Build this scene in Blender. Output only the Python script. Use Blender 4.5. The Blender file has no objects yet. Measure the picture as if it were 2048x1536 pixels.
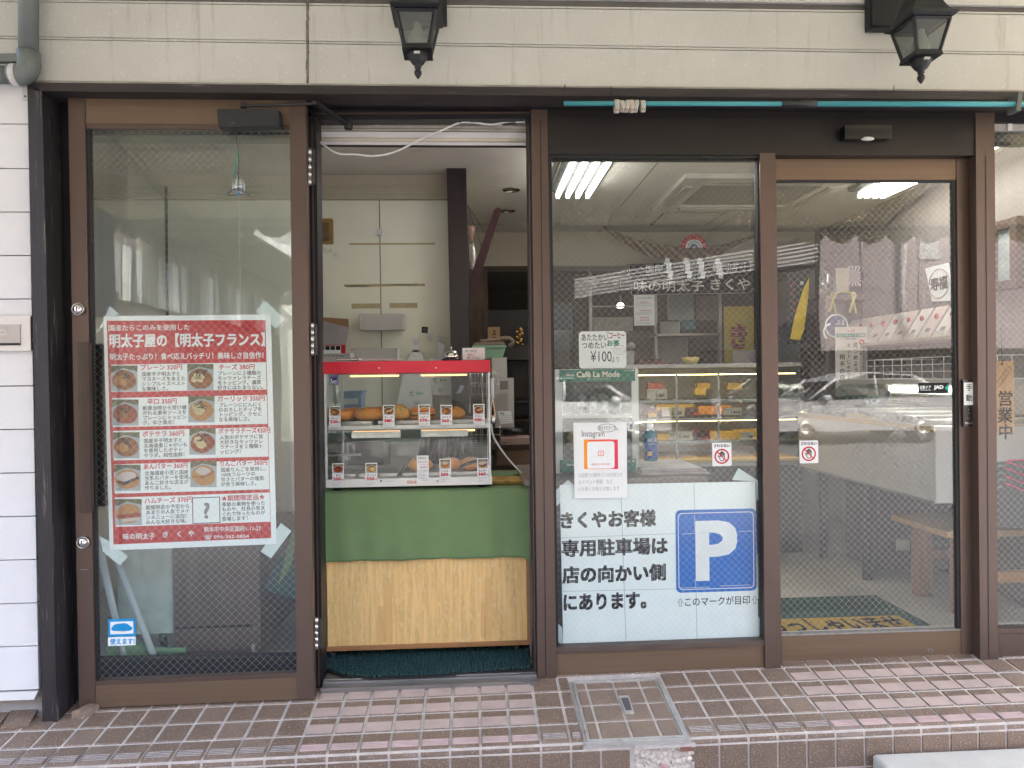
import bpy, math, random
from mathutils import Vector
random.seed(7)
SC = bpy.context.scene
COL = SC.collection
# ---------------------------------------------------------------- camera
F = 1424.08                                   # focal length in pixels of a 2048 px wide picture
YAW, PITCH, ROLL = 0.0534072, -0.0079618, -0.0132292
C = Vector((0.594804, -2.744714, 1.172777))
_f = Vector((math.sin(YAW)*math.cos(PITCH), math.cos(YAW)*math.cos(PITCH), math.sin(PITCH)))
_r0 = Vector((math.cos(YAW), -math.sin(YAW), 0)); _u0 = _r0.cross(_f)
_r = _r0*math.cos(ROLL) + _u0*math.sin(ROLL); _u = _u0*math.cos(ROLL) - _r0*math.sin(ROLL)
cam = bpy.data.cameras.new('camera'); camo = bpy.data.objects.new('camera', cam); COL.objects.link(camo)
cam.sensor_width = 36; cam.lens = F/2048*36; cam.clip_start = 0.02; cam.clip_end = 500
from mathutils import Matrix
camo.matrix_world = Matrix(((_r.x, _u.x, -_f.x, C.x), (_r.y, _u.y, -_f.y, C.y), (_r.z, _u.z, -_f.z, C.z), (0, 0, 0, 1)))
SC.camera = camo
# ---------------------------------------------------------------- sky, sun, exposure
W = bpy.data.worlds.new('World'); SC.world = W; W.use_nodes = True
_nt = W.node_tree; _bg = _nt.nodes['Background']; _bg.inputs['Strength'].default_value = 0.15
_sky = _nt.nodes.new('ShaderNodeTexSky'); _sky.sky_type = 'NISHITA'; _sky.sun_disc = False
SUN_EL, SUN_AZ = math.radians(50), math.radians(36)
_sky.sun_elevation = SUN_EL; _sky.sun_rotation = SUN_AZ; _sky.dust_density = 6.0; _sky.air_density = .95; _sky.ozone_density = .8
_nt.links.new(_sky.outputs[0], _bg.inputs[0])
_sl = bpy.data.lights.new('sun', 'SUN'); _sl.energy = 1.2; _sl.angle = math.radians(12); _sl.color = (1, .965, .925)
_so = bpy.data.objects.new('sun', _sl); COL.objects.link(_so)
_d = Vector((math.sin(SUN_AZ)*math.cos(SUN_EL), math.cos(SUN_AZ)*math.cos(SUN_EL), math.sin(SUN_EL)))
_so.rotation_euler = _d.to_track_quat('Z', 'Y').to_euler()
SC.view_settings.view_transform = 'Standard'; SC.view_settings.look = 'None'
SC.view_settings.exposure = 3.75; SC.view_settings.gamma = 1
SC.render.engine = 'CYCLES'
SC.cycles.max_bounces = 10; SC.cycles.diffuse_bounces = 5; SC.cycles.glossy_bounces = 5
SC.cycles.transparent_max_bounces = 32; SC.cycles.caustics_reflective = False; SC.cycles.caustics_refractive = False
SC.cycles.use_denoising = True; SC.cycles.sample_clamp_indirect = 6.0

# ---------------------------------------------------------------- pixel measures -> places
def ray(u, v):
    return _f + _r*((u-1024)/F) - _u*((v-768)/F)
def P(u, v, Y=0.0):                            # point of the photo on the upright plane y = Y
    d = ray(u, v); return C + d*((Y-C.y)/d.y)
def PZ(u, v, z):
    d = ray(u, v); return C + d*((z-C.z)/d.z)
def PX(u, v, x):
    d = ray(u, v); return C + d*((x-C.x)/d.x)
FS, FX = 0.118, 0.0067                          # the tiled apron falls towards the street
def PF(u, v):
    d = ray(u, v); n = Vector((-FX, -FS, 1)); return C + d*(-(n.dot(C))/n.dot(d))
def fz(x, y): return FX*x + FS*y
def R(u0, v0, u1, v1, Y):                      # level rectangle on the plane y = Y: x0, x1, z0, z1
    um, vm = (u0+u1)/2, (v0+v1)/2
    return P(u0, vm, Y).x, P(u1, vm, Y).x, P(um, v1, Y).z, P(um, v0, Y).z
def S(r, g=None, b=None):
    if g is None: r, g, b = int(r[0:2], 16), int(r[2:4], 16), int(r[4:6], 16)
    q = lambda c: c/255/12.92 if c <= 10.3 else ((c/255+.055)/1.055)**2.4
    return (q(r), q(g), q(b))

# ---------------------------------------------------------------- materials
MATS = {}
def _new(name):
    m = bpy.data.materials.new(name); m.use_nodes = True
    nt = m.node_tree; nt.nodes.clear()
    o = nt.nodes.new('ShaderNodeOutputMaterial'); b = nt.nodes.new('ShaderNodeBsdfPrincipled')
    nt.links.new(b.outputs[0], o.inputs[0]); MATS[name] = m
    return m, nt, b, o
def _noise(nt, scale, stretch=(1, 1, 1), detail=5, rough=.6, coord='Object'):
    t = nt.nodes.new('ShaderNodeTexCoord'); mp = nt.nodes.new('ShaderNodeMapping'); mp.inputs['Scale'].default_value = stretch
    n = nt.nodes.new('ShaderNodeTexNoise'); n.inputs['Scale'].default_value = scale; n.inputs['Detail'].default_value = detail
    n.inputs['Roughness'].default_value = rough
    nt.links.new(t.outputs[coord], mp.inputs[0]); nt.links.new(mp.outputs[0], n.inputs['Vector'])
    return n
def _ramp(nt, src, p0, p1, c0=(0, 0, 0, 1), c1=(1, 1, 1, 1)):
    r = nt.nodes.new('ShaderNodeValToRGB'); e = r.color_ramp.elements
    e[0].position = p0; e[1].position = p1; e[0].color = c0; e[1].color = c1
    nt.links.new(src, r.inputs[0]); return r
def _mix(nt, fac, a, b):
    m = nt.nodes.new('ShaderNodeMix'); m.data_type = 'RGBA'
    for s, x in ((m.inputs[0], fac), (m.inputs[6], a), (m.inputs[7], b)):
        if hasattr(x, 'links'): nt.links.new(x, s)
        elif isinstance(x, tuple): s.default_value = (*x[:3], 1)
        else: s.default_value = x
    return m.outputs[2]
def mat(name, col, rough=.6, metal=0, var=.14, scale=9, bump=0, bscale=80, stretch=(1, 1, 1), spec=.5, emit=0, fleck=None, stain=None):
    if name in MATS: return MATS[name]
    m, nt, b, o = _new(name)
    n = _noise(nt, scale, stretch)
    r = _ramp(nt, n.outputs['Fac'], .3, .7)
    lo = tuple(max(0, c*(1-var)) for c in col); hi = tuple(min(1, c*(1+var)) for c in col)
    cc = _mix(nt, r.outputs[0], lo, hi)
    if fleck:                                   # (colour, scale, threshold)
        n2 = _noise(nt, fleck[1], detail=2); r2 = _ramp(nt, n2.outputs['Fac'], fleck[2], fleck[2]+.05)
        cc = _mix(nt, r2.outputs[0], cc, fleck[0])
    if stain:                                   # (colour, scale, threshold, stretch)
        n3 = _noise(nt, stain[1], stain[3] if len(stain) > 3 else (1, 1, 1), detail=8, rough=.7); r3 = _ramp(nt, n3.outputs['Fac'], stain[2], stain[2]+.12)
        cc = _mix(nt, r3.outputs[0], cc, stain[0])
    nt.links.new(cc, b.inputs['Base Color'])
    rr = nt.nodes.new('ShaderNodeMapRange'); rr.inputs[3].default_value = max(.02, rough-.08); rr.inputs[4].default_value = min(1, rough+.08)
    nt.links.new(n.outputs['Fac'], rr.inputs[0]); nt.links.new(rr.outputs[0], b.inputs['Roughness'])
    b.inputs['Metallic'].default_value = metal; b.inputs['Specular IOR Level'].default_value = spec
    if emit:
        b.inputs['Emission Color'].default_value = (*col, 1); b.inputs['Emission Strength'].default_value = emit
    if bump:
        nb = _noise(nt, bscale, stretch, detail=4); bp = nt.nodes.new('ShaderNodeBump'); bp.inputs['Strength'].default_value = bump; bp.inputs['Distance'].default_value = .004
        nt.links.new(nb.outputs['Fac'], bp.inputs['Height']); nt.links.new(bp.outputs[0], b.inputs['Normal'])
    return m
def ink(name, col, rough=.55): return mat(name, col, rough, var=.05, scale=25, spec=.12)
def glass(name, tint=(.965, .985, .98), base=.05, wire=False, rough=0.0, pitch=.0283, wcol=(.52, .52, .50), dirt=0.0, dstretch=(1, 1, .5)):
    if name in MATS: return MATS[name]
    m, nt, b, o = _new(name); nt.nodes.remove(b)
    tr = nt.nodes.new('ShaderNodeBsdfTransparent'); tr.inputs[0].default_value = (*tint, 1)
    gl = nt.nodes.new('ShaderNodeBsdfGlossy'); gl.inputs['Roughness'].default_value = rough; gl.inputs[0].default_value = (1, 1, 1, 1)
    lw = nt.nodes.new('ShaderNodeLayerWeight'); lw.inputs[0].default_value = .5
    pw = nt.nodes.new('ShaderNodeMath'); pw.operation = 'POWER'; pw.inputs[1].default_value = 4
    ml = nt.nodes.new('ShaderNodeMath'); ml.operation = 'MULTIPLY_ADD'; ml.inputs[1].default_value = 1-base; ml.inputs[2].default_value = base
    nt.links.new(lw.outputs['Facing'], pw.inputs[0]); nt.links.new(pw.outputs[0], ml.inputs[0])
    # slightly wavy panes
    nz = _noise(nt, 3.0, detail=1); bp = nt.nodes.new('ShaderNodeBump'); bp.inputs['Strength'].default_value = .05; bp.inputs['Distance'].default_value = .01
    nt.links.new(nz.outputs['Fac'], bp.inputs['Height']); nt.links.new(bp.outputs[0], gl.inputs['Normal'])
    mx = nt.nodes.new('ShaderNodeMixShader'); nt.links.new(ml.outputs[0], mx.inputs[0]); nt.links.new(tr.outputs[0], mx.inputs[1]); nt.links.new(gl.outputs[0], mx.inputs[2])
    out = mx
    if dirt:
        df = nt.nodes.new('ShaderNodeBsdfDiffuse'); df.inputs[0].default_value = (.6, .6, .57, 1)
        n2 = _noise(nt, 6, dstretch, detail=8, rough=.7); r2 = _ramp(nt, n2.outputs['Fac'], .42, .75, (dirt*.3,)*3+(1,), (dirt,)*3+(1,))
        m2 = nt.nodes.new('ShaderNodeMixShader'); nt.links.new(r2.outputs[0], m2.inputs[0]); nt.links.new(out.outputs[0], m2.inputs[1]); nt.links.new(df.outputs[0], m2.inputs[2]); out = m2
    if wire:
        tc = nt.nodes.new('ShaderNodeTexCoord'); sp = nt.nodes.new('ShaderNodeSeparateXYZ'); nt.links.new(tc.outputs['Object'], sp.inputs[0])
        def mt(op, a, bb):
            x = nt.nodes.new('ShaderNodeMath'); x.operation = op
            for i, y in enumerate((a, bb)):
                if hasattr(y, 'links'): nt.links.new(y, x.inputs[i])
                elif y is not None: x.inputs[i].default_value = y
            return x.outputs[0]
        ls = []
        for op in ('ADD', 'SUBTRACT'):
            a = mt(op, sp.outputs[0], sp.outputs[2]); a = mt('MULTIPLY', a, 1/pitch); a = mt('FRACT', a, None)
            a = mt('ABSOLUTE', mt('SUBTRACT', a, .5), None); ls.append(mt('GREATER_THAN', a, .5-.0120))
        k = mt('MAXIMUM', ls[0], ls[1])
        wd = nt.nodes.new('ShaderNodeBsdfPrincipled'); wd.inputs['Base Color'].default_value = (*wcol, 1); wd.inputs['Metallic'].default_value = .3; wd.inputs['Roughness'].default_value = .35
        m3 = nt.nodes.new('ShaderNodeMixShader'); nt.links.new(k, m3.inputs[0]); nt.links.new(out.outputs[0], m3.inputs[1]); nt.links.new(wd.outputs[0], m3.inputs[2]); out = m3
    nt.links.new(out.outputs[0], o.inputs[0])
    return m
def lamp(name, col, strength):
    if name in MATS: return MATS[name]
    m, nt, b, o = _new(name); b.inputs['Base Color'].default_value = (.9, .9, .9, 1)
    b.inputs['Emission Color'].default_value = (*col, 1); b.inputs['Emission Strength'].default_value = strength
    return m
def cloth(name, col, trans=.35, var=.08):
    if name in MATS: return MATS[name]
    m = mat(name, col, .9, var=var, scale=5, bump=.2, bscale=400)
    nt = m.node_tree; b = [n for n in nt.nodes if n.type == 'BSDF_PRINCIPLED'][0]; o = [n for n in nt.nodes if n.type == 'OUTPUT_MATERIAL'][0]
    t = nt.nodes.new('ShaderNodeBsdfTranslucent'); t.inputs[0].default_value = (*col, 1)
    x = nt.nodes.new('ShaderNodeMixShader'); x.inputs[0].default_value = trans
    nt.links.new(b.outputs[0], x.inputs[1]); nt.links.new(t.outputs[0], x.inputs[2]); nt.links.new(x.outputs[0], o.inputs[0])
    return m

# ---------------------------------------------------------------- mesh builder
class MB:
    def __init__(s): s.v = []; s.f = []; s.m = []; s.sm = []; s.mats = []
    def mi(s, m):
        if m not in s.mats: s.mats.append(m)
        return s.mats.index(m)
    def add(s, vs, fs, m, smooth=False):
        k = len(s.v); s.v += [Vector(p) for p in vs]; i = s.mi(m)
        for f in fs: s.f.append([k+j for j in f]); s.m.append(i); s.sm.append(smooth)
        return s
    def box(s, x0, x1, y0, y1, z0, z1, m):
        vs = [(x0, y0, z0), (x1, y0, z0), (x1, y1, z0), (x0, y1, z0), (x0, y0, z1), (x1, y0, z1), (x1, y1, z1), (x0, y1, z1)]
        return s.add(vs, [(0, 1, 5, 4), (1, 2, 6, 5), (2, 3, 7, 6), (3, 0, 4, 7), (4, 5, 6, 7), (3, 2, 1, 0)], m)
    def prism(s, pts, d, m, front=None):          # pts: outline seen from the front; d: extrusion
        n = len(pts); d = Vector(d); a = [Vector(p) for p in pts]
        vs = a + [p+d for p in a]
        s.add(vs[:n], [tuple(range(n))], front or m)
        k = len(s.v); s.v += vs; i = s.mi(m)
        for f in [tuple(range(2*n-1, n-1, -1))] + [((j+1) % n, j, n+j, n+(j+1) % n) for j in range(n)]:
            s.f.append([k+q for q in f]); s.m.append(i); s.sm.append(False)
        return s
    def pq(s, uv, Y, t, m, front=None):           # outline in photo pixels (BL, BR, TR, TL ...) on plane Y, thickness t away from the street
        return s.prism([P(u, v, Y) for u, v in uv], (0, t, 0), m, front)
    def rc(s, u0, v0, u1, v1, Y, t, m, front=None):
        x0, x1, z0, z1 = R(u0, v0, u1, v1, Y)
        return s.prism([(x0, Y, z0), (x1, Y, z0), (x1, Y, z1), (x0, Y, z1)], (0, t, 0), m, front)
    def flat(s, pts, m): return s.add(pts, [tuple(range(len(pts)))], m)
    def tube(s, path, r, m, n=8, smooth=True):
        path = [Vector(p) for p in path]; vs = []; fs = []
        for i, p in enumerate(path):
            t = (path[min(i+1, len(path)-1)]-path[max(i-1, 0)])
            if t.length < 1e-9: t = Vector((0, 0, 1))
            t.normalize(); a = t.cross(Vector((0, 1, 0)) if abs(t.y) < .9 else Vector((1, 0, 0))).normalized(); b = t.cross(a)
            rr = r[i] if isinstance(r, (list, tuple)) else r
            for k in range(n):
                th = 2*math.pi*k/n; vs.append(p + a*(rr*math.cos(th)) + b*(rr*math.sin(th)))
        for i in range(len(path)-1):
            for k in range(n): fs.append((i*n+k, i*n+(k+1) % n, (i+1)*n+(k+1) % n, (i+1)*n+k))
        fs.append(tuple(range(n-1, -1, -1))); fs.append(tuple((len(path)-1)*n+k for k in range(n)))
        return s.add(vs, fs, m, smooth)
    def lathe(s, prof, c, m, n=20, axis='z', smooth=True, sx=1, sy=1):
        vs = []; fs = []; c = Vector(c)
        for r, h in prof:
            for k in range(n):
                th = 2*math.pi*k/n; a, b = r*math.cos(th)*sx, r*math.sin(th)*sy
                vs.append(c + (Vector((a, b, h)) if axis == 'z' else Vector((a, h, b)) if axis == 'y' else Vector((h, a, b))))
        for i in range(len(prof)-1):
            for k in range(n): fs.append((i*n+k, i*n+(k+1) % n, (i+1)*n+(k+1) % n, (i+1)*n+k))
        fs.append(tuple(range(n-1, -1, -1))); fs.append(tuple((len(prof)-1)*n+k for k in range(n)))
        return s.add(vs, fs, m, smooth)
    def ball(s, c, rx, ry, rz, m, n=18, k=12, fn=None):
        vs = []; fs = []; c = Vector(c)
        for i in range(k+1):
            ph = math.pi*i/k
            for j in range(n):
                th = 2*math.pi*j/n; q = Vector((math.sin(ph)*math.cos(th), math.sin(ph)*math.sin(th), math.cos(ph)))
                g = fn(q) if fn else 1
                vs.append(c + Vector((q.x*rx*g, q.y*ry*g, q.z*rz*g)))
        for i in range(k):
            for j in range(n): fs.append((i*n+j, (i+1)*n+j, (i+1)*n+(j+1) % n, i*n+(j+1) % n))
        return s.add(vs, fs, m, True)
    def disc(s, u, v, r, Y, m, n=28, sx=1.0, a0=0, a1=360):
        p = P(u, v, Y); k = (Y-C.y)/F
        pts = [(p.x+r*k*sx*math.cos(math.radians(a0+(a1-a0)*i/n)), Y, p.z+r*k*math.sin(math.radians(a0+(a1-a0)*i/n))) for i in range(n if a1-a0 == 360 else n+1)]
        return s.flat(pts, m)
    def ring(s, u, v, r0, r1, Y, m, n=32, a0=0, a1=360, sx=1.0):
        p = P(u, v, Y); k = (Y-C.y)/F; vs = []; fs = []
        for i in range(n+1):
            a = math.radians(a0+(a1-a0)*i/n)
            for r in (r0, r1): vs.append((p.x+r*k*sx*math.cos(a), Y, p.z+r*k*math.sin(a)))
        for i in range(n): fs.append((2*i, 2*i+1, 2*i+3, 2*i+2))
        return s.add(vs, fs, m)
    def line(s, uv, w, Y, m):                      # flat stroke through photo pixels, width in px
        k = (Y-C.y)/F
        for (a, b) in zip(uv, uv[1:]):
            p, q = P(*a, Y), P(*b, Y); t = (q-p)
            if t.length < 1e-9: continue
            t.normalize(); nrm = Vector((-t.z, 0, t.x))*(w*k/2); e = t*(w*k*.3)
            s.flat([p-nrm-e, q-nrm+e, q+nrm+e, p+nrm-e], m)
        return s
    def tri(s, sub, place, m):
        vs, fs = sub; return s.add([place(x, y) for x, y in vs], fs, m)
    # --- writing: tem = left/centre at natural advance, tfit = stretched into a box
    def tem(s, t, u, v, em, Y, m, bold=.0, al='l', sx=1.0, su=None, sv=None, slant=0):
        vs, fs = glyphs(t, bold); k = (Y-C.y)/F*em
        w = max(x for x, y in vs) if al != 'l' else 0
        x0 = 0 if al == 'l' else (-w/2 if al == 'c' else -w)
        c = P(u, v, Y)
        sv_ = 0 if sv is None else sv
        n4 = max(1, len(vs)//4); return s.add([(c.x+(x+x0+slant*y)*k*sx, Y-(i//n4 if bold > .004 else 0)*.00003, c.z+(y-.37)*k - sv_*(x+x0)*k*sx) for i, (x, y) in enumerate(vs)], fs, m)
    def tfit(s, t, u0, v0, u1, v1, Y, m, bold=.0, tilt=0):
        vs, fs = glyphs(t, bold); x0, x1, z0, z1 = R(u0, v0, u1, v1, Y)
        a0, a1 = min(p[0] for p in vs), max(p[0] for p in vs); b0, b1 = min(p[1] for p in vs), max(p[1] for p in vs)
        n4 = max(1, len(vs)//4); return s.add([(x0+(x-a0)/(a1-a0)*(x1-x0), Y-(i//n4 if bold > .004 else 0)*.00003, z0+(y-b0)/(b1-b0)*(z1-z0)-tilt*(x-a0)/(a1-a0)*(x1-x0)) for i, (x, y) in enumerate(vs)], fs, m)
    def tvert(s, t, u, v, em, Y, m, bold=.0, step=1.06):
        for i, ch in enumerate(t):
            if ch in 'ー': 
                s.line([(u, v+(i-.4)*em*step), (u, v+(i+.4)*em*step)], em*.1, Y, m); continue
            if ch not in ' 　': s.tem(ch, u, v+i*em*step, em, Y, m, bold, 'c')
        return s
_G = {}
def glyphs(t, bold):
    if (t, bold) in _G: return _G[(t, bold)]
    cu = bpy.data.curves.new('t', 'FONT'); cu.body = t; cu.offset = min(bold, 0); cu.resolution_u = 3 if len(t) < 8 else 2
    ob = bpy.data.objects.new('t', cu); COL.objects.link(ob)
    ev = ob.evaluated_get(bpy.context.evaluated_depsgraph_get()); me = ev.to_mesh()
    r = ([(v.co.x, v.co.y) for v in me.vertices], [tuple(p.vertices) for p in me.polygons])
    ev.to_mesh_clear(); bpy.data.objects.remove(ob); bpy.data.curves.remove(cu)
    if bold > .004:                            # heavier strokes: the outline laid down four times, shifted
        vs, fs = r; V2 = []; F2 = []; b = bold*.9
        for dx, dy in ((-b, -b), (b, -b), (b, b), (-b, b)):
            k = len(V2); V2 += [(x+dx, y+dy) for x, y in vs]; F2 += [tuple(k+i for i in f) for f in fs]
        r = (V2, F2)
    _G[(t, bold)] = r
    return r

# ---------------------------------------------------------------- things and parts
ROOT = {}
def _obj(name, mb, org, bevel, seg):
    me = bpy.data.meshes.new(name)
    me.from_pydata([p-org for p in mb.v], [], mb.f)
    for m in mb.mats: me.materials.append(m)
    me.polygons.foreach_set('material_index', mb.m); me.polygons.foreach_set('use_smooth', mb.sm); me.update()
    o = bpy.data.objects.new(name, me); COL.objects.link(o)
    if bevel:
        b = o.modifiers.new('bevel', 'BEVEL'); b.width = bevel; b.segments = seg; b.limit_method = 'ANGLE'; b.angle_limit = math.radians(40); b.harden_normals = False
    return o
def thing(name, label, cat, loc, group=None):
    o = bpy.data.objects.new(name, None); o.empty_display_size = .05; COL.objects.link(o)
    o.location = loc; o['label'] = label; o['category'] = cat
    if group: o['group'] = group
    ROOT[o] = Vector(loc)
    return o
def part(name, mb, parent, bevel=0, label=None, seg=2):
    o = _obj(name, mb, ROOT[parent], bevel, seg); o.parent = parent; ROOT[o] = ROOT[parent]
    if label: o['label'] = label
    return o
def solo(name, label, cat, mb, group=None, bevel=0, seg=2):
    xs = [p.x for p in mb.v]; ys = [p.y for p in mb.v]; zs = [p.z for p in mb.v]
    org = Vector(((min(xs)+max(xs))/2, (min(ys)+max(ys))/2, min(zs)))
    o = _obj(name, mb, org, bevel, seg); o.location = org; o['label'] = label; o['category'] = cat; ROOT[o] = org
    if group: o['group'] = group
    return o
def struct(name, mb, bevel=0):
    o = _obj(name, mb, Vector((0, 0, 0)), bevel, 2); o['kind'] = 'structure'
    return o
def spline(pts, n=8):                          # smooth path through points
    pts = [Vector(p) for p in pts]; out = []
    for i in range(len(pts)-1):
        p0, p1, p2, p3 = pts[max(i-1, 0)], pts[i], pts[i+1], pts[min(i+2, len(pts)-1)]
        for k in range(n):
            t = k/n; out.append(.5*((2*p1)+(p2-p0)*t+(2*p0-5*p1+4*p2-p3)*t*t+(3*p1-p0-3*p2+p3)*t**3))
    return out+[pts[-1]]
# ---------------------------------------------------------------- shared materials
SIDING = mat('cream siding', (.575, .565, .515), .75, var=.07, scale=2.2, bump=.25, bscale=160, stain=((.46, .445, .40), 5.5, .57, (4, 1, .3)), fleck=((.68, .67, .61), 95, .64))
SIDWHT = mat('white siding', (.76, .745, .74), .7, var=.04, scale=3, bump=.3, bscale=120, stain=((.52, .50, .48), 5, .68, (2, 1, .5)))
GROOVE = mat('dark siding joint', (.16, .15, .14), .9)  # dark colour for siding joints and other narrow gaps
TIMBER = mat('weathered dark timber', (.020, .016, .018), .55, var=.35, scale=6, stretch=(9, 9, .6), bump=.5, bscale=30, stain=((.30, .26, .24), 11, .585, (6, 6, .3)))
TIMBERH = mat('weathered dark lintel timber', (.030, .023, .022), .6, var=.35, scale=6, stretch=(.6, 9, 9), bump=.5, bscale=30, stain=((.20, .16, .145), 9, .62, (.5, 6, 6)))
ALU = mat('dark bronze aluminium', (.108, .072, .057), .38, metal=.35, var=.10, scale=4, stretch=(1, 1, .15), bump=.05, bscale=300, fleck=((.18, .16, .15), 150, .80))
ALUL = mat('light bronze aluminium', (.165, .110, .072), .42, metal=.4, var=.12, scale=5, stretch=(.15, 1, 12), bump=.08, bscale=120)
ALUP = mat('bronze header panel', (.022, .017, .0155), .42, metal=.3, var=.10, scale=3)
BLACK = mat('black rubber', (.012, .012, .013), .6)
DARKSH = mat('dark jamb metal', (.016, .014, .017), .45, metal=.3)
STEEL = mat('satin steel', (.55, .53, .50), .28, metal=1, var=.08)
CHROME = mat('bright chrome', (.75, .75, .76), .08, metal=1, var=.04)
WHITEP = mat('white plastic', (.70, .70, .68), .4, var=.04)
PAPER = mat('white paper', (.74, .75, .75), .85, var=.03, scale=14)
PAPERB = mat('bluish white poster paper', (.82, .87, .865), .8, spec=.15, var=.03, scale=12)
TAPE = mat('translucent packing tape', (.60, .70, .68), .25, var=.06)
KBLK = ink('black ink', (.015, .015, .017)); KRED = ink('red ink', (.50, .012, .025)); KPRED = ink('poster red ink', (.48, .025, .03))
KWHT = ink('white print', (.78, .80, .80)); KGRN = ink('green ink', (.01, .17, .10)); KBRN = ink('brown ink', (.30, .09, .03))
KBLU = ink('parking blue print', (.001, .135, .52)); KSKY = ink('sticker blue print', (.02, .28, .60)); KPNK = ink('pink chalk', (.80, .05, .16))
KNVY = ink('navy print', (.03, .045, .14)); KYEL = ink('yellow print', (.72, .42, .02)); KGRY = ink('grey print', (.22, .22, .22))
WGLASS = glass('wired glass', base=.036, wire=True, dirt=.007)
CGLASS = glass('clear pane edge', base=.03)
CASEG = glass('display case glass', tint=(.965, .98, .975), base=.028)
PLASTG = glass('thin clear plastic', tint=(.9, .92, .92), base=.10, rough=.1)

# ---------------------------------------------------------------- ground
TILE = mat('brown speckled tile', (.190, .128, .090), .42, var=.16, scale=5, bump=.25, bscale=420, fleck=((.40, .30, .235), 210, .58), stain=((.28, .22, .20), 6, .64))
TILE2 = mat('brown speckled tile with dust', (.23, .160, .116), .5, var=.16, scale=5, bump=.25, bscale=420, fleck=((.40, .30, .235), 210, .60), stain=((.28, .23, .21), 6, .60))
GROUT = mat('pale grout', (.58, .515, .46), .85, var=.18, scale=22, bump=.4, bscale=200, stain=((.20, .17, .16), 14, .66))
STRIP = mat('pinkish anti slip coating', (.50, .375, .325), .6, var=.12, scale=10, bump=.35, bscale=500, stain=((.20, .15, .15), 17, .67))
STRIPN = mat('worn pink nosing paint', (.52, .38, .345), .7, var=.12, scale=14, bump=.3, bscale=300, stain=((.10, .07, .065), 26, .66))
CONC = mat('grey concrete', (.33, .315, .30), .85, var=.14, scale=7, bump=.5, bscale=140, stain=((.18, .17, .16), 8, .62))
RIB = mat('rib edge worn light', (.52, .47, .45), .6, var=.2, scale=40)

hx0, hx1 = PF(1138, 1362).x, PF(1376, 1475).x
def tile(mb, x0, x1, y0, y1, m, h=.004):
    e = .0035                                   # softly cushioned edge
    z = lambda x, y, d: fz(x, y)+d
    a = [(x0, y0), (x1, y0), (x1, y1), (x0, y1)]; b = [(x0+e, y0+e), (x1-e, y0+e), (x1-e, y1-e), (x0+e, y1-e)]
    vs = [(x, y, z(x, y, -.002)) for x, y in a] + [(x, y, z(x, y, h)) for x, y in b]
    mb.add(vs, [(4, 5, 6, 7), (0, 1, 5, 4), (1, 2, 6, 5), (2, 3, 7, 6), (3, 0, 4, 7)], m)
pav = MB()
X0, X1, EDGE = -3.0, 4.4, -.405
pav.add([(X0, EDGE, fz(X0, EDGE)), (X1, EDGE, fz(X1, EDGE)), (X1, .3, fz(X1, .3)), (X0, .3, fz(X0, .3)),
         (X0, EDGE, -.62), (X1, EDGE, -.62)], [(0, 1, 2, 3), (4, 5, 1, 0)], GROUT)
g = .0042
for i in range(-29, 43):
    xa, xb = i*.1+g, (i+1)*.1-g
    for j in range(-1, 4):
        ya, yb = -(j+1)*.1+g, -j*.1-g
        if j == 3: ya = EDGE
        if xa > hx0-.02 and xb < hx1+.02 and j >= 0: continue
        xa_, xb_ = xa, xb
        if j >= 0:
            if xa < hx0 < xb: xb_ = hx0-.004
            if xa < hx1 < xb: xa_ = hx1+.004
            if xb_-xa_ < .01: continue
        lit = (0 <= i < 8 or 18 <= i < 26)  # tiles with the pinkish anti slip coating
        tm = TILE if (i*7+j*13) % 5 else TILE2
        if j < 3: tile(pav, xa_, xb_, ya, yb, tm)
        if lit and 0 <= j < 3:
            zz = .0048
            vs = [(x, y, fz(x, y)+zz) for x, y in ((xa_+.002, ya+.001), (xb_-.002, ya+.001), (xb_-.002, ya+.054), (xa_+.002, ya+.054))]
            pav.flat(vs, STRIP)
        if j == 3:                              # rounded nosing tile with three ribs
            prof = [(yb, -.002), (yb-.0035, .004), (ya+.018, .004), (ya+.006, .001), (ya-.001, -.007), (ya-.003, -.018), (ya, -.022)]
            vs = []; fs = []
            for (y, d) in prof: vs += [(xa_, y, fz(xa_, y)+d), (xb_, y, fz(xb_, y)+d)]
            for q in range(len(prof)-1): fs.append((2*q, 2*q+2, 2*q+3, 2*q+1))
            pav.add(vs, fs, tm)
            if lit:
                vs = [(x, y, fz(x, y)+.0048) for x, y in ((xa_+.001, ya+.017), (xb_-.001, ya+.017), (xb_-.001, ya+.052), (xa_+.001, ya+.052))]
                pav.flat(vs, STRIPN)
            for q in range(4):
                yy = ya+.020+q*.0085
                pts = [(xa_+.006, yy), (xb_-.006, yy), (xb_-.006, yy+.0036), (xa_+.006, yy+.0036)]
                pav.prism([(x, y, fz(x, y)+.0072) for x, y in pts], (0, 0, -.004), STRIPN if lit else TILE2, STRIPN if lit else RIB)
    # riser tiles
    for r in range(5):
        zt = -.024-r*.1
        if r == 0 and 4.55 > xa/.1+4.2 > 4.4: pass
        x0r, x1r = xa, xb
        z1r, z0r = fz(xa, EDGE)+zt-g, fz(xa, EDGE)+zt-.1+g
        cu = .5*(x0r+x1r); pr0, pr1 = P(1266, 1500, EDGE).x, P(1390, 1500, EDGE).x
        if r == 0 and pr0-.03 < cu < pr1+.03: continue
        pav.prism([(x0r, EDGE-.005, z0r), (x1r, EDGE-.005, z0r), (x1r, EDGE-.005, z1r), (x0r, EDGE-.005, z1r)], (0, .006, 0), TILE2 if r else TILE)
struct('pavement', pav)
road = MB()
ROADM = mat('street asphalt', (.12, .12, .12), .9, var=.2, scale=4, bump=.5, bscale=120, fleck=((.2, .2, .2), 260, .62))
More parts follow.
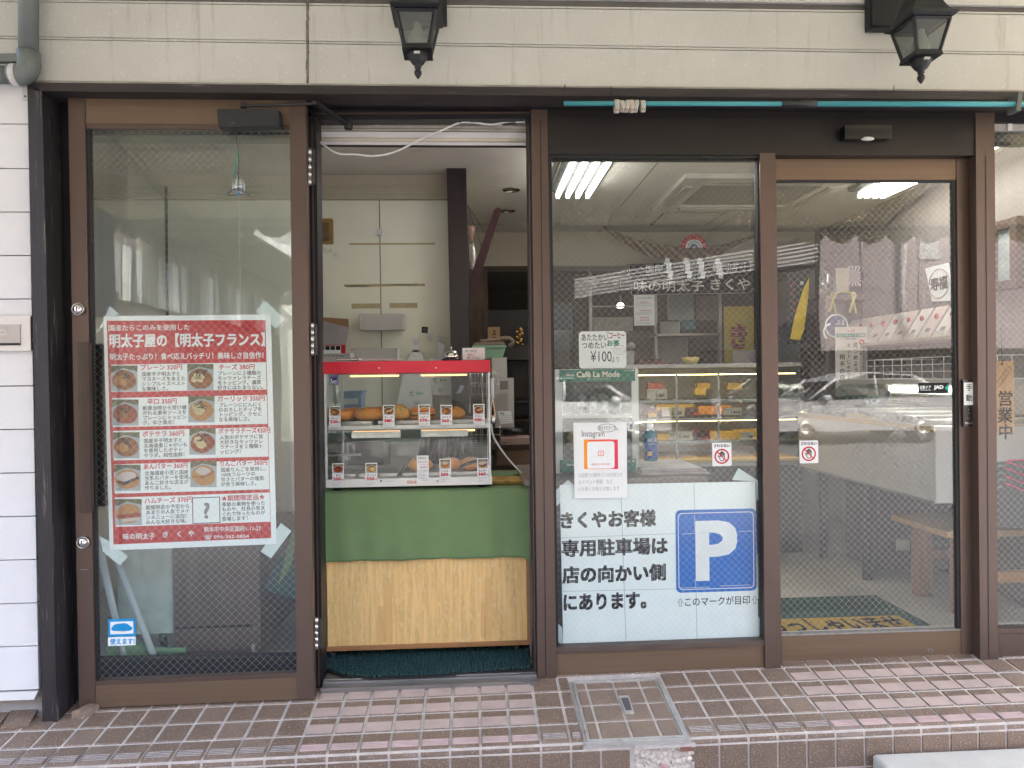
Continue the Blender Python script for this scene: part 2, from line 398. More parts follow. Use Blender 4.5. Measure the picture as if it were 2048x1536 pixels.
road.flat([(-60, -45, -.35), (60, -45, -.35), (60, EDGE+.02, -.35), (-60, EDGE+.02, -.35)], ROADM)
struct('road', road)

# exposed rubble where two riser tiles are missing
pat = MB()
RUB = mat('broken mortar', (.58, .50, .43), .95, var=.35, scale=16, stretch=(1, 1, 3), bump=1, bscale=45, stain=((.12, .10, .09), 20, .58, (1, 1, 2.2)))
px0, px1 = P(1268, 1500, EDGE).x, P(1389, 1500, EDGE).x; zt = P(1330, 1488, EDGE).z; zb = P(1330, 1548, EDGE).z
nx, nz = 26, 12; vs = []; fs = []
for a in range(nx+1):
    for b in range(nz+1):
        vs.append((px0+(px1-px0)*a/nx, EDGE-.002-.011*random.random()*(0 < a < nx), zb+(zt-zb)*b/nz))
for a in range(nx):
    for b in range(nz): k = a*(nz+1)+b; fs.append((k, k+nz+1, k+nz+2, k+1))
pat.add(vs, fs, RUB)
pat.box(px0, px1, EDGE-.016, EDGE, zt-.006, zt+.004, mat('old pale mortar', (.5, .44, .40), .9, var=.2, scale=30))
kq = P(1373, 1492, EDGE); pat.box(kq.x-.024, kq.x+.012, EDGE-.02, EDGE, kq.z-.008, kq.z+.006, mat('brick chip', (.25, .11, .08), .9))
kq = P(1327, 1528, EDGE); pat.ball((kq.x, EDGE-.012, kq.z), .010, .006, .006, mat('pink chewed speck', (.60, .27, .30), .6))
solo('mortar_patch', 'patch of bare broken mortar in the step front below the metal access hatch', 'mortar', pat)

# access hatch set in the tiles
hl = thing('access_hatch', 'tiled inspection hatch with a grey metal rim set in the step', 'hatch', PF(1255, 1415))
rim = MB(); HM = mat('dull grey hatch metal', (.55, .52, .48), .45, metal=.6, var=.2, scale=20, stain=((.18, .16, .15), 18, .6))
ya, yb = -.415, -.035
def rimbar(x0, x1, y0, y1, h):
    vs = [(x, y, fz(x, y)+d) for d in (-.01, h) for x, y in ((x0, y0), (x1, y0), (x1, y1), (x0, y1))]
    rim.add(vs, [(4, 5, 6, 7), (0, 1, 5, 4), (1, 2, 6, 5), (2, 3, 7, 6), (3, 0, 4, 7)], HM)
w = .007
for o_, h_ in ((0, .006), (.0085, .0085)):
    a, b, c_, d = hx0+o_, hx1-o_, ya+o_, yb-o_*.6
    rimbar(a, b, c_, c_+w, h_); rimbar(a, b, d-w, d, h_); rimbar(a, a+w, c_+w, d-w, h_); rimbar(b-w, b, c_+w, d-w, h_)
part('rim', rim, hl, .0008)
lid = MB(); ix0, ix1, iy0, iy1 = hx0+.018, hx1-.018, ya+.018, yb-.016
lid.add([(x, y, fz(x, y)+.001) for x, y in ((ix0, iy0), (ix1, iy0), (ix1, iy1), (ix0, iy1))], [(0, 1, 2, 3)], GROUT)
xs = [ix0] + [PF(u, v).x for u, v in ((1184, 1415), (1242, 1413), (1296, 1410))] + [ix1]
ys = [iy0, -.3, -.2, -.1, iy1]
for a, b in zip(xs, xs[1:]):
    for c_, d in zip(ys, ys[1:]): tile(lid, a+.003, b-.003, c_+.003, d-.003, TILE2, .005)
part('tiled_lid', lid, hl)
hk = MB(); hc = [PF(*q) for q in ((1251, 1431), (1268.5, 1430), (1257.6, 1395), (1237, 1396))]
hk.prism([p+Vector((0, 0, .0085)) for p in hc], (0, 0, -.006), HM)
ci = sum(hc, Vector())/4; hk.prism([ci+(p-ci)*.7+Vector((0, 0, .0095)) for p in hc], (0, 0, -.004), mat('dark hatch pull inset', (.10, .09, .085), .9))  # darker inner panel in the middle of the pull
part('pull_recess', hk, hl)

# pale concrete block, bottom right
cb = MB(); e0 = P(1742, 1513, -.415); cbm = mat('pale concrete block', (.50, .48, .43), .85, var=.08, scale=9, bump=.4, bscale=180, stain=((.36, .36, .34), 7, .63))
zt = e0.z+.012
cb.box(e0.x, e0.x+1.6, -.9, -.418, -.349, zt, cbm)
solo('concrete_block', 'pale concrete step block against the tiled step at the bottom right', 'concrete block', cb, bevel=.012, seg=3)

# ---------------------------------------------------------------- shop building: cladding
bl = thing('shop_building', 'shop front clad in cream horizontal siding above a dark timber surround', 'building', (.6, .2, 0))
YS = -.125
sid = MB()
lines = [(3.5, 26), (79, 106.5), (164, 184)]     # joint heights at u = 300 and u = 2048
def lv(k, u): a, b = lines[k]; return a+(b-a)*(u-300)/1748
def plank(mb, k, ua, ub, t0, t1, mm):
    mb.pq([(ua, lv(k+1, ua)-t1), (ub, lv(k+1, ub)-t1), (ub, lv(k, ub)+t0), (ua, lv(k, ua)+t0)], YS, .018, mm)
JU = 615
for ua, ub in ((-40, JU-2.5), (JU+2.5, 2440)):
    plank(sid, 0, ua, ub, 4, 3, SIDING); plank(sid, 1, ua, ub, 4, .5, SIDING)
    for k in (0, 1): sid.pq([(ua, lv(k, ua)+2.2), (ub, lv(k, ub)+2.2), (ub, lv(k, ub)-1.2), (ua, lv(k, ua)-1.2)], YS+.003, .012, SIDING)
xl, xr = P(-40, 0, YS).x, P(2440, 0, YS).x
zz = P(1000, -2, YS).z
for q in range(25): sid.box(xl, xr, YS, YS+.018, zz+.005+q*.138, zz+.131+q*.138, SIDING)  # unseen upper courses, raised so the building shades the near street
sid.box(xl, xr, YS+.019, YS+.10, P(1000, 176, YS).z, zz+3.45, GROOVE)
part('upper_siding', sid, bl, .003)
sj = MB()                                        # cracked sealant joint
sp = [P(JU+random.uniform(-1.2, 1.2), v, YS-.001) for v in range(-10, 172, 6)]
sj.tube(sp, [.0035+.002*random.random() for _ in sp], mat('perished sealant', (.20, .18, .16), .95, var=.5, scale=60, bump=1, bscale=90), 5)
part('sealant_joint', sj, bl)
ls_ = MB(); lx1 = P(60, 300, YS).x-.004; lx1b = P(80, 1300, YS).x
xe = (lx1+lx1b)/2-.004
zs = [P(30, v, YS).z for v in (163, 248, 337, 424, 511, 598, 685, 772, 859, 946, 1033, 1120, 1207, 1293, 1381)]
for a, b in zip(zs, zs[1:]):
    ls_.prism([(-1.9, YS, b+.002), (xe, YS, b+.002), (xe, YS, a-.002), (-1.9, YS, a-.002)], (0, .018, 0), SIDWHT)
ls_.box(-1.9, xe, YS+.019, YS+.06, zs[-1], zs[0], GROOVE)
part('side_siding', ls_, bl, .003)
fl = MB(); zf = zs[-1]
fl.prism([(-1.9, YS-.012, zf-.03), (xe-.01, YS-.012, zf-.03), (xe, YS-.004, zf-.004), (-1.9, YS-.004, zf-.004)], (0, .012, 0), mat('white drip flashing', (.66, .65, .62), .5, stain=((.4, .37, .33), 12, .6)))
part('flashing', fl, bl, .002)
bs = MB(); bs.box(-1.9, xe+.01, YS+.03, .2, -.3, zf-.002, CONC); part('plinth', bs, bl)
# dark timber surround
tf = MB(); YT = -.150
x_in = P(97, 900, YT).x; x_out = P(75, 900, YT).x
zl0 = P(1000, 199, YT).z
po = [(x_out, YT, fz(x_out, YT)-.03), (x_in+.012, YT, fz(x_in, YT)-.03), (x_in, YT, P(80, 181, YT).z), (x_out-.012, YT, P(80, 165, YT).z)]
tf.prism(po, (0, .125, 0), TIMBER)
part('corner_post', tf, bl, .004)
lt = MB()
lt.pq([(70, 182), (2440, 203), (2440, 187), (62, 165)], YT, .11, TIMBERH)
zc = P(1000, 183, YT).z
part('lintel', lt, bl, .003)
lc = MB(); lc.pq([(62, 166), (2440, 188), (2440, 184), (62, 161.5)], YT+.012, .03, mat('weathered grey drip', (.32, .31, .28), .8, var=.3, scale=40, stretch=(.3, 1, 1)))
part('lintel_drip', lc, bl)
so_ = MB(); z1 = P(1000, 192, YT).z+.012
so_.box(x_in-.05, 4.2, YT+.10, .10, z1-.004, z1+.06, DARKSH)       # soffit board between lintel and frames
part('soffit', so_, bl)
q = MB(); q.box(-2.6, 4.4, -.10, 6.6, 5.96, 6.1, GROOVE); part('roof', q, bl)  # unseen roof, added and raised to keep sun out and lengthen the shadow
q = MB(); q.box(-2.1, -2.0, .2, 6.6, -.55, 5.96, SIDWHT); part('light_block_wall', q, bl); q = MB(); q.box(3.65, 3.75, .2, 6.6, -.55, 5.96, SIDWHT); part('light_block_wall', q, bl); q = MB(); q.box(-2.0, 3.65, 6.5, 6.6, -.55, 5.96, SIDWHT); part('light_block_wall', q, bl)  # unseen walls, added to keep stray sunlight out of the rooms

# slate offcuts beside the post foot
for q, (a, b) in enumerate(((( -60, 1462), (20, 1418)), ((6, 1459), (80, 1418)))):
    sl = MB(); pa = PF(a[0], a[1]+0); pb = PF(b[0], b[1])
    pts = [PF(*t) for t in ([(2, 1460), (57, 1456), (81, 1421), (27, 1424)] if q else [(-70, 1462), (0, 1453), (32, 1417), (-60, 1422)])]
    hts = [.004, .004, .016, .016] if q else [.003, .003, .01, .01]
    sl.prism([p+Vector((0, 0, h+.006)) for p, h in zip(pts, hts)], (0, 0, -.009), TILE)
    solo('floor_tile', ['loose brown tile lying at the left picture edge below the white siding', 'loose brown tile lying against the foot of the dark timber post'][q], 'tile', sl, 'loose tiles by the post', bevel=.0015)
ws = MB(); p0 = PF(143, 1441); a = p0.x; y = p0.y; z0 = p0.z+.002
ws.prism([(a, y, z0), (a+.042, y, z0), (a+.047, y+.01, z0+.026), (a+.012, y+.004, z0+.034), (a+.001, y, z0+.028)], (.022, .055, 0), mat('grey cracked wood', (.24, .175, .13), .9, var=.35, scale=14, stretch=(4, 1, 4), bump=.8, bscale=40))
solo('door_wedge', 'small weathered wooden wedge under the lower left corner of the open glass door', 'door wedge', ws, bevel=.004)
# rainwater pipe
dp = thing('drainpipe', 'grey green rainwater pipe with an elbow at the top left corner', 'drainpipe', P(58, 150, -.17))
PV = mat('grey green pvc', (.155, .175, .165), .5, var=.1, scale=10, stain=((.08, .085, .08), 9, .62, (1, 1, .4)))
pm = MB(); YP = -.175; k = (YP-C.y)/F
pv = P(61, -60, YP); pe = P(57, 100, YP)
pm.tube([(pv.x-.001, YP, pv.z+.3), (pe.x, YP, P(57, 100, YP).z)], 17*k, PV, 20)
part('vertical_pipe', pm, dp)
pm = MB(); z_h = P(20, 150, YP).z; xv = pe.x
cpts = [(xv, YP, P(57, 104, YP).z)] + [(xv-.036*(1-math.cos(t)), YP, z_h+.036-.036*math.sin(t)) for t in [i*math.pi/2/7 for i in range(8)]] + [(xv-.06, YP, z_h)]
pm.tube(cpts, 20*k, PV, 20); part('elbow', pm, dp)
pm = MB(); pm.tube([(xv-.04, YP, z_h), (-1.6, YP, z_h-.006)], 16.5*k, PV, 20); part('horizontal_pipe', pm, dp)
pm = MB(); cl = mat('white pipe clip', (.6, .58, .55), .45); xx = P(33, 150, YP).x
pm.lathe([(.036, -.010), (.038, -.010), (.038, .010), (.036, .010)], (xx, YP, z_h), cl, 22, 'x')
pm.prism([(xx-.009, YS-.004, z_h-.07), (xx+.012, YS-.004, z_h-.07), (xx+.010, YS-.004, z_h-.02), (xx-.010, YS-.004, z_h-.02)], (0, .004, 0), cl)
pm.lathe([(.003, 0), (.003, .003)], (xx+.001, YS-.008, z_h-.056), GROOVE, 8, 'y')
part('clip', pm, dp)
gm = MB(); gm.pq([(-60, 124), (44, 122), (44, 106), (-60, 108)], -.20, .02, PV); part('gutter_strap', gm, dp, .002)
# intercom / letter plate
mb_ = thing('letter_plate', 'silver metal letter plate set in the white siding at the left', 'letter plate', P(20, 700, YS))
m1 = MB(); AL = mat('brushed pale metal', (.50, .49, .48), .35, metal=.7, var=.06)
m1.rc(-40, 632, 61, 702, YS-.016, .016, AL); part('plate', m1, mb_, .006, seg=3)
m1 = MB(); m1.rc(-40, 649, 40, 689, YS-.019, .004, mat('satin flap', (.33, .32, .315), .3, metal=.8)); part('flap', m1, mb_, .001)
m1 = MB(); m1.rc(-40, 686, 40, 691, YS-.0195, .003, BLACK); m1.line([(-6, 660), (9, 660), (13, 669), (-6, 669)], 1.2, YS-.0196, AL); part('slot', m1, mb_)
# ---------------------------------------------------------------- frame members of the building
def vbar(name, uvs, Y, t, m, parent, bev=.0015):
    q = MB(); q.pq(uvs, Y, t, m); return part(name, q, parent, bev)
m_ = MB(); m_.pq([(1075.5, 1361), (1113.5, 1357), (1094.5, 214), (1062, 214)], 0, .09, ALU)
for a, b, t in ((1089.5, 1078.5, 0),):           # shallow profile grooves
    m_.pq([(b+12.5, 1352), (b+14.2, 1352), (a-7.8, 240), (a-9.5, 240)], -.0012, .001, DARKSH)
part('mullion', m_, bl, .002)
m_ = MB(); m_.pq([(1960.5, 1322), (1996.5, 1320), (1989, 214), (1951, 214)], .0, .042, ALU)
m_.pq([(1977, 1316), (1978.4, 1316), (1972.4, 312), (1970.8, 312)], -.0012, .001, DARKSH); part('mullion', m_, bl, .002)
m_ = MB(); m_.pq([(1530.5, 1338), (1562, 1336), (1550.5, 306), (1519.5, 306)], .0, .06, ALU); part('mullion', m_, bl, .002)
m_ = MB(); m_.pq([(1094.8, 309), (1951.2, 311), (1951, 216), (1094.8, 214)], .006, .10, ALUP)
m_.pq([(1094.8, 234), (1951, 237), (1951, 233.5), (1094.8, 230.5)], .003, .004, DARKSH); part('header_panel', m_, bl, .002)
# hinged side: frame round the opening and the fixed light behind the open leaf
m_ = MB(); m_.pq([(629.5, 1392), (644.5, 1390), (632.5, 232), (613, 232)], .0, .09, DARKSH)
m_.pq([(637, 1386), (639.5, 1386), (625, 250), (622.5, 250)], -.003, .003, ALU); part('jamb', m_, bl, .001)
m_ = MB(); m_.pq([(1067.5, 1366), (1075.3, 1366), (1062, 236), (1054.5, 236)], .012, .08, DARKSH)
m_.pq([(1070, 1360), (1071.5, 1360), (1058, 250), (1056.3, 250)], .009, .004, ALU); part('jamb', m_, bl, .001)
m_ = MB(); m_.pq([(628, 240), (1062, 237), (1062, 214), (612, 214)], .02, .06, DARKSH)
m_.pq([(628, 228), (1062, 226), (1062, 223.5), (628, 225.5)], .012, .01, ALU); part('head_frame', m_, bl, .001)
th = MB()
TH = mat('worn aluminium threshold', (.26, .25, .24), .35, metal=.7, var=.2, scale=12, stretch=(.5, 4, 4), stain=((.06, .055, .05), 14, .6, (.3, 2, 2)))
a = P(641, 1387, -.045); b = P(1075, 1366, -.045)
th.box(a.x, b.x, -.045, -.012, -.02, .016, TH); th.box(a.x, b.x, -.0115, .10, -.02, .026, TH); th.box(a.x, b.x, .0, .006, .026, .032, TH)
part('threshold', th, bl, .0015)
# dark frame at far left with the fixed light's frame
m_ = MB(); m_.pq([(116, 1400), (165, 1400), (150, 205), (100, 205)], -.035, .09, DARKSH); m_.pq([(127, 1400), (130, 1400), (110, 205), (107, 205)], -.037, .002, ALU); part('jamb', m_, bl, .001)
sw = thing('side_window', 'fixed side window behind the open hinged glass door', 'window', P(390, 1360, .05))
m_ = MB(); m_.pq([(165, 1388), (630, 1378), (630, 1312), (165, 1322)], .035, .05, DARKSH); part('sill_rail', m_, sw, .002)
m_ = MB(); m_.pq([(150, 262), (615, 262), (615, 205), (150, 205)], .035, .05, DARKSH); part('head_rail', m_, sw, .002)
m_ = MB(); m_.pq([(160, 1330), (630, 1330), (630, 255), (160, 255)], .055, .005, CGLASS); part('pane', m_, sw)
# interior walls seen past it are built below

# ---------------------------------------------------------------- wall lanterns
LB = mat('flaking black lantern metal', (.010, .011, .013), .5, var=.3, scale=30, bump=.5, bscale=160, fleck=((.30, .29, .27), 120, .75))
LG = mat('hammered lantern glass', (.5, .52, .5), .25, var=.1); 
def lantern_glass():
    m, nt, b, o = _new('textured lantern glass'); nt.nodes.remove(b)
    t = nt.nodes.new('ShaderNodeBsdfTransparent'); t.inputs[0].default_value = (.55, .58, .55, 1)
    d = nt.nodes.new('ShaderNodeBsdfPrincipled'); d.inputs['Base Color'].default_value = (.34, .35, .33, 1); d.inputs['Roughness'].default_value = .25
    n = _noise(nt, 160, detail=2); bp = nt.nodes.new('ShaderNodeBump'); bp.inputs['Strength'].default_value = .8; bp.inputs['Distance'].default_value = .003
    nt.links.new(n.outputs['Fac'], bp.inputs['Height']); nt.links.new(bp.outputs[0], d.inputs['Normal'])
    x = nt.nodes.new('ShaderNodeMixShader'); x.inputs[0].default_value = .32
    nt.links.new(t.outputs[0], x.inputs[1]); nt.links.new(d.outputs[0], x.inputs[2]); nt.links.new(x.outputs[0], o.inputs[0]); return m
LGL = lantern_glass()
FROST = mat('white bulb glass', (.75, .75, .70), .3, var=.03)
def lantern(ub, vb, label):
    c = P(ub, vb, -.36); zb = c.z; x = c.x; y = -.318
    t = thing('wall_lantern', label, 'wall lamp', (x, y, zb), 'black wall lanterns over the shop front')
    hb, ht, H = .041, .064, .118
    def ringat(z, h): return [(x-h, y-h, z), (x+h, y-h, z), (x+h, y+h, z), (x-h, y+h, z)]
    f = MB(); B, T = ringat(zb+.012, hb), ringat(zb+H, ht)
    for p, q in zip(B, T): f.tube([p, q], .0075, LB, 4, False)
    for rr_ in (B, T):
        for i in range(4): f.tube([rr_[i], rr_[(i+1) % 4]], .0075, LB, 4, False)
    part('cage', f, t, .001)
    b_ = MB()
    b_.add(ringat(zb+.012, hb+.006)+ringat(zb, hb+.008), [(0, 1, 2, 3), (7, 6, 5, 4)]+[(i, 4+i, 4+(i+1) % 4, (i+1) % 4) for i in range(4)], LB)
    b_.lathe([(.036, 0), (.034, -.008), (.030, -.010), (.031, -.016), (.020, -.032), (.010, -.040), (.012, -.046), (.008, -.050), (.012, -.058), (.0125, -.066), (.006, -.078), (.001, -.084)], (x, y, zb), LB, 18)
    part('base_finial', b_, t)
    for i in range(4):
        gq = MB(); a0, a1, b0, b1 = [Vector(p) for p in (B[i], B[(i+1) % 4], T[(i+1) % 4], T[i])]
        ctr = (a0+a1+b0+b1)/4; gq.flat([p+(ctr-p)*.06 for p in (a0, a1, b0, b1)], LGL); part('glass_pane', gq, t)
    rf = MB(); e = .084
    lv_ = [(zb+H+.004, e-.012), (zb+H+.012, e), (zb+H+.016, e), (zb+H+.03, .066), (zb+H+.06, .052), (zb+H+.10, .040), (zb+H+.13, .018)]
    vs = []; fs = []
    for z, h in lv_: vs += ringat(z, h)
    for i in range(len(lv_)-1):
        for j in range(4): fs.append((4*i+j, 4*i+(j+1) % 4, 4*i+4+(j+1) % 4, 4*i+4+j))
    fs += [(3, 2, 1, 0), tuple(4*(len(lv_)-1)+j for j in range(4))]
    rf.add(vs, fs, LB); part('roof', rf, t, .001)
    bb = MB(); bb.lathe([(.012, .105), (.014, .09), (.020, .075), (.030, .05), (.031, .035), (.022, .018), (.004, .012)], (x, y, zb), FROST, 16); part('bulb', bb, t)
    pl = MB(); pz = zb+.185
    pl.box(x-.095, x+.095, YS-.022, YS-.002, pz, pz+.3, LB); pl.box(x-.08, x+.08, YS-.030, YS-.022, pz+.015, pz+.285, LB)
    part('back_plate', pl, t, .004)
    ar = MB(); ar.tube(spline([(x, YS-.02, pz+.12), (x, YS-.10, pz+.15), (x, y, pz+.10), (x, y, zb+H+.12)], 5), .012, LB, 10); part('arm', ar, t)
    sk = MB(); sk.box(x-.010, x+.010, y-hb+.004, y-hb+.012, zb-.012, zb-.005, mat('tiny maker sticker', (.6, .58, .52), .5)); part('sticker', sk, t)
lantern(833.5, 97, 'black lantern above the open doorway, seen straight on')
lantern(1857, 109, 'black lantern above the sliding glass door at the right')

# ---------------------------------------------------------------- teal pole with straps
TEAL = mat('faded teal paint', (.055, .31, .35), .45, var=.14, scale=6, stretch=(.4, 3, 3), stain=((.05, .14, .15), 20, .68))
YPO = -.19; k = (YPO-C.y)/F
pt = thing('awning_pole', 'teal painted pole held along the dark lintel on the right', 'pole', P(1600, 208, YPO))
def zpole(u): return 207+(u-1128)*.0016
m_ = MB(); m_.tube([P(1128, zpole(1128), YPO), P(1572, zpole(1572), YPO)], 4.6*k, TEAL, 14); part('pole_section', m_, pt)
m_ = MB(); m_.tube([P(1626, zpole(1626), YPO), P(2200, zpole(2200), YPO)], 5.3*k, TEAL, 14); part('pole_section', m_, pt)
m_ = MB(); m_.tube([P(1563, zpole(1563), YPO), P(1600, zpole(1600), YPO), P(1601, zpole(1600), YPO), P(1632, zpole(1632), YPO)], [5.6*k, 5.6*k, 6.8*k, 6.8*k], mat('black sleeve', (.03, .032, .033), .5), 14); part('joint_sleeve', m_, pt)
STR = mat('grimy white strap', (.50, .46, .39), .8, var=.2, scale=60, stain=((.25, .2, .15), 30, .6))
for i, (u, tl, s_) in enumerate(((1233, .02, 1.15), (1244, -.28, 1.0), (1253, .32, 1.05), (1262, -.1, 1.1), (1271, .25, 1.05), (1285, -.06, 1.0))):
    c = P(u, 211.5, YPO); m_ = MB(); vs = []; fs = []; n = 18; hw = .0085
    for j in range(n+1):
        a = 2*math.pi*j/n; z = math.cos(a)*.0215*s_; yy = math.sin(a)*.015
        for q in (-hw, hw):
            vs.append((c.x+q+tl*z*.6, c.y+yy, c.z+z-.002*s_))
    for j in range(n): fs.append((2*j, 2*j+1, 2*j+3, 2*j+2))
    m_.add(vs, fs, STR, True)
    z0 = c.z-.0205*s_
    for q in (-.004, .004): m_.box(c.x+q-.0012-tl*.012, c.x+q+.0012-tl*.012, c.y-.0125, c.y-.0115, z0+.001, z0+.008, mat('strap slot', (.12, .06, .04), .9))
    o = solo('strap_loop', ['grimy white strap loop on the teal pole, leftmost of the six', 'white strap loop on the teal pole, leaning, second from the left', 'white strap loop on the teal pole, third from the left', 'greyer strap loop on the teal pole, fourth from the left', 'white strap loop on the teal pole, fifth from the left', 'white strap loop on the teal pole, apart at the right of the six'][i], 'strap', m_, 'strap loops on the teal pole')
    sd = o.modifiers.new('solid', 'SOLIDIFY'); sd.thickness = .0016
m_ = MB(); m_.pq([(2033, 221), (2042, 221), (2046, 184), (2037, 184)], -.205, .05, mat('green grey strip', (.12, .14, .12), .6)); solo('pole_bracket', 'green grey metal strip holding the teal pole near the right edge', 'bracket', m_, bevel=.001)
for u, v0, v1, lab in ((1130, 170, 180, 'bent nail above the left end of the teal pole'), (1222, 175, 196, 'nail with a black wire above the white strap loops'), (1788, 172, 185, 'nail above the door sensor, leaning')):
    m_ = MB(); m_.tube([P(u-1, v1, YT), P(u, v0, YT-.012), P(u+.4, v0-1, YT-.013)], [.0012, .0012, .003], BLACK, 6)
    if u == 1222: m_.tube(spline([P(1222, 178, -.16), P(1221, 196, -.165), P(1229, 214, -.19), P(1233, 212, -.20)], 4), .0009, BLACK, 5)
    solo('nail', lab, 'nail', m_, 'nails in the lintel')

# ---------------------------------------------------------------- open hinged door
YD = -.088; TD = .036
dr = thing('hinged_door', 'brown aluminium hinged glass door swung fully open, with a red menu poster', 'door', P(393, 1410, YD))
m_ = MB(); m_.pq([(158, 1417), (190.5, 1415.5), (169.5, 195), (136, 195)], YD, TD, ALU)
m_.pq([(161, 1140), (177, 1140), (176.9, 1138.4), (161, 1138.4)], YD-.0004, .0003, mat('scratch line', (.22, .2, .19), .5)); part('stile', m_, dr, .002)
m_ = MB(); m_.pq([(594, 1399), (628.5, 1397.5), (611, 199), (578.5, 199)], YD, TD, ALU); part('stile', m_, dr, .002)
m_ = MB(); m_.pq([(170.8, 247), (579, 250), (578.6, 199.5), (169.8, 196)], YD+.003, .03, ALUL)
m_.pq([(171, 257), (579.2, 260), (579, 250.4), (170.8, 247.4)], YD+.006, .024, ALU); part('rail', m_, dr, .001)
m_ = MB(); m_.pq([(190.8, 1415.3), (594, 1398.7), (593.2, 1354), (190, 1371)], YD+.003, .03, ALUL)
m_.pq([(190.3, 1370.6), (593.5, 1353.6), (593.2, 1345.5), (190, 1362.5)], YD+.002, .03, ALU); part('rail', m_, dr, .001)
m_ = MB()
m_.pq([(190, 1362), (196, 1362), (179.5, 258), (171.5, 257)], YD+.007, .02, BLACK); part('gasket', m_, dr)
m_ = MB(); m_.pq([(190, 1366), (594, 1349), (579.5, 256), (171, 254)], YD+.014, .005, CGLASS, WGLASS); part('glass', m_, dr)
# pull handle, ribbed
def grip(u0, v0, u1, v1, Y, wpx, mm):
    q = MB(); a, b = P(u0, v0, Y), P(u1, v1, Y); w_ = wpx*(Y-C.y)/F; n = 9
    for i in range(n):
        ox = (i-(n-1)/2)*w_/n; dz = .006*math.cos(ox/w_*2.2)
        q.prism([b+Vector((ox-w_/n*.36, -dz, 0)), b+Vector((ox+w_/n*.36, -dz, 0)), a+Vector((ox+w_/n*.36, -dz, 0)), a+Vector((ox-w_/n*.36, -dz, 0))], (0, .012, 0), mm)
    q.prism([b+Vector((-w_*.5, 0, .004)), b+Vector((w_*.5, 0, .004)), a+Vector((w_*.5, 0, -.004)), a+Vector((-w_*.5, 0, -.004))], (0, .02, 0), mm)
    for p in (a+(b-a)*.15, a+(b-a)*.85): q.box(p.x-.008, p.x+.008, Y+.018, Y+.045, p.z-.012, p.z+.012, mm)
    return q
part('handle', grip(166, 684, 171, 1026, YD-.032, 22, mat('bronze grip', (.075, .052, .043), .4, metal=.4)), dr)
part('handle', grip(201, 689, 205, 1012, YD+.085, 20, BLACK), dr)
for u, v in ((158, 618.5), (168, 1084)):
    q = MB(); c = P(u, v, YD); kk = (YD-C.y)/F
    q.lathe([(12*kk, 0), (12*kk, -.009), (10.5*kk, -.013), (10.5*kk, -.004)], c, STEEL, 24, 'y'); q.lathe([(8.6*kk, -.002), (8.6*kk, -.014), (7.5*kk, -.0165), (1e-4, -.0165)], c, CHROME, 20, 'y')
    q.box(c.x-.0012, c.x+.0012, c.y-.0185, c.y-.016, c.z-.010, c.z+.010, GROOVE); part('lock', q, dr)
q = MB(); CLM = mat('dark grey closer', (.022, .022, .024), .5, metal=.2)
q.pq([(436, 254), (559, 250), (557, 217), (434, 218)], YD-.055, .055, CLM)
c = P(494, 251, YD-.03); q.lathe([(.016, 0), (.016, -.008)], c, CLM, 14); c = P(468, 249, YD-.04); q.lathe([(.018, .002), (.016, -.004)], c, mat('copper washer', (.22, .12, .08), .4, metal=.8), 14)
part('closer', q, dr, .004)
q = MB(); a1 = P(487, 212, YD-.045); a2 = P(630, 207, YD-.05); a3 = P(697, 254, .0)
q.tube([a1, a2], .0055, CLM, 8); q.lathe([(.010, -.006), (.010, .008)], a2, CLM, 10); q.lathe([(.012, -.006), (.012, .010)], a1, CLM, 10)
d_ = (a3-a2); s_ = d_.cross(Vector((0, 0, 1))).normalized()*.011
q.prism([a2-s_, a2+s_, a3+s_, a3-s_], (0, 0, .009), CLM); q.lathe([(.016, -.008), (.016, .03)], a3, CLM, 12); part('closer_arm', q, dr, .001)
for vs_ in ((296, 371), (646, 712), (1236, 1299)):
    q = MB(); um = 617+(vs_[0]-296)*.0145; nn = 5
    for i in range(nn):
        va = vs_[0]+(vs_[1]-vs_[0])*i/nn; vb = vs_[0]+(vs_[1]-vs_[0])*(i+.92)/nn
        q.tube([P(um+2.5, va, YD+.006), P(um+3.2, vb, YD+.006)], .0062, STEEL, 12)
    a, b = P(um, vs_[0]+2, YD+.012), P(um+13, vs_[1]-2, YD+.012); q.box(a.x, b.x, YD+.012, YD+.016, b.z, a.z, mat('dark hinge leaf', (.06, .055, .055), .4, metal=.5)); part('hinge', q, dr)

# the poster behind its glass -------------------------------------------------
YPp = YD+.026; e = .0003
po = thing('menu_poster', 'large red and white bread menu poster taped to the open door', 'poster', P(382, 1100, YPp))
m_ = MB(); PB = PAPERB
def sl(v): return -.009-(v-635)*.000064         # the sheet hangs a little askew
def Q4(u0, v0, u1, v1, le=.027):                 # rectangle in poster axes around its centre
    uc, vc = (u0+u1)/2, (v0+v1)/2; s_ = sl(vc)
    return [(u+le*(v-vc), v+s_*(u-uc)) for u, v in ((u0, v1), (u1, v1), (u1, v0), (u0, v0))]
def pr(u0, v0, u1, v1, lay, mm): m_.flat([P(u, v, YPp-e*lay) for u, v in Q4(u0, v0, u1, v1)], mm)
m_.pq([(219.3, 1101), (553.3, 1088), (541.6, 629), (206.6, 632.5)], YPp, .0008, PB)
m_.flat([P(u, v, YPp-e) for u, v in [(227, 1089), (542.5, 1076), (530.8, 640), (213.4, 641.5)]], KPRED)
def pt_(t, u, v, em, mm, bold=.02, al='l', sx=1.0, lay=3): m_.tem(t, u, v, em, YPp-e*lay, mm, bold, al, sx, sv=sl(v)+.0135)
m_.tfit('国産たらこのみを使用した', 217, 649, 379, 661, YPp-2*e, KWHT, .015)
m_.tfit('明太子屋の【明太子フランス】', 219, 666, 530, 694, YPp-2*e, KWHT, .035)
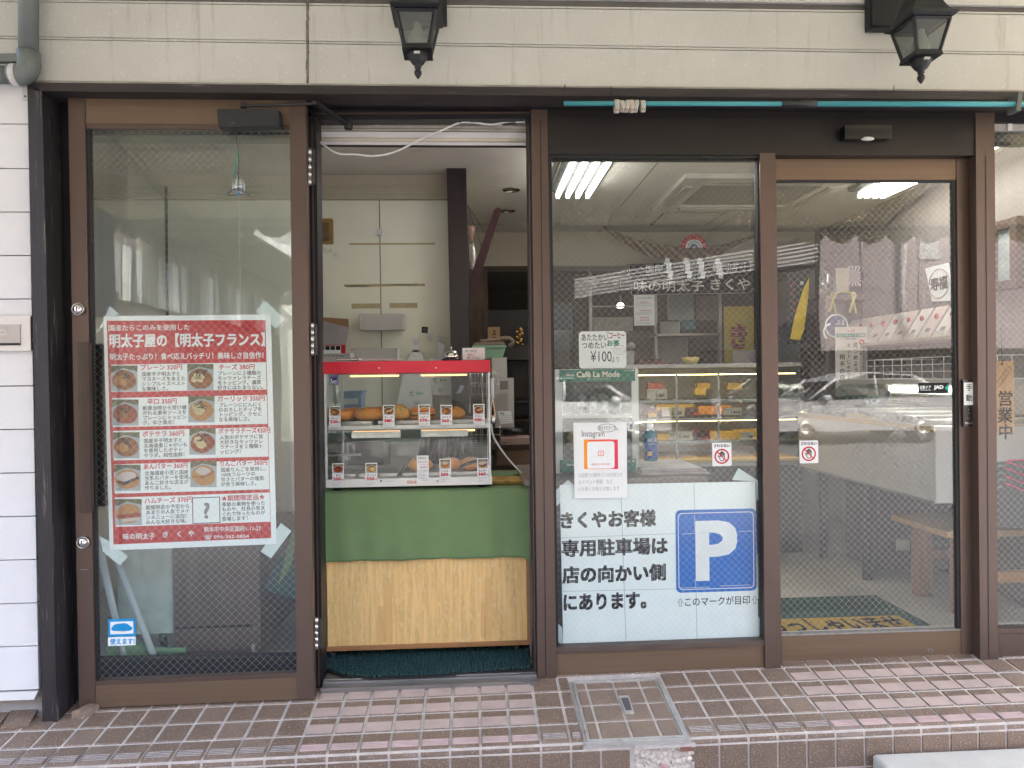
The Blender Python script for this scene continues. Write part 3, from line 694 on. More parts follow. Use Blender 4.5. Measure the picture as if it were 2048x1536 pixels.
m_.tfit('明太子たっぷり！食べ応えバッチリ！美味しさ自信作！', 220, 705, 527, 719, YPp-2*e, KWHT, .02)
rows = [(727, 781.5), (793, 851), (858, 917), (924.5, 983), (990, 1048.5)]
for i, (a, b) in enumerate(rows):
    c = 377.5+i*1.9; pr(c-154.5, a, c+155, b, 2, PB)
TL_ = [735, 803, 868.5, 933.5, 1002]; TR_ = [734.4, 798, 862.7, 927.7, 997]
LT = [('プレーン 320円', '国産辛子明太子と', 'マヨネーズをあえた', 'シンプルイズベスト', 'な美味しさ。'),
      ('辛口 350円', '創業当時から受け継', 'がれる激辛ソースを', 'プレーンにトッピン', 'グ。辛さ満点！'),
      ('ポテサラ 360円', '国産辛子明太子と', '北海道産じゃがいも', 'を使用したポテト', 'サラダ。相性抜群！'),
      ('あんバター 360円', '北海道産小豆と国産', '生乳のバターを使用。', 'あんこ好きな店主が', '作りました。'),
      ('ハムチーズ 370円', '期間限定の予定から', 'あまりの人気でメイ', 'ンメニューに追加！', 'みんな大好きな味。')]
RT = [('チーズ 380円', 'プレーンに２種類の', 'モッツァレラチーズ', 'をトッピング。濃厚', '好きにはたまらない。'),
      ('ガーリック 350円', 'プレーンににんにく', 'のおろしとチップを', 'トッピング。クセに', 'なる美味しさ。'),
      ('ポテサラチーズ420円', '人気のポテサラに皆', '大好きなモッツァレ', 'ラチーズを２種類ト', 'ッピング！'),
      ('りんごバター 360円', '国産りんごを使用し、', '100%フルーツの', '甘さとバターの塩気', 'が合う美味しさ。'),
      ('★期間限定品★', '季節の果物を使った', 'ものや、社長の気ま', 'ぐれで作ったものが', '登場します！')]
PBG = ink('photo pale cloth', (.36, .40, .42)); POL = ink('photo olive garden', (.12, .115, .05)); PBR = ink('photo bread brown', (.24, .085, .022)); PBT = ink('photo bread tan', (.42, .20, .06))
PDK = ink('photo dark topping', (.025, .016, .012)); PCH = ink('photo melted cheese', (.62, .52, .27)); PSUG = ink('photo sugar dusting', (.52, .46, .42)); PHAM = ink('photo ham pink', (.30, .05, .045)); PRD = ink('photo red sauce', (.26, .05, .018))
def blob(mb, u, v, ru, rv, Y, mm, seed=0, wob=.07, n=22):
    rnd = random.Random(seed); ph = [rnd.random()*6.28 for _ in range(3)]
    pts = []
    for i in range(n):
        a = 2*math.pi*i/n; g_ = 1+wob*(math.sin(2*a+ph[0])+.6*math.sin(3*a+ph[1])+.5*math.sin(5*a+ph[2]))
        pts.append(P(u+ru*g_*math.cos(a), v-rv*g_*math.sin(a), Y))
    mb.flat(pts, mm)
def bread_photo(mb, u0, v0, u1, v1, Y, kind, seed, small=False, ee=.0003):
    uc, vc = (u0+u1)/2, (v0+v1)/2; w_, h_ = (u1-u0), (v1-v0); rnd = random.Random(seed)
    mb.flat([P(u, v, Y) for u, v in ((u0, v1), (u1, v1), (u1, v0), (u0, v0))], PBG)
    mb.flat([P(u, v, Y-ee) for u, v in ((u0, v0+h_*.30), (u0+w_*.45, v0+h_*.10), (u1, v0+h_*.22), (u1, v0), (u0, v0))], POL)
    vc += h_*.06; base = {'plain': PBR, 'hot': PRD, 'potato': PBR, 'anko': PBT, 'ham': PBT, 'cheese': PBR, 'garlic': PBT, 'potatocheese': PRD, 'apple': PBT}[kind]
    blob(mb, uc, vc, w_*.46, h_*.38, Y-2*ee, base, seed, .03); L3, L4, L5 = Y-3*ee, Y-4*ee, Y-5*ee
    hi = {'plain': PBT, 'hot': PBR, 'potato': PBT, 'cheese': PCH, 'garlic': PCH, 'potatocheese': PCH, 'apple': PSUG, 'anko': PSUG, 'ham': PBR}[kind]
    if kind in ('plain', 'potato', 'hot'): blob(mb, uc-w_*.12, vc+h_*.02, w_*.2, h_*.2, L3, hi, seed+1, .12)
    elif kind in ('cheese', 'potatocheese', 'garlic'):
        for q in range(4): blob(mb, uc+w_*rnd.uniform(-.22, .22), vc+h_*rnd.uniform(-.2, .12), w_*.15, h_*.12, L3, hi, seed+q, .15)
    elif kind == 'anko':
        blob(mb, uc-w_*.02, vc-h_*.1, w_*.36, h_*.2, L3, hi, seed+1, .08); mb.flat([P(u, v, L4) for u, v in ((uc-w_*.44, vc+h_*.08), (uc-w_*.1, vc+h_*.24), (uc+w_*.44, vc-h_*.02), (uc+w_*.4, vc-h_*.12), (uc-w_*.05, vc+h_*.08))], ink('photo bean paste', (.05, .03, .035)))
    elif kind == 'apple':
        blob(mb, uc, vc-h_*.16, w_*.30, h_*.15, L3, hi, seed+1, .08); mb.flat([P(u, v, L4) for u, v in ((uc-w_*.42, vc+h_*.04), (uc+w_*.02, vc+h_*.02), (uc+w_*.38, vc-h_*.2), (uc+w_*.3, vc-h_*.06), (uc, vc+h_*.12))], PBR)
    elif kind == 'ham':
        mb.flat([P(u, v, L4) for u, v in ((uc-w_*.46, vc+h_*.06), (uc+w_*.46, vc-h_*.04), (uc+w_*.46, vc+h_*.1), (uc-w_*.4, vc+h_*.2))], PHAM)
        mb.flat([P(u, v, L4) for u, v in ((uc-w_*.36, vc+h_*.22), (uc+w_*.44, vc+h_*.14), (uc+w_*.36, vc+h_*.26), (uc-w_*.2, vc+h_*.33))], PSUG)
    if kind in ('plain', 'hot', 'cheese', 'potatocheese', 'potato', 'garlic'):
        for q in range(5 if small else 9):
            a = rnd.uniform(0, 3.14); l_ = w_*rnd.uniform(.06, .14); x, y = uc+w_*rnd.uniform(-.15, .18), vc-h_*rnd.uniform(.08, .32)
            mb.line([(x-l_*math.cos(a), y-l_*math.sin(a)), (x+l_*math.cos(a), y+l_*math.sin(a))], w_*.03, L5, PDK)
KL = ['plain', 'hot', 'potato', 'anko', 'ham']; KR = ['cheese', 'garlic', 'potatocheese', 'apple']
for i in range(5):
    du = i*2.1; dv = TL_[i]-735
    bread_photo(m_, 221.5+du, 731+dv, 275+du, 783+dv, YPp-3*e, KL[i], 10+i)
    if i < 4: bread_photo(m_, 374.5+du, 728+TR_[i]-734.4, 427+du, 781+TR_[i]-734.4, YPp-3*e, KR[i], 30+i)
    t = LT[i]; pt_(t[0], 280+du+(12 if i == 1 else 0), TL_[i], 12.2, KRED, .022, sx=.98 if i != 3 else .9)
    for j in range(4): pt_(t[j+1], 283+du, TL_[i]+13.4+9.8*j, 9.35, KBLK, .012)
    t = RT[i]; sx_ = {2: .87, 3: .87, 1: .97}.get(i, 1)
    pt_(t[0], (437 if i in (0, 4) else 432.5)+du-(0 if i < 4 else 3), TR_[i], 12.2, KRED, .022, sx=sx_)
    for j in range(4): pt_(t[j+1], 435+du, TR_[i]+12.4+9.6*j, 9.35, KBLK, .012)
for q in (((386, 1047), (440, 1045), (439, 994), (385, 996)),):
    for a, b in zip(q, q[1:]+q[:1]): m_.line([a, b], 1.6, YPp-3*e, KBLK)
pt_('?', 412.5, 1020, 42, KGRY, .03, 'c')
m_.tfit('味の明太子', 246, 1066, 310, 1079, YPp-2*e, KWHT, .02)
for ch, u, v in (('き', 330, 1069), ('く', 357, 1068), ('や', 382, 1067)): pt_(ch, u, v, 13, KWHT, .02, 'c')
m_.tfit('熊本市中央区国府1-11-27', 408, 1052, 522, 1063, YPp-2*e, KWHT, .012)
m_.tfit('☎ 096-362-0854', 408, 1068.5, 498, 1078, YPp-2*e, KWHT, .012)
part('printed_sheet', m_, po)
for q in (((203, 648), (192, 667), (223, 635), (238, 628), (220, 612)), ((512, 621), (552, 657), (569, 638), (531, 602)), ((521, 1103), (542, 1116.5), (583, 1062), (562, 1046)), ((197, 1070), (206, 1104), (240, 1131), (256, 1113), (222, 1085))):
    t_ = MB(); t_.pq(q, YPp+.002, .0006, TAPE); part('tape', t_, po)
# IC card sticker on the open door
st = MB(); Y_ = YD+.0125
st.rc(216, 1238, 271, 1273, Y_, .0005, KSKY); st.rc(220.5, 1243, 266.5, 1268, Y_-e, .0002, KWHT); blob(st, 243.5, 1255.5, 19, 9.5, Y_-2*e, KSKY, 3, .1)
for q in range(7): st.line([(229+q*4, 1262.5), (231.5+q*4, 1262.5)], 1.4, Y_-3*e, KWHT)
st.rc(216, 1274, 271, 1291, Y_, .0005, PAPERB); st.tfit('使えます!', 220, 1276.5, 269, 1289, Y_-e, KSKY, .03)
solo('sticker', 'small blue and white payment sticker low on the open glass door', 'sticker', st)

# glass wind bell on a cord from the door closer
wb = thing('wind_bell', 'clear glass wind bell with a green cord in front of the open door', 'wind bell', P(477, 392, YD-.06))
YB = YD-.06
q = MB(); q.tube([P(469, 250, YB+.02), P(472, 272, YB), P(475.5, 300, YB)], .0011, BLACK, 5); q.tube([P(476, 300, YB), P(478, 330, YB), P(477, 356, YB)], .0009, BLACK, 5)
q.tube([P(477, 352, YB), P(477, 384, YB)], .0008, BLACK, 5); part('cord', q, wb)
q = MB(); q.tube([P(476.5, 300, YB), P(471.5, 328, YB), P(467.5, 358, YB)], .0021, mat('green cord', (.02, .30, .20), .7), 6); part('ribbon', q, wb)
q = MB(); kk = (YB-C.y)/F; c = P(477, 382, YB)
q.lathe([(11.5*kk, 0), (11.2*kk, 10*kk), (10*kk, 19*kk), (6*kk, 25*kk), (1*kk, 27*kk)], c, PLASTG, 18)
for i in range(8):
    a = 2*math.pi*i/8; q.tube([(c.x+11.7*kk*math.cos(a), c.y+11.7*kk*math.sin(a), c.z), (c.x+11.4*kk*math.cos(a), c.y+11.4*kk*math.sin(a), c.z+13*kk), (c.x+7*kk*math.cos(a), c.y+7*kk*math.sin(a), c.z+24*kk)], .0009, KWHT, 5)
part('bell', q, wb)
q = MB(); ring_ = []
for i in range(41):
    a = 2*math.pi*i/40; r_ = (19+1.2*math.cos(4*a))*kk; ring_.append((c.x+r_*math.cos(a), c.y+r_*math.sin(a)*.9, c.z-5*kk+3.0*kk*math.cos(2*a+math.pi)))
q.tube(ring_, .0012, mat('cobalt rim', (.02, .04, .16), .2), 6); part('rim', q, wb)
q = MB(); q.add([(c.x, c.y, c.z-3*kk)]+ring_[:-1], [(0, i+1, (i+1) % 40+1) for i in range(40)], PLASTG, True); part('skirt', q, wb)
q = MB(); b_ = P(477.5, 388, YB-.03); q.ball(b_, .0045, .004, .006, mat('blue glass bead', (.0, .16, .34), .1)); part('bead', q, wb)
q = MB(); q.tube([P(477.5, 392, YB), P(479, 520, YB), P(482, 600, YB)], .0004, mat('nylon line', (.6, .6, .58), .4), 4); part('line', q, wb)
# ---------------------------------------------------------------- fixed shop window
fw = thing('shop_window', 'large fixed wired glass window with a parking notice, between the brown posts', 'window', P(1320, 1350, .03))
q = MB(); q.pq([(1113.5, 1357), (1530.4, 1337), (1530, 1291.5), (1113, 1307)], .012, .05, ALUL); part('base_panel', q, fw, .001)
q = MB(); q.pq([(1113.2, 1307.6), (1530.2, 1292), (1529.8, 1280.5), (1112.8, 1295.5)], .004, .05, mat('worn bronze sill', (.10, .072, .058), .5, metal=.3, var=.25, scale=14, stretch=(.4, 3, 3), stain=((.25, .22, .2), 20, .66, (.3, 3, 3)))); part('sill', q, fw, .002)
q = MB(); q.pq([(1111, 1297), (1117, 1297), (1103, 314), (1095.5, 314)], .014, .03, BLACK); q.pq([(1526, 1283), (1531, 1283), (1520, 314), (1514.5, 314)], .014, .03, BLACK)
q.pq([(1095.5, 316), (1520, 316), (1520, 309.5), (1095.5, 309.5)], .014, .03, BLACK); part('gasket', q, fw)
q = MB(); q.pq([(1112, 1300), (1530, 1285), (1519, 310), (1096, 310)], .034, .005, CGLASS, WGLASS); part('glass', q, fw)

# ---------------------------------------------------------------- sliding door
YL = .044
sd_ = thing('sliding_door', 'brown framed automatic sliding door of wired glass at the right', 'door', P(1750, 1320, YL))
q = MB(); q.pq([(1923, 1315), (1951.5, 1313), (1944.5, 317), (1913, 317)], YL, .035, ALU); part('stile', q, sd_, .002)
q = MB(); q.pq([(1545, 1327), (1563, 1326.5), (1552, 317), (1534, 317)], YL, .035, ALU); part('stile', q, sd_, .002)
q = MB(); q.pq([(1552, 359.5), (1913.6, 359.5), (1913, 317.5), (1551.6, 317.5)], YL+.003, .03, ALUL); q.pq([(1552, 363.5), (1913.6, 363.5), (1913.6, 360), (1552, 360)], YL+.004, .02, BLACK); part('rail', q, sd_, .001)
q = MB(); q.pq([(1563.4, 1326), (1922.6, 1314.5), (1922, 1261), (1562.6, 1272.5)], YL+.003, .03, ALUL)
q.pq([(1562.6, 1272.3), (1922, 1260.8), (1922, 1258.4), (1562.6, 1269.6)], YL+.001, .03, mat('dusty rail top', (.26, .24, .22), .8, var=.25, scale=30))
h_ = P(1861, 1301, YL+.003); q.lathe([(.010, 0), (.009, -.001)], (h_.x, YL+.003, h_.z), mat('scraped metal', (.22, .2, .19), .5), 12, 'y', sx=1.2, sy=.7); q.lathe([(.005, 0), (.005, -.0018)], (h_.x, YL+.003, h_.z), BLACK, 10, 'y', sx=1.3, sy=.6); part('rail', q, sd_, .001)
q = MB(); q.pq([(1915, 1262), (1922, 1262), (1913, 364), (1905.5, 364)], YL+.006, .02, BLACK); part('gasket', q, sd_)
q = MB(); q.pq([(1562, 1274), (1922, 1262), (1913, 360), (1552, 360)], YL+.014, .005, CGLASS, WGLASS); part('glass', q, sd_)
q = MB(); q.pq([(1563, 1330.5), (1961, 1317), (1961, 1314), (1563, 1327.5)], YL-.012, .05, BLACK); q2 = P(1762, 1325, .05); 
part('floor_gap', q, sd_)
tp = MB(); q = tp; q.rc(1926.5, 759, 1949, 853, YL-.012, .012, mat('dark touch plate', (.06, .055, .055), .3, metal=.7)); q.rc(1926.5, 759, 1948.5, 813, YL-.0145, .004, PLASTG); q.rc(1928, 765, 1948, 810, YL-.0150, .0005, PAPERB)
q.tem('手', 1938, 775, 15, YL-.0154, KBLK, .01, 'c'); q.tem('動', 1938, 796, 15, YL-.0154, KBLK, .01, 'c')
for ch, v in (('ト', 819), ('さ', 827), ('い', 836)): q.tem(ch, 1937, v, 6.5, YL-.0122, STEEL, .01, 'c')
q.tfit('PUSH', 1931, 844, 1944, 848, YL-.0122, STEEL, .01); part('touch_plate', q, sd_, .0008)
db = MB(); db.pq([(1951, 1318), (1975, 1318), (1967, 311), (1944, 311)], .046, .05, DARKSH); part('jamb', db, bl, .001)
gr = MB(); a = P(1563, 1334, .02); b = P(1962, 1322, .02); gr.box(a.x, b.x, -.005, .30, -.03, b.z+.004, mat('dusty guide rail', (.30, .285, .26), .7, metal=.3, var=.2, scale=14, stretch=(.4, 3, 3), stain=((.09, .085, .08), 16, .6, (.3, 3, 3)))); part('guide_rail', gr, bl, .002)
sn = thing('door_sensor', 'black motion sensor box on the header above the sliding door', 'sensor', P(1735, 278, -.02))
q = MB(); q.rc(1690, 250, 1783, 277, -.036, .042, mat('black sensor plastic', (.008, .009, .011), .25)); part('housing', q, sn, .004)
c = P(1735, 272, -.03); q = MB(); q.ball((c.x, -.030, P(1735, 276.5, -.036).z), .027, .012, .008, mat('milky sensor lens', (.62, .60, .56), .3)); part('lens', q, sn)

# ---------------------------------------------------------------- right hand window
rw = thing('corner_window', 'wired glass window cut off by the right picture edge, with a wooden open sign', 'window', P(2080, 1310, .03))
q = MB(); q.pq([(1996.5, 1314), (2300, 1302), (2300, 1258), (1996.5, 1268)], .012, .06, ALU); q.pq([(1996.5, 1267.5), (2300, 1257.5), (2300, 1250), (1996.5, 1258)], .008, .05, ALU); part('rail', q, rw, .002)
q = MB(); q.pq([(1989, 262), (2300, 262), (2300, 246), (1989, 246)], .03, .04, mat('pale blind rail', (.42, .40, .37), .5, metal=.2)); q.pq([(1989, 290), (2300, 290), (2300, 264), (1989, 264)], .05, .03, DARKSH); part('head_rail', q, rw, .001)
q = MB(); q.rc(2016, 246, 2025, 261, .024, .004, WHITEP); part('rail_clip', q, rw)
q = MB(); q.pq([(1996, 1268), (2300, 1258), (2300, 240), (1989, 240)], .034, .005, CGLASS, WGLASS); part('glass', q, rw)
hd = MB(); hd.pq([(1989, 246), (2300, 250), (2300, 205), (1989, 205)], .02, .06, DARKSH); part('head_frame', hd, bl)

# ---------------------------------------------------------------- notices on and behind the fixed window
YG = .046
pk = thing('parking_notice', 'large white parking notice with a blue P sign in the fixed window', 'notice', P(1316, 1290, YG))
q = MB(); q.pq([(1126.5, 1291), (1517.5, 1276.5), (1510.5, 963), (1119.5, 970)], YG, .0008, PAPERB)
SEAM = ink('taped seam', (.47, .54, .52)); y_ = YG-e
for a in (((1241.5, 968), (1252, 1287)), ((1388, 966), (1394, 1281))): q.line(a, 1.6, y_, SEAM)
for a in (((1121, 1076), (1514, 1061)), ((1123, 1183), (1516, 1174))): q.line(a, 1.2, y_, SEAM)
q.tfit('きくやお客様', 1121, 1021, 1312, 1056, y_-e, KBLK, .045, tilt=-.004)
q.tfit('専用駐車場は', 1123, 1077, 1336, 1112, y_-e, KBLK, .045, tilt=-.004)
q.tfit('店の向かい側', 1124, 1130, 1332, 1165, y_-e, KBLK, .045, tilt=-.004)
q.tfit('にあります。', 1127, 1186, 1293, 1220, y_-e, KBLK, .045, tilt=-.004)
def rrect(mb, u0, v0, u1, v1, r, Y, mm, n=6):
    pts = []
    x0, x1, z0, z1 = R(u0, v0, u1, v1, Y); rr = r*(Y-C.y)/F
    for cx_, cz_, a0 in ((x1-rr, z1-rr, 0), (x0+rr, z1-rr, 90), (x0+rr, z0+rr, 180), (x1-rr, z0+rr, 270)):
        for i in range(n+1): a = math.radians(a0+90*i/n); pts.append((cx_+rr*math.cos(a), Y, cz_+rr*math.sin(a)))
    mb.flat(pts, mm); return pts
rrect(q, 1351.5, 1018.5, 1513, 1183.5, 10, y_-e, KBLU)
rrect(q, 1356.5, 1024.5, 1508, 1178, 9, y_-2*e, KWHT); rrect(q, 1358, 1026, 1506.5, 1176.5, 8, y_-3*e, KBLU)
q.tfit('P', 1391, 1041, 1475, 1161, y_-4*e, KWHT, .035)
q.tfit('このマークが目印', 1370, 1193, 1500, 1211, y_-e, KBLK, .01, tilt=-.003)
q.tfit('⇧', 1355, 1196, 1366, 1213, y_-e, KGRY); q.tfit('⇧', 1504, 1191, 1515, 1208, y_-e, KGRY)
CR = ink('worn crease white', (.50, .60, .66))
for a in (((1365, 1068), (1392, 1066.5)), ((1400, 1065.5), (1440, 1064.5)), ((1478, 1063), (1506, 1062)), ((1389, 1030), (1390, 1062)), ((1390, 1158), (1392, 1178)), ((1360, 1176), (1420, 1174)), ((1440, 1172), (1500, 1170))): q.line(a, 1.1, y_-5*e, CR)
part('printed_sheet', q, pk)
for t_ in (((1110, 1014), (1118, 1008), (1146, 970), (1136, 960), (1112, 980)), ((1464, 960), (1512, 963), (1513, 1000), (1523, 1002), (1522, 965), (1477, 936)), ((1114, 1283), (1127, 1291), (1124, 1255), (1115, 1246)), ((1516, 1274), (1527, 1264), (1526, 1242), (1517, 1234))):
    b_ = MB(); b_.pq([t_[i] for i in range(len(t_))], YG+.002, .0006, TAPE); part('tape', b_, pk)
# instagram note, stuck on the street side
YI = .0325
nt_ = MB(); nt_.pq([(1149.5, 997), (1254.5, 995.5), (1253.5, 844.5), (1146.5, 845.5)], YI, .0005, PAPER); y_ = YI-e
nt_.tfit('Instagram', 1164, 861, 1209, 877, y_, KBLK, -.004); nt_.tfit('明太子のきくや', 1197.5, 851, 1231, 861, y_, KBLK, -.003); nt_.tem('の', 1232, 859, 6, y_, KBLK)
bub = [(1214+18.5*math.cos(math.radians(a)), 856-8*math.sin(math.radians(a))) for a in range(0, 361, 20)]; nt_.line(bub, .8, y_, KBLK)
gradient = [ink('card orange', (.85, .30, .03)), ink('card coral', (.80, .13, .07)), ink('card rose', (.72, .06, .10))]
for i, (a, b) in enumerate(((1168, 1178), (1178, 1222), (1222, 1236))): nt_.rc(a, 879, b, 938, y_, .0002, gradient[i])
rrect(nt_, 1174.5, 883, 1229, 937, 5, y_-2*e, KWHT)
IC = ink('card icon red', (.72, .16, .10))
rrect(nt_, 1196, 901, 1208, 912, 3, y_-3*e, IC); rrect(nt_, 1197.3, 902.3, 1206.7, 910.7, 2.4, y_-4*e, KWHT); nt_.ring(1202, 906.5, 1.7, 2.7, y_-5*e, IC)
nt_.tfit('@KIKUYA_MENTAIKO', 1183, 926.5, 1221, 931, y_-3*e, IC, .01)
nt_.tfit('☆店頭での新作パンのお知らせ', 1156, 945.5, 1245, 954.5, y_, KGRY, -.006, tilt=-.001); nt_.tfit('☆イベント情報　など', 1157, 959, 1226, 968, y_, KGRY, -.006); nt_.tfit('いち早くお知らせ致します', 1157, 973, 1239, 982, y_, KGRY, -.006, tilt=-.001)
solo('notice', 'white handwritten note with an orange and pink card, overlapping the parking notice', 'notice', nt_)
# coffee price card
cf = MB(); cf_pts = rrect(cf, 1158, 662.5, 1252.5, 736.5, 7, YG+.03, PAPER); cf.prism([Vector(p)+Vector((0, .0003, 0)) for p in cf_pts], (0, .001, 0), PAPER); y_ = YG+.03-e
cf.tfit('あたたかい', 1163, 668, 1217, 681.5, y_, KBLK, .01, tilt=-.003); cf.tfit('コーヒー', 1219, 664.5, 1249, 677, y_, KBRN, .04, tilt=-.002); cf.ring(1215.5, 665.5, 2, 2.6, y_, KBLK)
cf.tfit('つめたい', 1164, 684, 1212, 697, y_, KBLK, .01); cf.tfit('お茶', 1214, 680, 1239, 692.5, y_, KGRN, .04); cf.tfit('¥100', 1181, 702, 1223.5, 723.5, y_, KBLK, .0, tilt=-.003); cf.tfit('より', 1223.5, 713, 1238, 725, y_, KBLK, .0)
bub = [(1239+12.5*math.cos(math.radians(a)), 699.8-9.5*math.sin(math.radians(a))) for a in range(0, 361, 20)]; cf.line(bub, .6, y_, ink('thin red pen', (.4, .1, .1))); cf.tfit('店内へ', 1230, 695, 1246, 700, y_, KGRY, -.01); cf.tfit('どうぞ', 1234, 701, 1250, 706, y_, KGRY, -.01)
solo('price_card', 'white handwritten hot coffee and cold tea card standing on the drinks case', 'price card', cf)
# no touching stickers
def notouch(u0, v0, u1, v1, Y, lab):
    q = MB(); pts = rrect(q, u0, v0, u1, v1, 3, Y, PAPER); q.prism([Vector(p)+Vector((0, .0003, 0)) for p in pts], (0, .0004, 0), PAPER); y = Y-e; w_ = u1-u0
    uc = (u0+u1)/2; vc = v0+(v1-v0)*.585
    q.tfit('さわらない', u0+w_*.08, v0+2.5, u1-w_*.08, v0+9, y, KBLK, .03)
    r_ = w_*.385
    HB = KBLK
    hand = [(-.18, .62), (.22, .62), (.38, .15), (.36, -.42), (.26, -.45), (.22, -.05), (.20, -.60), (.09, -.62), (.06, -.08), (.02, -.70), (-.09, -.70), (-.08, -.06), (-.16, -.56), (-.26, -.53), (-.20, .12), (-.44, -.12), (-.52, -.02), (-.30, .32)]
    hp = [(uc+x*r_*.95, vc+y0*r_*.95) for x, y0 in hand]
    q.line(hp+[hp[0]], w_*.035, y, HB)
    q.ring(uc, vc, r_*.84, r_*1.04, y-e, KRED, 36); a = r_*.68; q.line([(uc-a, vc-a), (uc+a, vc+a)], w_*.06, y-2*e, KRED)
    solo('sticker', lab, 'sticker', q, 'white do not touch stickers')
notouch(1424.5, 885.5, 1463, 932, .0325, 'white do not touch sticker with a crossed hand on the fixed window')
notouch(1599, 881, 1636.5, 926.5, YL+.012, 'white do not touch sticker with a crossed hand on the sliding door')
q = MB(); q.rc(1836, 765.5, 1898, 786.5, YL+.012, .0005, ink('sticker black', (.02, .022, .024))); y_ = YL+.012-e
q.tfit('自動ドア', 1840, 771, 1862, 778, y_, KWHT, .02); q.line([(1840, 780), (1862, 780)], .9, y_, KWHT); q.tfit('JAD', 1867.5, 770.5, 1887, 780, y_, KWHT, .05)
q.flat([P(u, v, y_) for u, v in ((1889.5, 776), (1897, 784), (1897, 768))], ink('mint arrow', (.05, .42, .27)))
solo('sticker', 'black automatic door sticker with a green arrow on the sliding door glass', 'sticker', q)
# wooden open sign
ob = thing('hanging_sign', 'wooden board with brush writing hung behind the corner window', 'sign', P(2010, 865, .10))
q = MB(); WD = mat('pale sign wood', (.42, .235, .10), .6, var=.16, scale=8, stretch=(6, 6, .8), bump=.1)
q.pq([(1994, 870), (2028.5, 868), (2027.5, 722), (1992, 723)], .10, .008, WD); y_ = .10-e
q.tvert('営業中', 2010, 797, 34, y_, KBLK, .02, .98)
bx_ = [(1994, 769), (1998, 774), (2023, 738), (2016, 732), (1994, 765)]; q.line(bx_, .9, y_, KBLK)
for i, ch in enumerate('いらっしゃい'): q.tem(ch, 2015.5-i*3.2, 740+i*5, 6, y_, KBLK, .0, 'c')
part('board', q, ob, .001)
q = MB(); q.tube([P(2004.5, 729, .098), P(2003.5, 700, .10), P(2003, 655, .10)], .0012, BLACK, 5); q.ball(P(2004.5, 728, .096), .004, .003, .004, BLACK, 8, 6); part('cord', q, ob)
q = MB(); q.pq([(2296, 1310), (2340, 1308), (2340, 205), (2296, 205)], 0, .09, ALU); part('mullion', q, bl, .002)
q = MB(); x_ = P(2341, 700, YS+.03).x; z0_ = P(2341, 700, 0).z
for i in range(17): q.box(x_, 4.45, -.06, -.04, .02+i*.137, .152+i*.137, SIDWHT)
q.box(x_, 4.45, -.039, .02, -.05, 2.36, GROOVE); part('side_siding', q, bl, .003)
# ---------------------------------------------------------------- room shell
ZC = 2.35
WALLB = mat('cream bulkhead paint', (.47, .42, .33), .8, var=.06, scale=3, stain=((.32, .28, .21), 3, .66))
CEIL = mat('stained ceiling board', (.68, .64, .57), .85, var=.10, scale=2, stain=((.44, .39, .35), 2.2, .60))
GREEN = mat('pale green wall panel', (.76, .765, .64), .5, var=.05, scale=2, stain=((.31, .31, .22), 3, .64, (1, 1, 2)))
CORN = mat('cream cornice', (.44, .41, .31), .6, var=.06)
FLOOR = mat('grey vinyl floor', (.42, .39, .35), .45, var=.16, scale=3, bump=.15, bscale=260, fleck=((.28, .26, .23), 60, .62))
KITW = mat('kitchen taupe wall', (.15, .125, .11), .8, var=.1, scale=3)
RWALL = mat('right side wallpaper', (.24, .21, .20), .8, var=.06, scale=3)
s_ = MB(); s_.box(-1.9, 3.6, .12, 6.2, -.06, .012, FLOOR); struct('shop_floor', s_)
rm = thing('shop_room', 'shop interior seen through the open doorway and the windows, with pale green and cream walls', 'room', (1, 2, .02))
s_ = MB(); s_.box(-1.9, 3.6, .12, 3.0, ZC, ZC+.05, CEIL)
for x in (1.62, 2.53): s_.box(x, x+.006, .12, 3.0, ZC-.0015, ZC, mat('ceiling board joint', (.20, .18, .16), .9))
s_.box(-1.9, 3.6, .118, .20, P(1300, 293, .12).z+.03, ZC+.05, CORN); part('ceiling', s_, rm)
s_ = MB(); YW = 1.40; x0 = -1.9; x1 = P(899, 500, YW).x
zq = [P(770, v, YW).z for v in (340, 372, 401)]
s_.box(x0, x1, YW-.012, YW+.05, zq[1], ZC, WALLB)
for i in range(6): s_.box(x0, x1, YW-.016-.008*(5-i)*.5, YW, zq[2]+(zq[1]-zq[2])*i/6, zq[2]+(zq[1]-zq[2])*(i+.86)/6, CORN)
part('cornice', s_, rm, .001)
s_ = MB(); s_.box(x0, P(760.5, 600, YW).x, YW, YW+.05, .0, zq[2], GREEN); s_.box(P(762.5, 600, YW).x, x1, YW, YW+.05, .0, zq[2], GREEN)
s_.box(P(760.5, 600, YW).x, P(762.5, 600, YW).x, YW+.004, YW+.05, 0, zq[2], GROOVE)
OT = mat('old yellow tape mark', (.42, .36, .20), .5, var=.15, scale=40); OTW = mat('torn pale tape', (.55, .55, .47), .5)
for a in ((698, 486, 870, 489.5, 0), (688, 568, 850, 573, 0), (703, 607, 763, 617, 0), (779, 606, 835, 616, 0), (692, 571.5, 740, 574.5, 1), (772, 568.5, 830, 570, 1)): s_.rc(*a[:4], YW-.0006, .0005, OTW if a[4] else OT)
part('green_wall', s_, rm)
s_ = MB(); s_.box(-1.95, -1.9, .12, 6.2, 0, ZC, WALLB); part('end_wall', s_, rm)
s_ = MB(); s_.box(3.42, 3.6, .12, 3.0, 0, ZC, RWALL); part('side_wall', s_, rm)
s_ = MB(); YBK = 3.0; zb = P(1300, 531, YBK).z
s_.box(x1-.05, 3.6, YBK, YBK+.30, zb, ZC, WALLB); part('bulkhead', s_, rm)
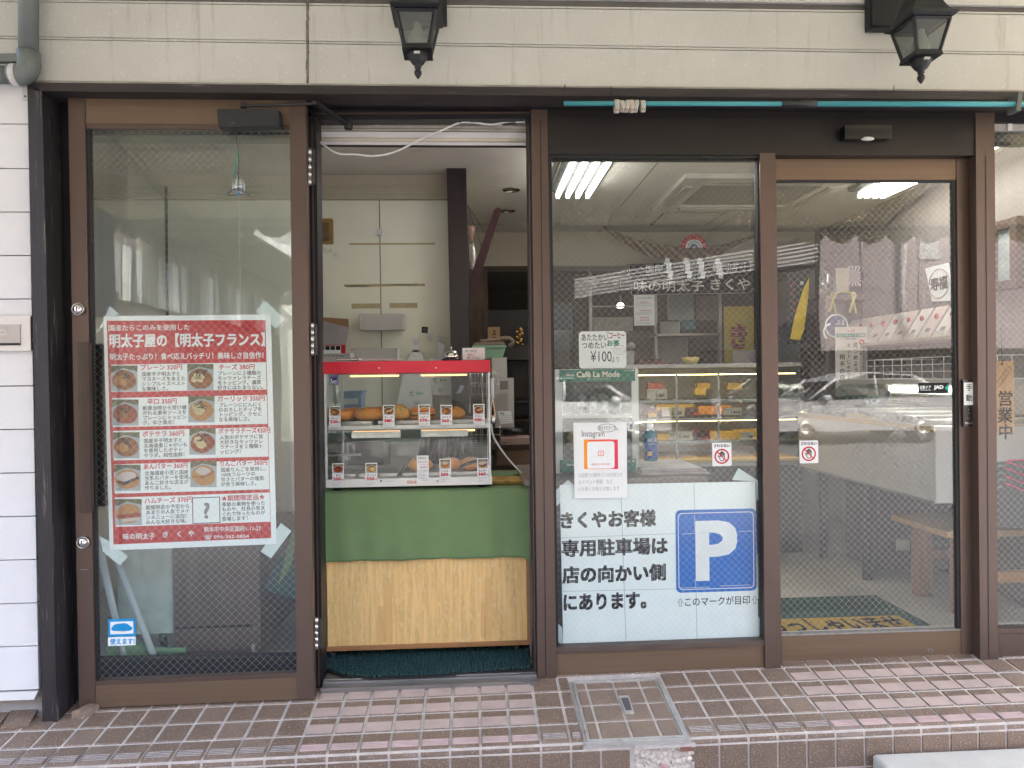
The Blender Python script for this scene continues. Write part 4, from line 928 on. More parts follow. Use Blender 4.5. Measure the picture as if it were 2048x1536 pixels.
s_ = MB(); s_.box(-.2, 3.6, 4.7, 4.75, 0, 2.2, KITW); s_.box(-.2, 3.6, 3.3, 4.7, zb+.02, zb+.06, mat('kitchen ceiling', (.20, .18, .165), .9)); part('kitchen_wall', s_, rm)
kl = thing('kitchen_lamp', 'small lit lamp in the dim kitchen behind the frosted screen', 'ceiling light', P(1241, 616, 3.9)); q = MB(); c = P(1241, 616, 3.9); q.lathe([(.001, 0), (.034, .006), (.040, .018), (.018, .045)], c, lamp('kitchen lamp glow', (1, .93, .8), 1.6), 16); part('shade', q, kl); q = MB(); q.tube([c+Vector((0, 0, .045)), (c.x, c.y, zb+.02)], .008, BLACK, 6); part('cord', q, kl)
s_ = MB(); s_.box(x1, x1+.05, 1.45, 6.2, 0, ZC, WALLB); part('partition', s_, rm)
pl_ = MB(); YPL = 1.25; pl_.pq([(908, 1000), (945, 1000), (932, 322), (893, 322)], YPL, .14, mat('dark stained pillar', (.022, .013, .013), .45, var=.3, scale=6, stretch=(6, 6, .5))); part('pillar', pl_, rm, .003)
rp = MB(); rp.rc(940, 536, 976, 735, 2.8, .2, mat('rough bark board', (.09, .062, .045), .85, var=.45, scale=7, stretch=(5, 5, .8), bump=.8, bscale=30)); solo('timber_post', 'rough brown timber post standing behind the dark pillar', 'post', rp)

# recessed lights, tubes, air conditioner
for u, v, lab in ((1022, 379, 'round recessed ceiling light above the doorway, the nearer one'), (1015, 421, 'round recessed ceiling light by the tip of the red folding frame')):
    c = PZ(u, v, ZC); q = MB(); q.lathe([(.058, -.004), (.052, -.007), (.045, -.002), (.040, .03), (.001, .03)], c, mat('warm chrome reflector', (.42, .36, .31), .18, metal=1), 28); solo('downlight', lab, 'ceiling light', q, 'recessed ceiling lights')
TUBE = lamp('fluorescent tube glow', (1, .97, .92), 1.5)
FIXW = mat('grey fixture reflector', (.045, .046, .042), .35)
def fixture(ua, va, ub, vb, lab, n=4, half=None):
    a, b = PZ(ua, va, ZC-.05), PZ(ub, vb, ZC-.05)       # ends of the outer tubes, left one and right one given at the far end
    return a, b
def tubes(x0, x1, y0, y1, lab):
    t = thing('ceiling_lamp', lab, 'ceiling light', ((x0+x1)/2, (y0+y1)/2, ZC-.06), 'fluorescent ceiling lamps'); q = MB()
    q.box(x0-.05, x1+.05, y0-.06, y1+.06, ZC-.028, ZC-.001, FIXW)
    for i in range(4):
        x = x0+(x1-x0)*i/3; q.prism([(x-.045, y0, ZC-.029), (x+.045, y0, ZC-.029), (x+.012, y0, ZC-.045), (x-.012, y0, ZC-.045)], (0, y1-y0, 0), FIXW)
        for y in (y0-.02, y1+.02): q.box(x-.012, x+.012, y-.012, y+.012, ZC-.082, ZC-.028, WHITEP)
    part('housing', q, t, .002)
    for i in range(4):
        q = MB(); x = x0+(x1-x0)*i/3; q.tube([(x, y0, ZC-.066), (x, y1, ZC-.066)], .0135, TUBE, 12); part('tube', q, t)
fa = PZ(1116, 391, ZC-.066); fb = PZ(1176, 391, ZC-.066)
tubes(fa.x, fb.x, fa.y-1.18, fa.y, 'lit four tube fluorescent lamp at the left of the fixed window ceiling')
fa = PZ(1721, 391, ZC-.066); fb = PZ(1780, 386, ZC-.066)
tubes(fa.x, fb.x, fa.y-1.2, fa.y, 'lit four tube fluorescent lamp on the ceiling behind the sliding door')
ac = thing('air_conditioner', 'white square ceiling air conditioner seen through the fixed window', 'air conditioner', PZ(1430, 380, ZC)); q = MB(); ACW = mat('cream unit plastic', (.56, .53, .47), .5)
a = PZ(1330, 412, ZC); b = PZ(1560, 350, ZC); ax0, ax1, ay0, ay1 = a.x-.10, a.x+.95, b.y-.05, a.y+.03
for x_, X_, y_, Y_ in ((ax0, ax1, ay0, ay0+.16), (ax0, ax1, ay1-.16, ay1), (ax0, ax0+.16, ay0+.16, ay1-.16), (ax1-.16, ax1, ay0+.16, ay1-.16)): q.box(x_, X_, y_, Y_, ZC-.035, ZC-.001, ACW)
part('panel', q, ac, .006)
q = MB()
for i in range(28): q.box(ax0+.17, ax1-.17, ay0+.17+i*(ay1-ay0-.34)/28, ay0+.17+(i+.55)*(ay1-ay0-.34)/28, ZC-.028, ZC-.012, mat('grille grey', (.22, .2, .18), .6))
q.box(ax0+.16, ax1-.16, ay0+.16, ay1-.16, ZC-.010, ZC-.002, GROOVE); part('grille', q, ac)
for i in range(4):
    q = MB(); 
    if i < 2: y_ = (ay0+.05, ay1-.11)[i]; q.box(ax0+.18, ax1-.18, y_, y_+.05, ZC-.042, ZC-.034, mat('louvre', (.40, .38, .34), .5))
    else: x_ = (ax0+.05, ax1-.11)[i-2]; q.box(x_, x_+.05, ay0+.18, ay1-.18, ZC-.042, ZC-.034, MATS['louvre'])
    part('louvre', q, ac, .002)
hp = MB(); a = PZ(1300, 449, ZC-.001); b = PZ(1428, 424, ZC-.001); hp.box(a.x, a.x+.44, b.y, a.y, ZC-.008, ZC-.0005, GROOVE); hp.box(a.x+.012, a.x+.428, b.y+.012, a.y-.012, ZC-.010, ZC-.002, CEIL); solo('ceiling_hatch', 'square access panel in the ceiling behind the air conditioner', 'ceiling hatch', hp)

# ---------------------------------------------------------------- doorway: blind, cable
bd = thing('roller_blind', 'white roller blind rolled up at the top of the open doorway', 'blind', P(845, 290, .10))
BW = mat('white blind fabric', (.68, .66, .66), .6, var=.04); BC = mat('cream blind tube', (.62, .57, .45), .5, var=.04)
q = MB(); q.rc(633, 250, 1055, 262, .085, .05, mat('anodised head rail', (.50, .47, .41), .35, metal=.5)); q.rc(633, 256.5, 1055, 257.8, .0845, .002, GROOVE)
for u in (754, 998): q.rc(u-6, 244, u+6, 251, .083, .04, WHITEP)
part('head_rail', q, bd, .001)
q = MB(); q.rc(636, 264, 1054, 275, .09, .05, BW); q.tube([P(636, 279.5, .10), P(1054, 279.5, .10)], .0095, BC, 14); q.rc(638, 284, 1054, 290, .092, .014, BW); part('roll', q, bd, .002)
q = MB(); q.rc(636, 290.5, 1054, 293, .094, .012, DARKSH); part('bottom_rail', q, bd)
q = MB(); ch = spline([P(634, 283, .075), P(636.5, 400, .075), P(640, 520, .075), P(644.5, 660, .075), P(645.5, 745, .075)], 32)
for p in ch: q.ball(p, .0021, .0021, .0021, mat('cream bead', (.60, .55, .45), .5), 6, 4)
part('bead_chain', q, bd)
q = MB(); q.tube(spline([P(634, 279, .07), P(650, 292, .06), P(676, 307, .055), P(712, 309, .055), P(750, 312, .055), P(792, 303, .055), P(840, 279, .055), P(880, 262, .055), P(918, 246, .06), P(945, 245, .06), P(984, 249, .06), P(1020, 243, .06), P(1050, 245, .06)], 6), .0042, mat('white cable', (.72, .72, .71), .4, var=.03), 8)
cb_ = thing('white_cable', 'white cable sagging across the top of the open doorway', 'cable', P(845, 310, .055)); part('cable', q, cb_)
for u in (932, 1041):
    q = MB(); q.rc(u-13, 240, u+13, 248.5, .052, .03, PLASTG); q.rc(u-9, 240, u+9, 246, .050, .004, WHITEP); part('clip', q, cb_, .001)

# ---------------------------------------------------------------- counter, cloth, mat
YCN = .17
OAK = mat('yellow oak veneer', (.70, .46, .18), .45, var=.22, scale=5, stretch=(16, 16, .9), bump=.12, bscale=60, stain=((.74, .54, .27), 34, .50, (5, 5, 1.1)))
OAKF = mat('faded oak patch', (.66, .415, .165), .5, var=.1, scale=9, stretch=(12, 12, 1))
TRIM = mat('reddish oak edging', (.30, .145, .055), .5, var=.2, scale=9, stretch=(1, 8, 8))
ct = thing('counter_cabinet', 'oak veneer counter cabinet on castors filling the doorway', 'cabinet', P(855, 1320, YCN+.2))
xa, xb = P(648, 1200, YCN).x, P(1062, 1200, YCN).x; zcb = P(850, 1297, YCN).z; zct = P(850, 980, YCN).z-.006
q = MB(); q.box(xa+.012, xb-.018, YCN+.004, YCN+.55, zcb+.02, zct-.02, OAK)
for u0, v0, u1, v1 in ((769, 1166, 785, 1292), (756, 1212, 770, 1290), (970, 1158, 983, 1280), (962, 1205, 971, 1275)): q.rc(u0, v0, u1, min(v1, 1284), YCN+.0034, .0006, OAKF)
part('front_panel', q, ct)
q = MB(); q.box(xa, xb, YCN, YCN+.55, zcb, zcb+.02, TRIM); part('bottom_edge', q, ct, .002)
q = MB(); q.box(xb-.018, xb, YCN, YCN+.55, zcb+.0205, zct-.02, TRIM); part('side_edge', q, ct, .002)
q = MB(); q.box(xa, xb, YCN, YCN+.62, zct-.019, zct, TRIM); part('counter_top', q, ct, .002)
for x, y in ((xa+.012, YCN+.05), (xb-.07, YCN+.06)):
    q = MB(); q.lathe([(.018, -.012), (.0235, -.009), (.0235, .009), (.018, .012)], (x+.012, y, .0465), BLACK, 18, 'x'); q.box(x-.006, x+.030, y-.016, y+.016, .058, zcb-.001, DARKSH); part('castor', q, ct)
# green cloth
GCL = cloth('green cotton cloth', (.145, .225, .10), .0, .10)
cl_ = MB(); nx, nz = 64, 26; vs = []; fs = []; zt_ = zct+.0035; x_a, x_b = xa-.012, xb+.006
zl = P(650, 1122, YCN).z; zr = P(1045, 1112, YCN).z
def hem(t):
    z = zl+(zr-zl)*t
    if t > .965: z -= .045*((t-.965)/.035)**1.6
    return z
prof = [.58, .40, .22, .08, .02, .004]
for i in range(nx+1):
    t = i/nx; x = x_a+(x_b-x_a)*t; col_ = [(x, YCN+d, zt_+.0006*math.sin(i*.9+d*20)) for d in prof] + [(x, YCN-.004, zt_-.002), (x, YCN-.007, zt_-.008)]
    for j in range(1, nz+1):
        s = j/nz; z = (zt_-.008)+(hem(t)-(zt_-.008))*s
        y = YCN-.008-.010*s-.006*s*math.sin(t*19+.6)-.004*s*math.sin(t*47+2)-.003*math.sin(s*5+t*9)*s
        if t > .93: y -= .012*s*((t-.93)/.07)
        col_.append((x+.004*s*math.sin(t*11), y, z))
    vs += col_
m__ = len(prof)+2+nz
for i in range(nx):
    for j in range(m__-1): fs.append((i*m__+j, i*m__+j+1, (i+1)*m__+j+1, (i+1)*m__+j))
cl_.add(vs, fs, GCL, True)
hs = [Vector(vs[i*m__+m__-1])+Vector((0, -.0012, .008)) for i in range(nx+1)]
cl_.tube(hs, .0007, mat('hem stitching', (.12, .26, .14), .9), 4)
o = solo('counter_cloth', 'green cotton cloth draped over the counter under the warm display case', 'cloth', cl_); sd2 = o.modifiers.new('solid', 'SOLIDIFY'); sd2.thickness = .0015
# rubber backed mat
MATG = mat('dark green loop mat', (.012, .045, .045), .95, var=.4, scale=90, bump=.3, bscale=200)
mt_ = MB(); corners = [PZ(u, v, .035) for u, v in ((650, 1340), (690, 1352), (745, 1357), (860, 1352), (1063, 1338), (1062, 1290))]
bx = [p for p in corners]; top = [bx[0]+Vector((-.05, .04, 0))]+bx[:5]+[Vector((bx[4].x+.02, .62, .035)), Vector((bx[0].x-.05, .62, .035))]
mt_.prism([p+Vector((0, 0, -.001)) for p in top], (0, 0, -.006), BLACK)
rnd = random.Random(3); ins = []
xmn, xmx = min(p.x for p in top), max(p.x for p in top)
def inside(x, y):
    c_ = False; n = len(top)
    for i in range(n):
        a, b = top[i], top[(i+1) % n]
        if (a.y > y) != (b.y > y) and x < (b.x-a.x)*(y-a.y)/(b.y-a.y)+a.x: c_ = not c_
    return c_
y = -.02
while y < .5:
    x = xmn
    while x < xmx:
        xx, yy = x+rnd.uniform(-.003, .003), y+rnd.uniform(-.002, .002)
        if inside(xx, yy) and inside(xx, yy-.012): mt_.ball((xx, yy, .036), .0052, .0042+rnd.uniform(0, .001), .0085+rnd.uniform(-.002, .002), MATG, 6, 4)
        x += .0095
    y += .0098
solo('door_mat', 'dark green ribbed loop pile mat under the oak counter in the doorway', 'door mat', mt_)

# ---------------------------------------------------------------- heated display case
YV = .215; YV2 = .60
vc_ = thing('display_case', 'countertop glass bread warmer with a bright red top, on the green cloth', 'display case', P(815, 972, YV))
RED = mat('bright red enamel', (.62, .010, .034), .42, var=.05, scale=4)
CREAM = mat('white enamel shelf edge', (.70, .70, .67), .35, var=.04, stain=((.5, .47, .42), 12, .7))
xs0, xs1 = P(651, 850, YV).x, P(981, 850, YV).x
z_top = P(815, 722, YV).z; z_red = P(815, 746, YV).z
q = MB(); q.box(xs0-.004, xs1+.002, YV-.006, YV2, z_red, z_top, RED)
for u in (758, 872): c = P(u, 736, YV-.006); q.lathe([(.0045, 0), (.004, -.003), (.001, -.004)], c, CHROME, 12, 'y')
part('red_top', q, vc_, .003)
zs1, zs0 = P(815, 850, YV).z, P(815, 858, YV).z
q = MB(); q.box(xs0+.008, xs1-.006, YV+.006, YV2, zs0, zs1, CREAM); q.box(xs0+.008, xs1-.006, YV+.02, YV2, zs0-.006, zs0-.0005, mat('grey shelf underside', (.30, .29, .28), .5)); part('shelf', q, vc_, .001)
zb1, zb0 = P(815, 956, YV).z, P(815, 972, YV).z
q = MB(); q.box(xs0, xs1+.003, YV-.004, YV2, zb0, zb1, CREAM)
for u in (762, 875): c = P(u, 962, YV-.004); q.lathe([(.0035, 0), (.003, -.002)], c, mat('dark screw', (.12, .06, .05), .4, metal=.6), 10, 'y')
q.tfit('高温注意', 814, 961, 833, 967, YV-.0045, ink('pale red print', (.6, .12, .10)), .01); q.tfit('＊＊＊＊＊＊', 771, 961, 788, 964, YV-.0045, ink('faint print', (.4, .39, .37)), .02); part('base', q, vc_, .0015)
z_u = zct+.0045
for x in (xs0+.04, xs1-.04):
    for y in (YV+.03, YV2-.04): q = MB(); q.lathe([(.016, z_u-zb0), (.018, 0)], (x, y, zb0), BLACK, 12); part('foot', q, vc_)
for x in (xs0+.002, xs1-.004):
    for y in (YV-.002, YV2-.010): q = MB(); q.box(x-.004, x+.004, y, y+.008, zb1, z_red, mat('white corner strip', (.55, .56, .55), .3, metal=.3)); part('corner_post', q, vc_)
for nm, bxx in (('front_glass', (xs0+.007, xs1-.009, YV, YV+.004)), ('side_glass', (xs0, xs0+.004, YV+.008, YV2-.012)), ('side_glass', (xs1-.006, xs1-.002, YV+.008, YV2-.012)), ('back_glass', (xs0+.007, xs1-.009, YV2-.006, YV2-.002))):
    q = MB(); q.box(*bxx, zb1+.001, z_red-.001, CASEG); part(nm, q, vc_)
WARM = lamp('warm heater tube', (1, .52, .19), .17)
for (u0, u1, v, y) in ((700, 798, 750, YV+.09), (842, 934, 749, YV+.09), (706, 800, 862, YV+.09), (842, 950, 861, YV+.09)):
    q = MB(); a, b = P(u0, v, y), P(u1, v, y); zz_ = (z_red-.010) if v < 800 else zs0-.016
    q.tube([(a.x, y, zz_), (b.x, y, zz_)], .0038, WARM, 10)
    q.box(a.x, b.x, y+.008, y+.03, zz_-.002, zz_+.006, mat('lamp reflector', (.55, .53, .50), .2, metal=.8)); part('heater_lamp', q, vc_)
for u0, u1 in ((703, 801), (842, 936)):
    q = MB(); a, b = P(u0, 870, YV+.05), P(u1, 870, YV+.05); q.box(a.x, b.x, YV+.05, YV+.053, P(750, 876, YV+.05).z, P(750, 863, YV+.05).z, mat('polished lamp shade', (.50, .52, .50), .12, metal=.9)); part('lamp_shade', q, vc_, .0008)
q = MB(); q.rc(658, 750, 677, 769, YV-.001, .0008, KNVY); q.line([(660, 752), (675, 752), (675, 767), (660, 767), (660, 752)], .5, YV-.0014, KWHT); q.ring(665.5, 760, 2.2, 3.6, YV-.0014, KWHT, a0=120, a1=330); q.line([(667, 763), (673, 761.5)], 1.6, YV-.0014, KWHT); q.disc(667, 755, 1.5, YV-.0014, KRED, 10); q.line([(661.5, 765), (673.5, 765)], .8, YV-.0014, KWHT); part('maker_plate', q, vc_)
# baking trays
TR = mat('worn tray steel', (.33, .32, .30), .3, metal=.9, var=.2); TRD = mat('dark tray base', (.05, .05, .05), .4, metal=.6)
def tray(x0, x1, z, lab, dark=False):
    q = MB(); y0, y1 = YV+.035, YV2-.05
    q.box(x0+.008, x1-.008, y0+.008, y1-.008, z, z+.002, TRD if dark else TR)
    for a, b, c_, d in ((x0, x1, y0, y0+.008), (x0, x1, y1-.008, y1), (x0, x0+.008, y0, y1), (x1-.008, x1, y0, y1)): q.box(a, b, c_, d, z, z+.016, TR)
    solo('baking_tray', lab, 'tray', q, 'trays in the bread warmer', bevel=.002)
zt1, zt2 = zs1+.001, zb1+.001
X = lambda u, v=850: P(u, v, YV+.1).x
tray(X(656), X(752), zt1, 'steel tray under the plain buns, upper left in the warmer'); tray(X(757), X(893), zt1, 'steel tray under the cheese and ham buns, upper middle of the warmer'); tray(X(897), X(968), zt1, 'steel tray under the potato bun, upper right in the warmer')
tray(X(660), X(716), zt2, 'empty dark tray, lower left in the warmer', True); tray(X(720), X(800), zt2, 'empty dark tray behind the garlic price card', True); tray(X(804), X(884), zt2, 'steel tray with the bun behind the handwritten card'); tray(X(888), X(966), zt2, 'steel tray under the apple and bean buns, lower right')

# breads
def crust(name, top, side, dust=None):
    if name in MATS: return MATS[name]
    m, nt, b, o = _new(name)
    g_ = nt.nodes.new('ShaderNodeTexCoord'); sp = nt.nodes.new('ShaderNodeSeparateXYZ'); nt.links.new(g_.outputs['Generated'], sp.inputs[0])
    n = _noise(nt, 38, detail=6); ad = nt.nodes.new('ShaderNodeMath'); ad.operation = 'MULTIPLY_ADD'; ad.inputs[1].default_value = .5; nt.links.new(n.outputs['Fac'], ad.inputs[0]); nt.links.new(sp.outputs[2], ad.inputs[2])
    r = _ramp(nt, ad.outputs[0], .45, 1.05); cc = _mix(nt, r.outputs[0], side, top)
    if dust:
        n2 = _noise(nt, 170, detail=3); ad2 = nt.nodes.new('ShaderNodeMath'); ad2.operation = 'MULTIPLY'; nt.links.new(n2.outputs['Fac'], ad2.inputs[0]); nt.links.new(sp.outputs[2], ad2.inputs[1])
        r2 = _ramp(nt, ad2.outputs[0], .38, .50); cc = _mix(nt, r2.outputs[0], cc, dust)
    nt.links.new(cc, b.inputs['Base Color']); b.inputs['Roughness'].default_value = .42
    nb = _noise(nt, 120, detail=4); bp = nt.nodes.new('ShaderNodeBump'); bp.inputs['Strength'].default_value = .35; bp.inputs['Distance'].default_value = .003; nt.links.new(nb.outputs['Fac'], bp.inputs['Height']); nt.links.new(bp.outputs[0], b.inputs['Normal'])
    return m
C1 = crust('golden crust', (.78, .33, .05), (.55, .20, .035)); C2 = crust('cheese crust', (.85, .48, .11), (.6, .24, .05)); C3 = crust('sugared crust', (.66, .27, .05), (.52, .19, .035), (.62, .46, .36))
SEED = mat('toasted topping', (.06, .028, .012), .6)
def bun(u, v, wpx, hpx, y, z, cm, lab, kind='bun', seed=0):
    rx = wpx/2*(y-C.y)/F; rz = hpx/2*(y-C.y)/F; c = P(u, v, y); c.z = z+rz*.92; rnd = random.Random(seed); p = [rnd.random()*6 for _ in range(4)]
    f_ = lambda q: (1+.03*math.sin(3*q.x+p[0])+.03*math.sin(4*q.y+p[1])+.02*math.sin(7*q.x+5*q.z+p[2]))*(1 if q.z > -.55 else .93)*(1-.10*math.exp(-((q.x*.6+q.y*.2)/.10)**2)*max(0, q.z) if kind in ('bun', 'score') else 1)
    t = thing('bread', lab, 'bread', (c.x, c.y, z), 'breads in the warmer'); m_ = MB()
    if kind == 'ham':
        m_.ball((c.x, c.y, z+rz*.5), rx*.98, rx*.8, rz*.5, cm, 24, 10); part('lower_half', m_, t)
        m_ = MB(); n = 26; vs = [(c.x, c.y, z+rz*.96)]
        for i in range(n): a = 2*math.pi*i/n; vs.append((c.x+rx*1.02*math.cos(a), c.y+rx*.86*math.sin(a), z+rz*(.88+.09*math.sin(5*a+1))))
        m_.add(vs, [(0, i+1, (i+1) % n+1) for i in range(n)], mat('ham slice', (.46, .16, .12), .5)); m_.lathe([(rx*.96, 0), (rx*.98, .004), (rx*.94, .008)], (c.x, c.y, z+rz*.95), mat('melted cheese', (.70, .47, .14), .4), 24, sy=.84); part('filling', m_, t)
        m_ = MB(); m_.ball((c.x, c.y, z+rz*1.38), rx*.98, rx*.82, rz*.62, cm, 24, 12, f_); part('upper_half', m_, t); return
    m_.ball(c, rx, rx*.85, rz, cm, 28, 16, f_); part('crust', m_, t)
    if kind in ('seed', 'cheese', 'score'):
        m_ = MB()
        for i in range(16 if kind == 'seed' else 10):
            a = rnd.uniform(-2.6, -.5); q = Vector((rnd.uniform(-.45, .35), -rnd.uniform(.1, .6), 0)); q.z = math.sqrt(max(0, 1-q.x*q.x-q.y*q.y)); g_ = f_(q)*1.01
            s = c+Vector((q.x*rx*g_, q.y*rx*.85*g_, q.z*rz*g_)); m_.tube([s, s+Vector((rnd.uniform(-.005, .005), -.002, rnd.uniform(-.004, .004)))], .0011, SEED, 5)
        part('topping', m_, t)
    if kind == 'cheese':
        m_ = MB()
        for i in range(7): q = Vector((rnd.uniform(-.6, .6), -rnd.uniform(.3, .8), 0)); q.z = math.sqrt(max(0, 1-min(1, q.x*q.x+q.y*q.y))); s = c+Vector((q.x*rx, q.y*rx*.85, q.z*rz)); m_.ball(s, .011, .009, .008, mat('melted cheese', (.70, .47, .14), .4), 10, 7)
        part('cheese', m_, t)
    if kind == 'bean':
        m_ = MB(); pth = [c+Vector((rx*x, -rx*.85*math.sqrt(max(0, 1-min(1, x*x+zz_*zz_)))*1.0, rz*zz_)) for x, zz_ in ((-.9, -.2), (-.55, .12), (-.1, .36), (.4, .52), (.8, .45))]
        m_.tube(spline(pth, 5), .0075, mat('sweet bean paste', (.035, .018, .016), .5, var=.3, scale=60, fleck=((.5, .45, .4), 140, .66)), 8); part('bean_filling', m_, t)
yb_ = YV+.13
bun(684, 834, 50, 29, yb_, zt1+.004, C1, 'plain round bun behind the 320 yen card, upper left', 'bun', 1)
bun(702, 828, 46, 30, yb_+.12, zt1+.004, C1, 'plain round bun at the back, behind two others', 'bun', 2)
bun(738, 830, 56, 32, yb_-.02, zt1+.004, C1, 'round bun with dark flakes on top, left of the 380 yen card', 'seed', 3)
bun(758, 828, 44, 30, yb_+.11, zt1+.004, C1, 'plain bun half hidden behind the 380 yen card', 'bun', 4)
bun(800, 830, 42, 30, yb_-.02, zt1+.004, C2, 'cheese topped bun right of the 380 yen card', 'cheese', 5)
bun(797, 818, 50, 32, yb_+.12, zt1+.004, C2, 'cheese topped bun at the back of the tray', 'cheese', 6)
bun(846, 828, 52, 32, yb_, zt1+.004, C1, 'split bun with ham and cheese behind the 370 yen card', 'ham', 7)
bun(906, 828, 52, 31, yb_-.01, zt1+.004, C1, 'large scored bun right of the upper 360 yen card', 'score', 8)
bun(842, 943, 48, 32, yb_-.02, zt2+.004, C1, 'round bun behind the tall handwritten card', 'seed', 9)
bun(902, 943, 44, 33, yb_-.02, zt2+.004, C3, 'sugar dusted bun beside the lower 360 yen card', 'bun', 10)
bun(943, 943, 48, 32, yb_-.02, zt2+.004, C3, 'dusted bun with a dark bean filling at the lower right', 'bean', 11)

# price cards on the glass
def pcard(u0, v0, u1, v1, name, price, kind, lab, seed):
    q = MB(); Y_ = YV-.0065; q.rc(u0, v0, u1, v1, Y_, .0006, PAPER); q.rc(u0-.6, v0-1, u1+.6, v1+.6, Y_+.0007, .0005, PLASTG); w_ = u1-u0
    bread_photo(q, u0+1.6, v0+2, u1-1.6, v0+20, Y_-e, kind, seed, True, .00012)
    q.tfit(name, u0+(3 if len(name) > 2 else 7), v0+22, u1-(3 if len(name) > 2 else 7), v0+27, Y_-e, KBLK, .02)
    q.tfit(price, u0+1.8, v0+28.3, u0+w_*.76, v0+34.6, Y_-e, KRED, .045); q.tfit('円', u0+w_*.80, v0+31.5, u1-1, v0+34.6, Y_-e, KBLK, .02)
    for j, f_ in enumerate((.86, .8, .5)): q.tfit('原材料名小麦粉卵'[:8-j*2], u0+2.2, v0+37.2+j*2.9, u0+w_*f_, v0+38.9+j*2.9, Y_-e, KGRY, .0)
    solo('price_card', lab, 'price card', q, 'printed price cards on the warmer')
pcard(658.5, 812, 681, 855.5, 'プレーン', '320', 'plain', 'printed 320 yen card with a plain bun picture', 50)
pcard(766, 810, 789, 854, 'チーズ', '380', 'cheese', 'printed 380 yen cheese card, second on the upper row', 51)
pcard(837, 809, 860, 852, 'ハムチーズ', '370', 'ham', 'printed 370 yen ham and cheese card in the middle of the upper row', 52)
pcard(881, 810, 904.5, 851, 'ポテサラ', '360', 'potato', 'printed 360 yen potato salad card on the upper row', 53)
pcard(946.5, 808, 969, 851, 'ポテサラチーズ', '420', 'potatocheese', 'printed 420 yen card at the right end of the upper row', 54)
pcard(664.5, 926.5, 688, 971.5, '辛口', '350', 'hot', 'printed 350 yen card of a spicy red bun, far left of the lower row', 55)
pcard(731, 926, 754.5, 969.5, 'ガーリック', '350', 'garlic', 'printed 350 yen garlic bun card, second on the lower row', 56)
pcard(879, 917.5, 902, 963, 'リンゴバター', '360', 'apple', 'printed 360 yen apple butter card on the lower row', 57)
pcard(954.5, 916.5, 977, 962, 'あんバター', '360', 'anko', 'printed 360 yen sweet bean butter card at the lower right', 58)
q = MB(); Y_ = YV-.0065; q.rc(834, 911, 857.5, 966, Y_, .0006, PAPER)
for t_, v, a, b in (('数量限定', 914, 2, 19), ('おさつバター', 921.5, 2, 21.5), ('360円', 932.5, 6, 20), ('たっぷり果実の', 940, 2, 21), ('とろーり', 945, 2, 15), ('甘さ味わう', 949.5, 2, 21), ('ありがとう', 954.5, 4, 19), ('ございます', 958.5, 8, 22)): q.tfit(t_, 834+a, v, 834+b, v+(4.2 if v < 935 else 3.2), Y_-e, KBLK, .0)
q.tfit('さつまいも', 840, 927.5, 856, 930.5, Y_-e, KRED, .0)
solo('price_card', 'tall handwritten limited edition card in the middle of the lower row', 'price card', q)

# on top of and beside the case
q = MB(); bell = thing('service_bell', 'black and chrome counter bell on the red top of the bread warmer', 'bell', (P(903, 720, .30).x, .30, z_top)); c = Vector((P(903, 720, .30).x, .30, z_top)); kk = (.30-C.y)/F
q.lathe([(20*kk, 0), (19*kk, 4*kk), (15*kk, 6*kk), (14*kk, 5.9*kk)], c, mat('glossy black base', (.01, .01, .011), .15), 26); part('base', q, bell)
q = MB(); q.lathe([(15*kk, 6.5*kk), (14.8*kk, 9*kk), (13*kk, 15*kk), (9.5*kk, 19.5*kk), (4*kk, 21.8*kk), (2*kk, 22*kk)], c, CHROME, 28); part('dome', q, bell)
q = MB(); q.lathe([(1.2*kk, 22*kk), (1.2*kk, 25*kk), (2*kk, 25.5*kk), (1.6*kk, 28*kk), (.1*kk, 28.5*kk)], c, CHROME, 12); part('button', q, bell)
q = MB(); q.pq([(925.5, 720), (970, 719), (969.5, 695), (925, 696)], .30, .0015, PAPER); q.rc(923.5, 696, 970.5, 721, .3017, .002, PLASTG)
q.tfit('呼び鈴を', 930, 699.5, 954, 705, .2996, KBLK, 0); q.tfit('強めに', 936, 706.5, 951, 711.5, .2996, KRED, 0); q.tfit('押して下さい', 934, 713, 961, 718.5, .2996, KBLK, 0); solo('notice_card', 'small handwritten card asking to ring, standing on the red warmer top', 'notice', q)
q = MB(); q.pq([(672, 721), (716, 721), (716, 716.5), (673, 717)], .30, .10, PAPER, PAPER); q.line([(672, 717), (716, 716.8), (717, 720.5), (672, 720.8), (672, 717)], .8, .2996, KBLK); q.pq([(717, 721), (806, 721.5), (798, 717), (730, 717.5)], .28, .11, mat('pinkish printed sheet', (.55, .48, .47), .7)); solo('papers', 'low pile of printed papers on the left of the red warmer top', 'papers', q)
tg = thing('tongs', 'steel bread tongs with a white grip hanging at the right of the warmer', 'tongs', P(984, 845, YV+.02)); yt = YV+.02
q = MB(); q.tube([P(981, 738, yt), P(987, 746, yt), P(991, 742, yt)], .0012, WHITEP, 6); part('hook', q, tg)
q = MB(); q.tube([P(984, 756, yt), P(985, 797, yt)], .0085, WHITEP, 12); part('grip', q, tg)
q = MB(); GOLD = mat('brushed warm steel', (.55, .42, .30), .25, metal=1)
for s_ in (-1, 1): q.tube(spline([P(985, 796, yt), P(985+s_*2.4, 812, yt), P(986+s_*4, 830, yt), P(987+s_*2.2, 838, yt)], 4), [.0028]*13, GOLD, 8)
c = P(987, 838, yt); q.ball((c.x, c.y, c.z), .010, .004, .017, STEEL, 14, 8); part('arms', q, tg)
q = MB(); q.tube(spline([P(982, 848, yt), P(988, 875, yt+.02), P(1012, 912, yt+.05), P(1046, 950, yt+.10)], 6), .0036, mat('white strap cord', (.72, .72, .71), .5), 8); solo('cord', 'white cord running from the warmer down to the patterned tray', 'cord', q)
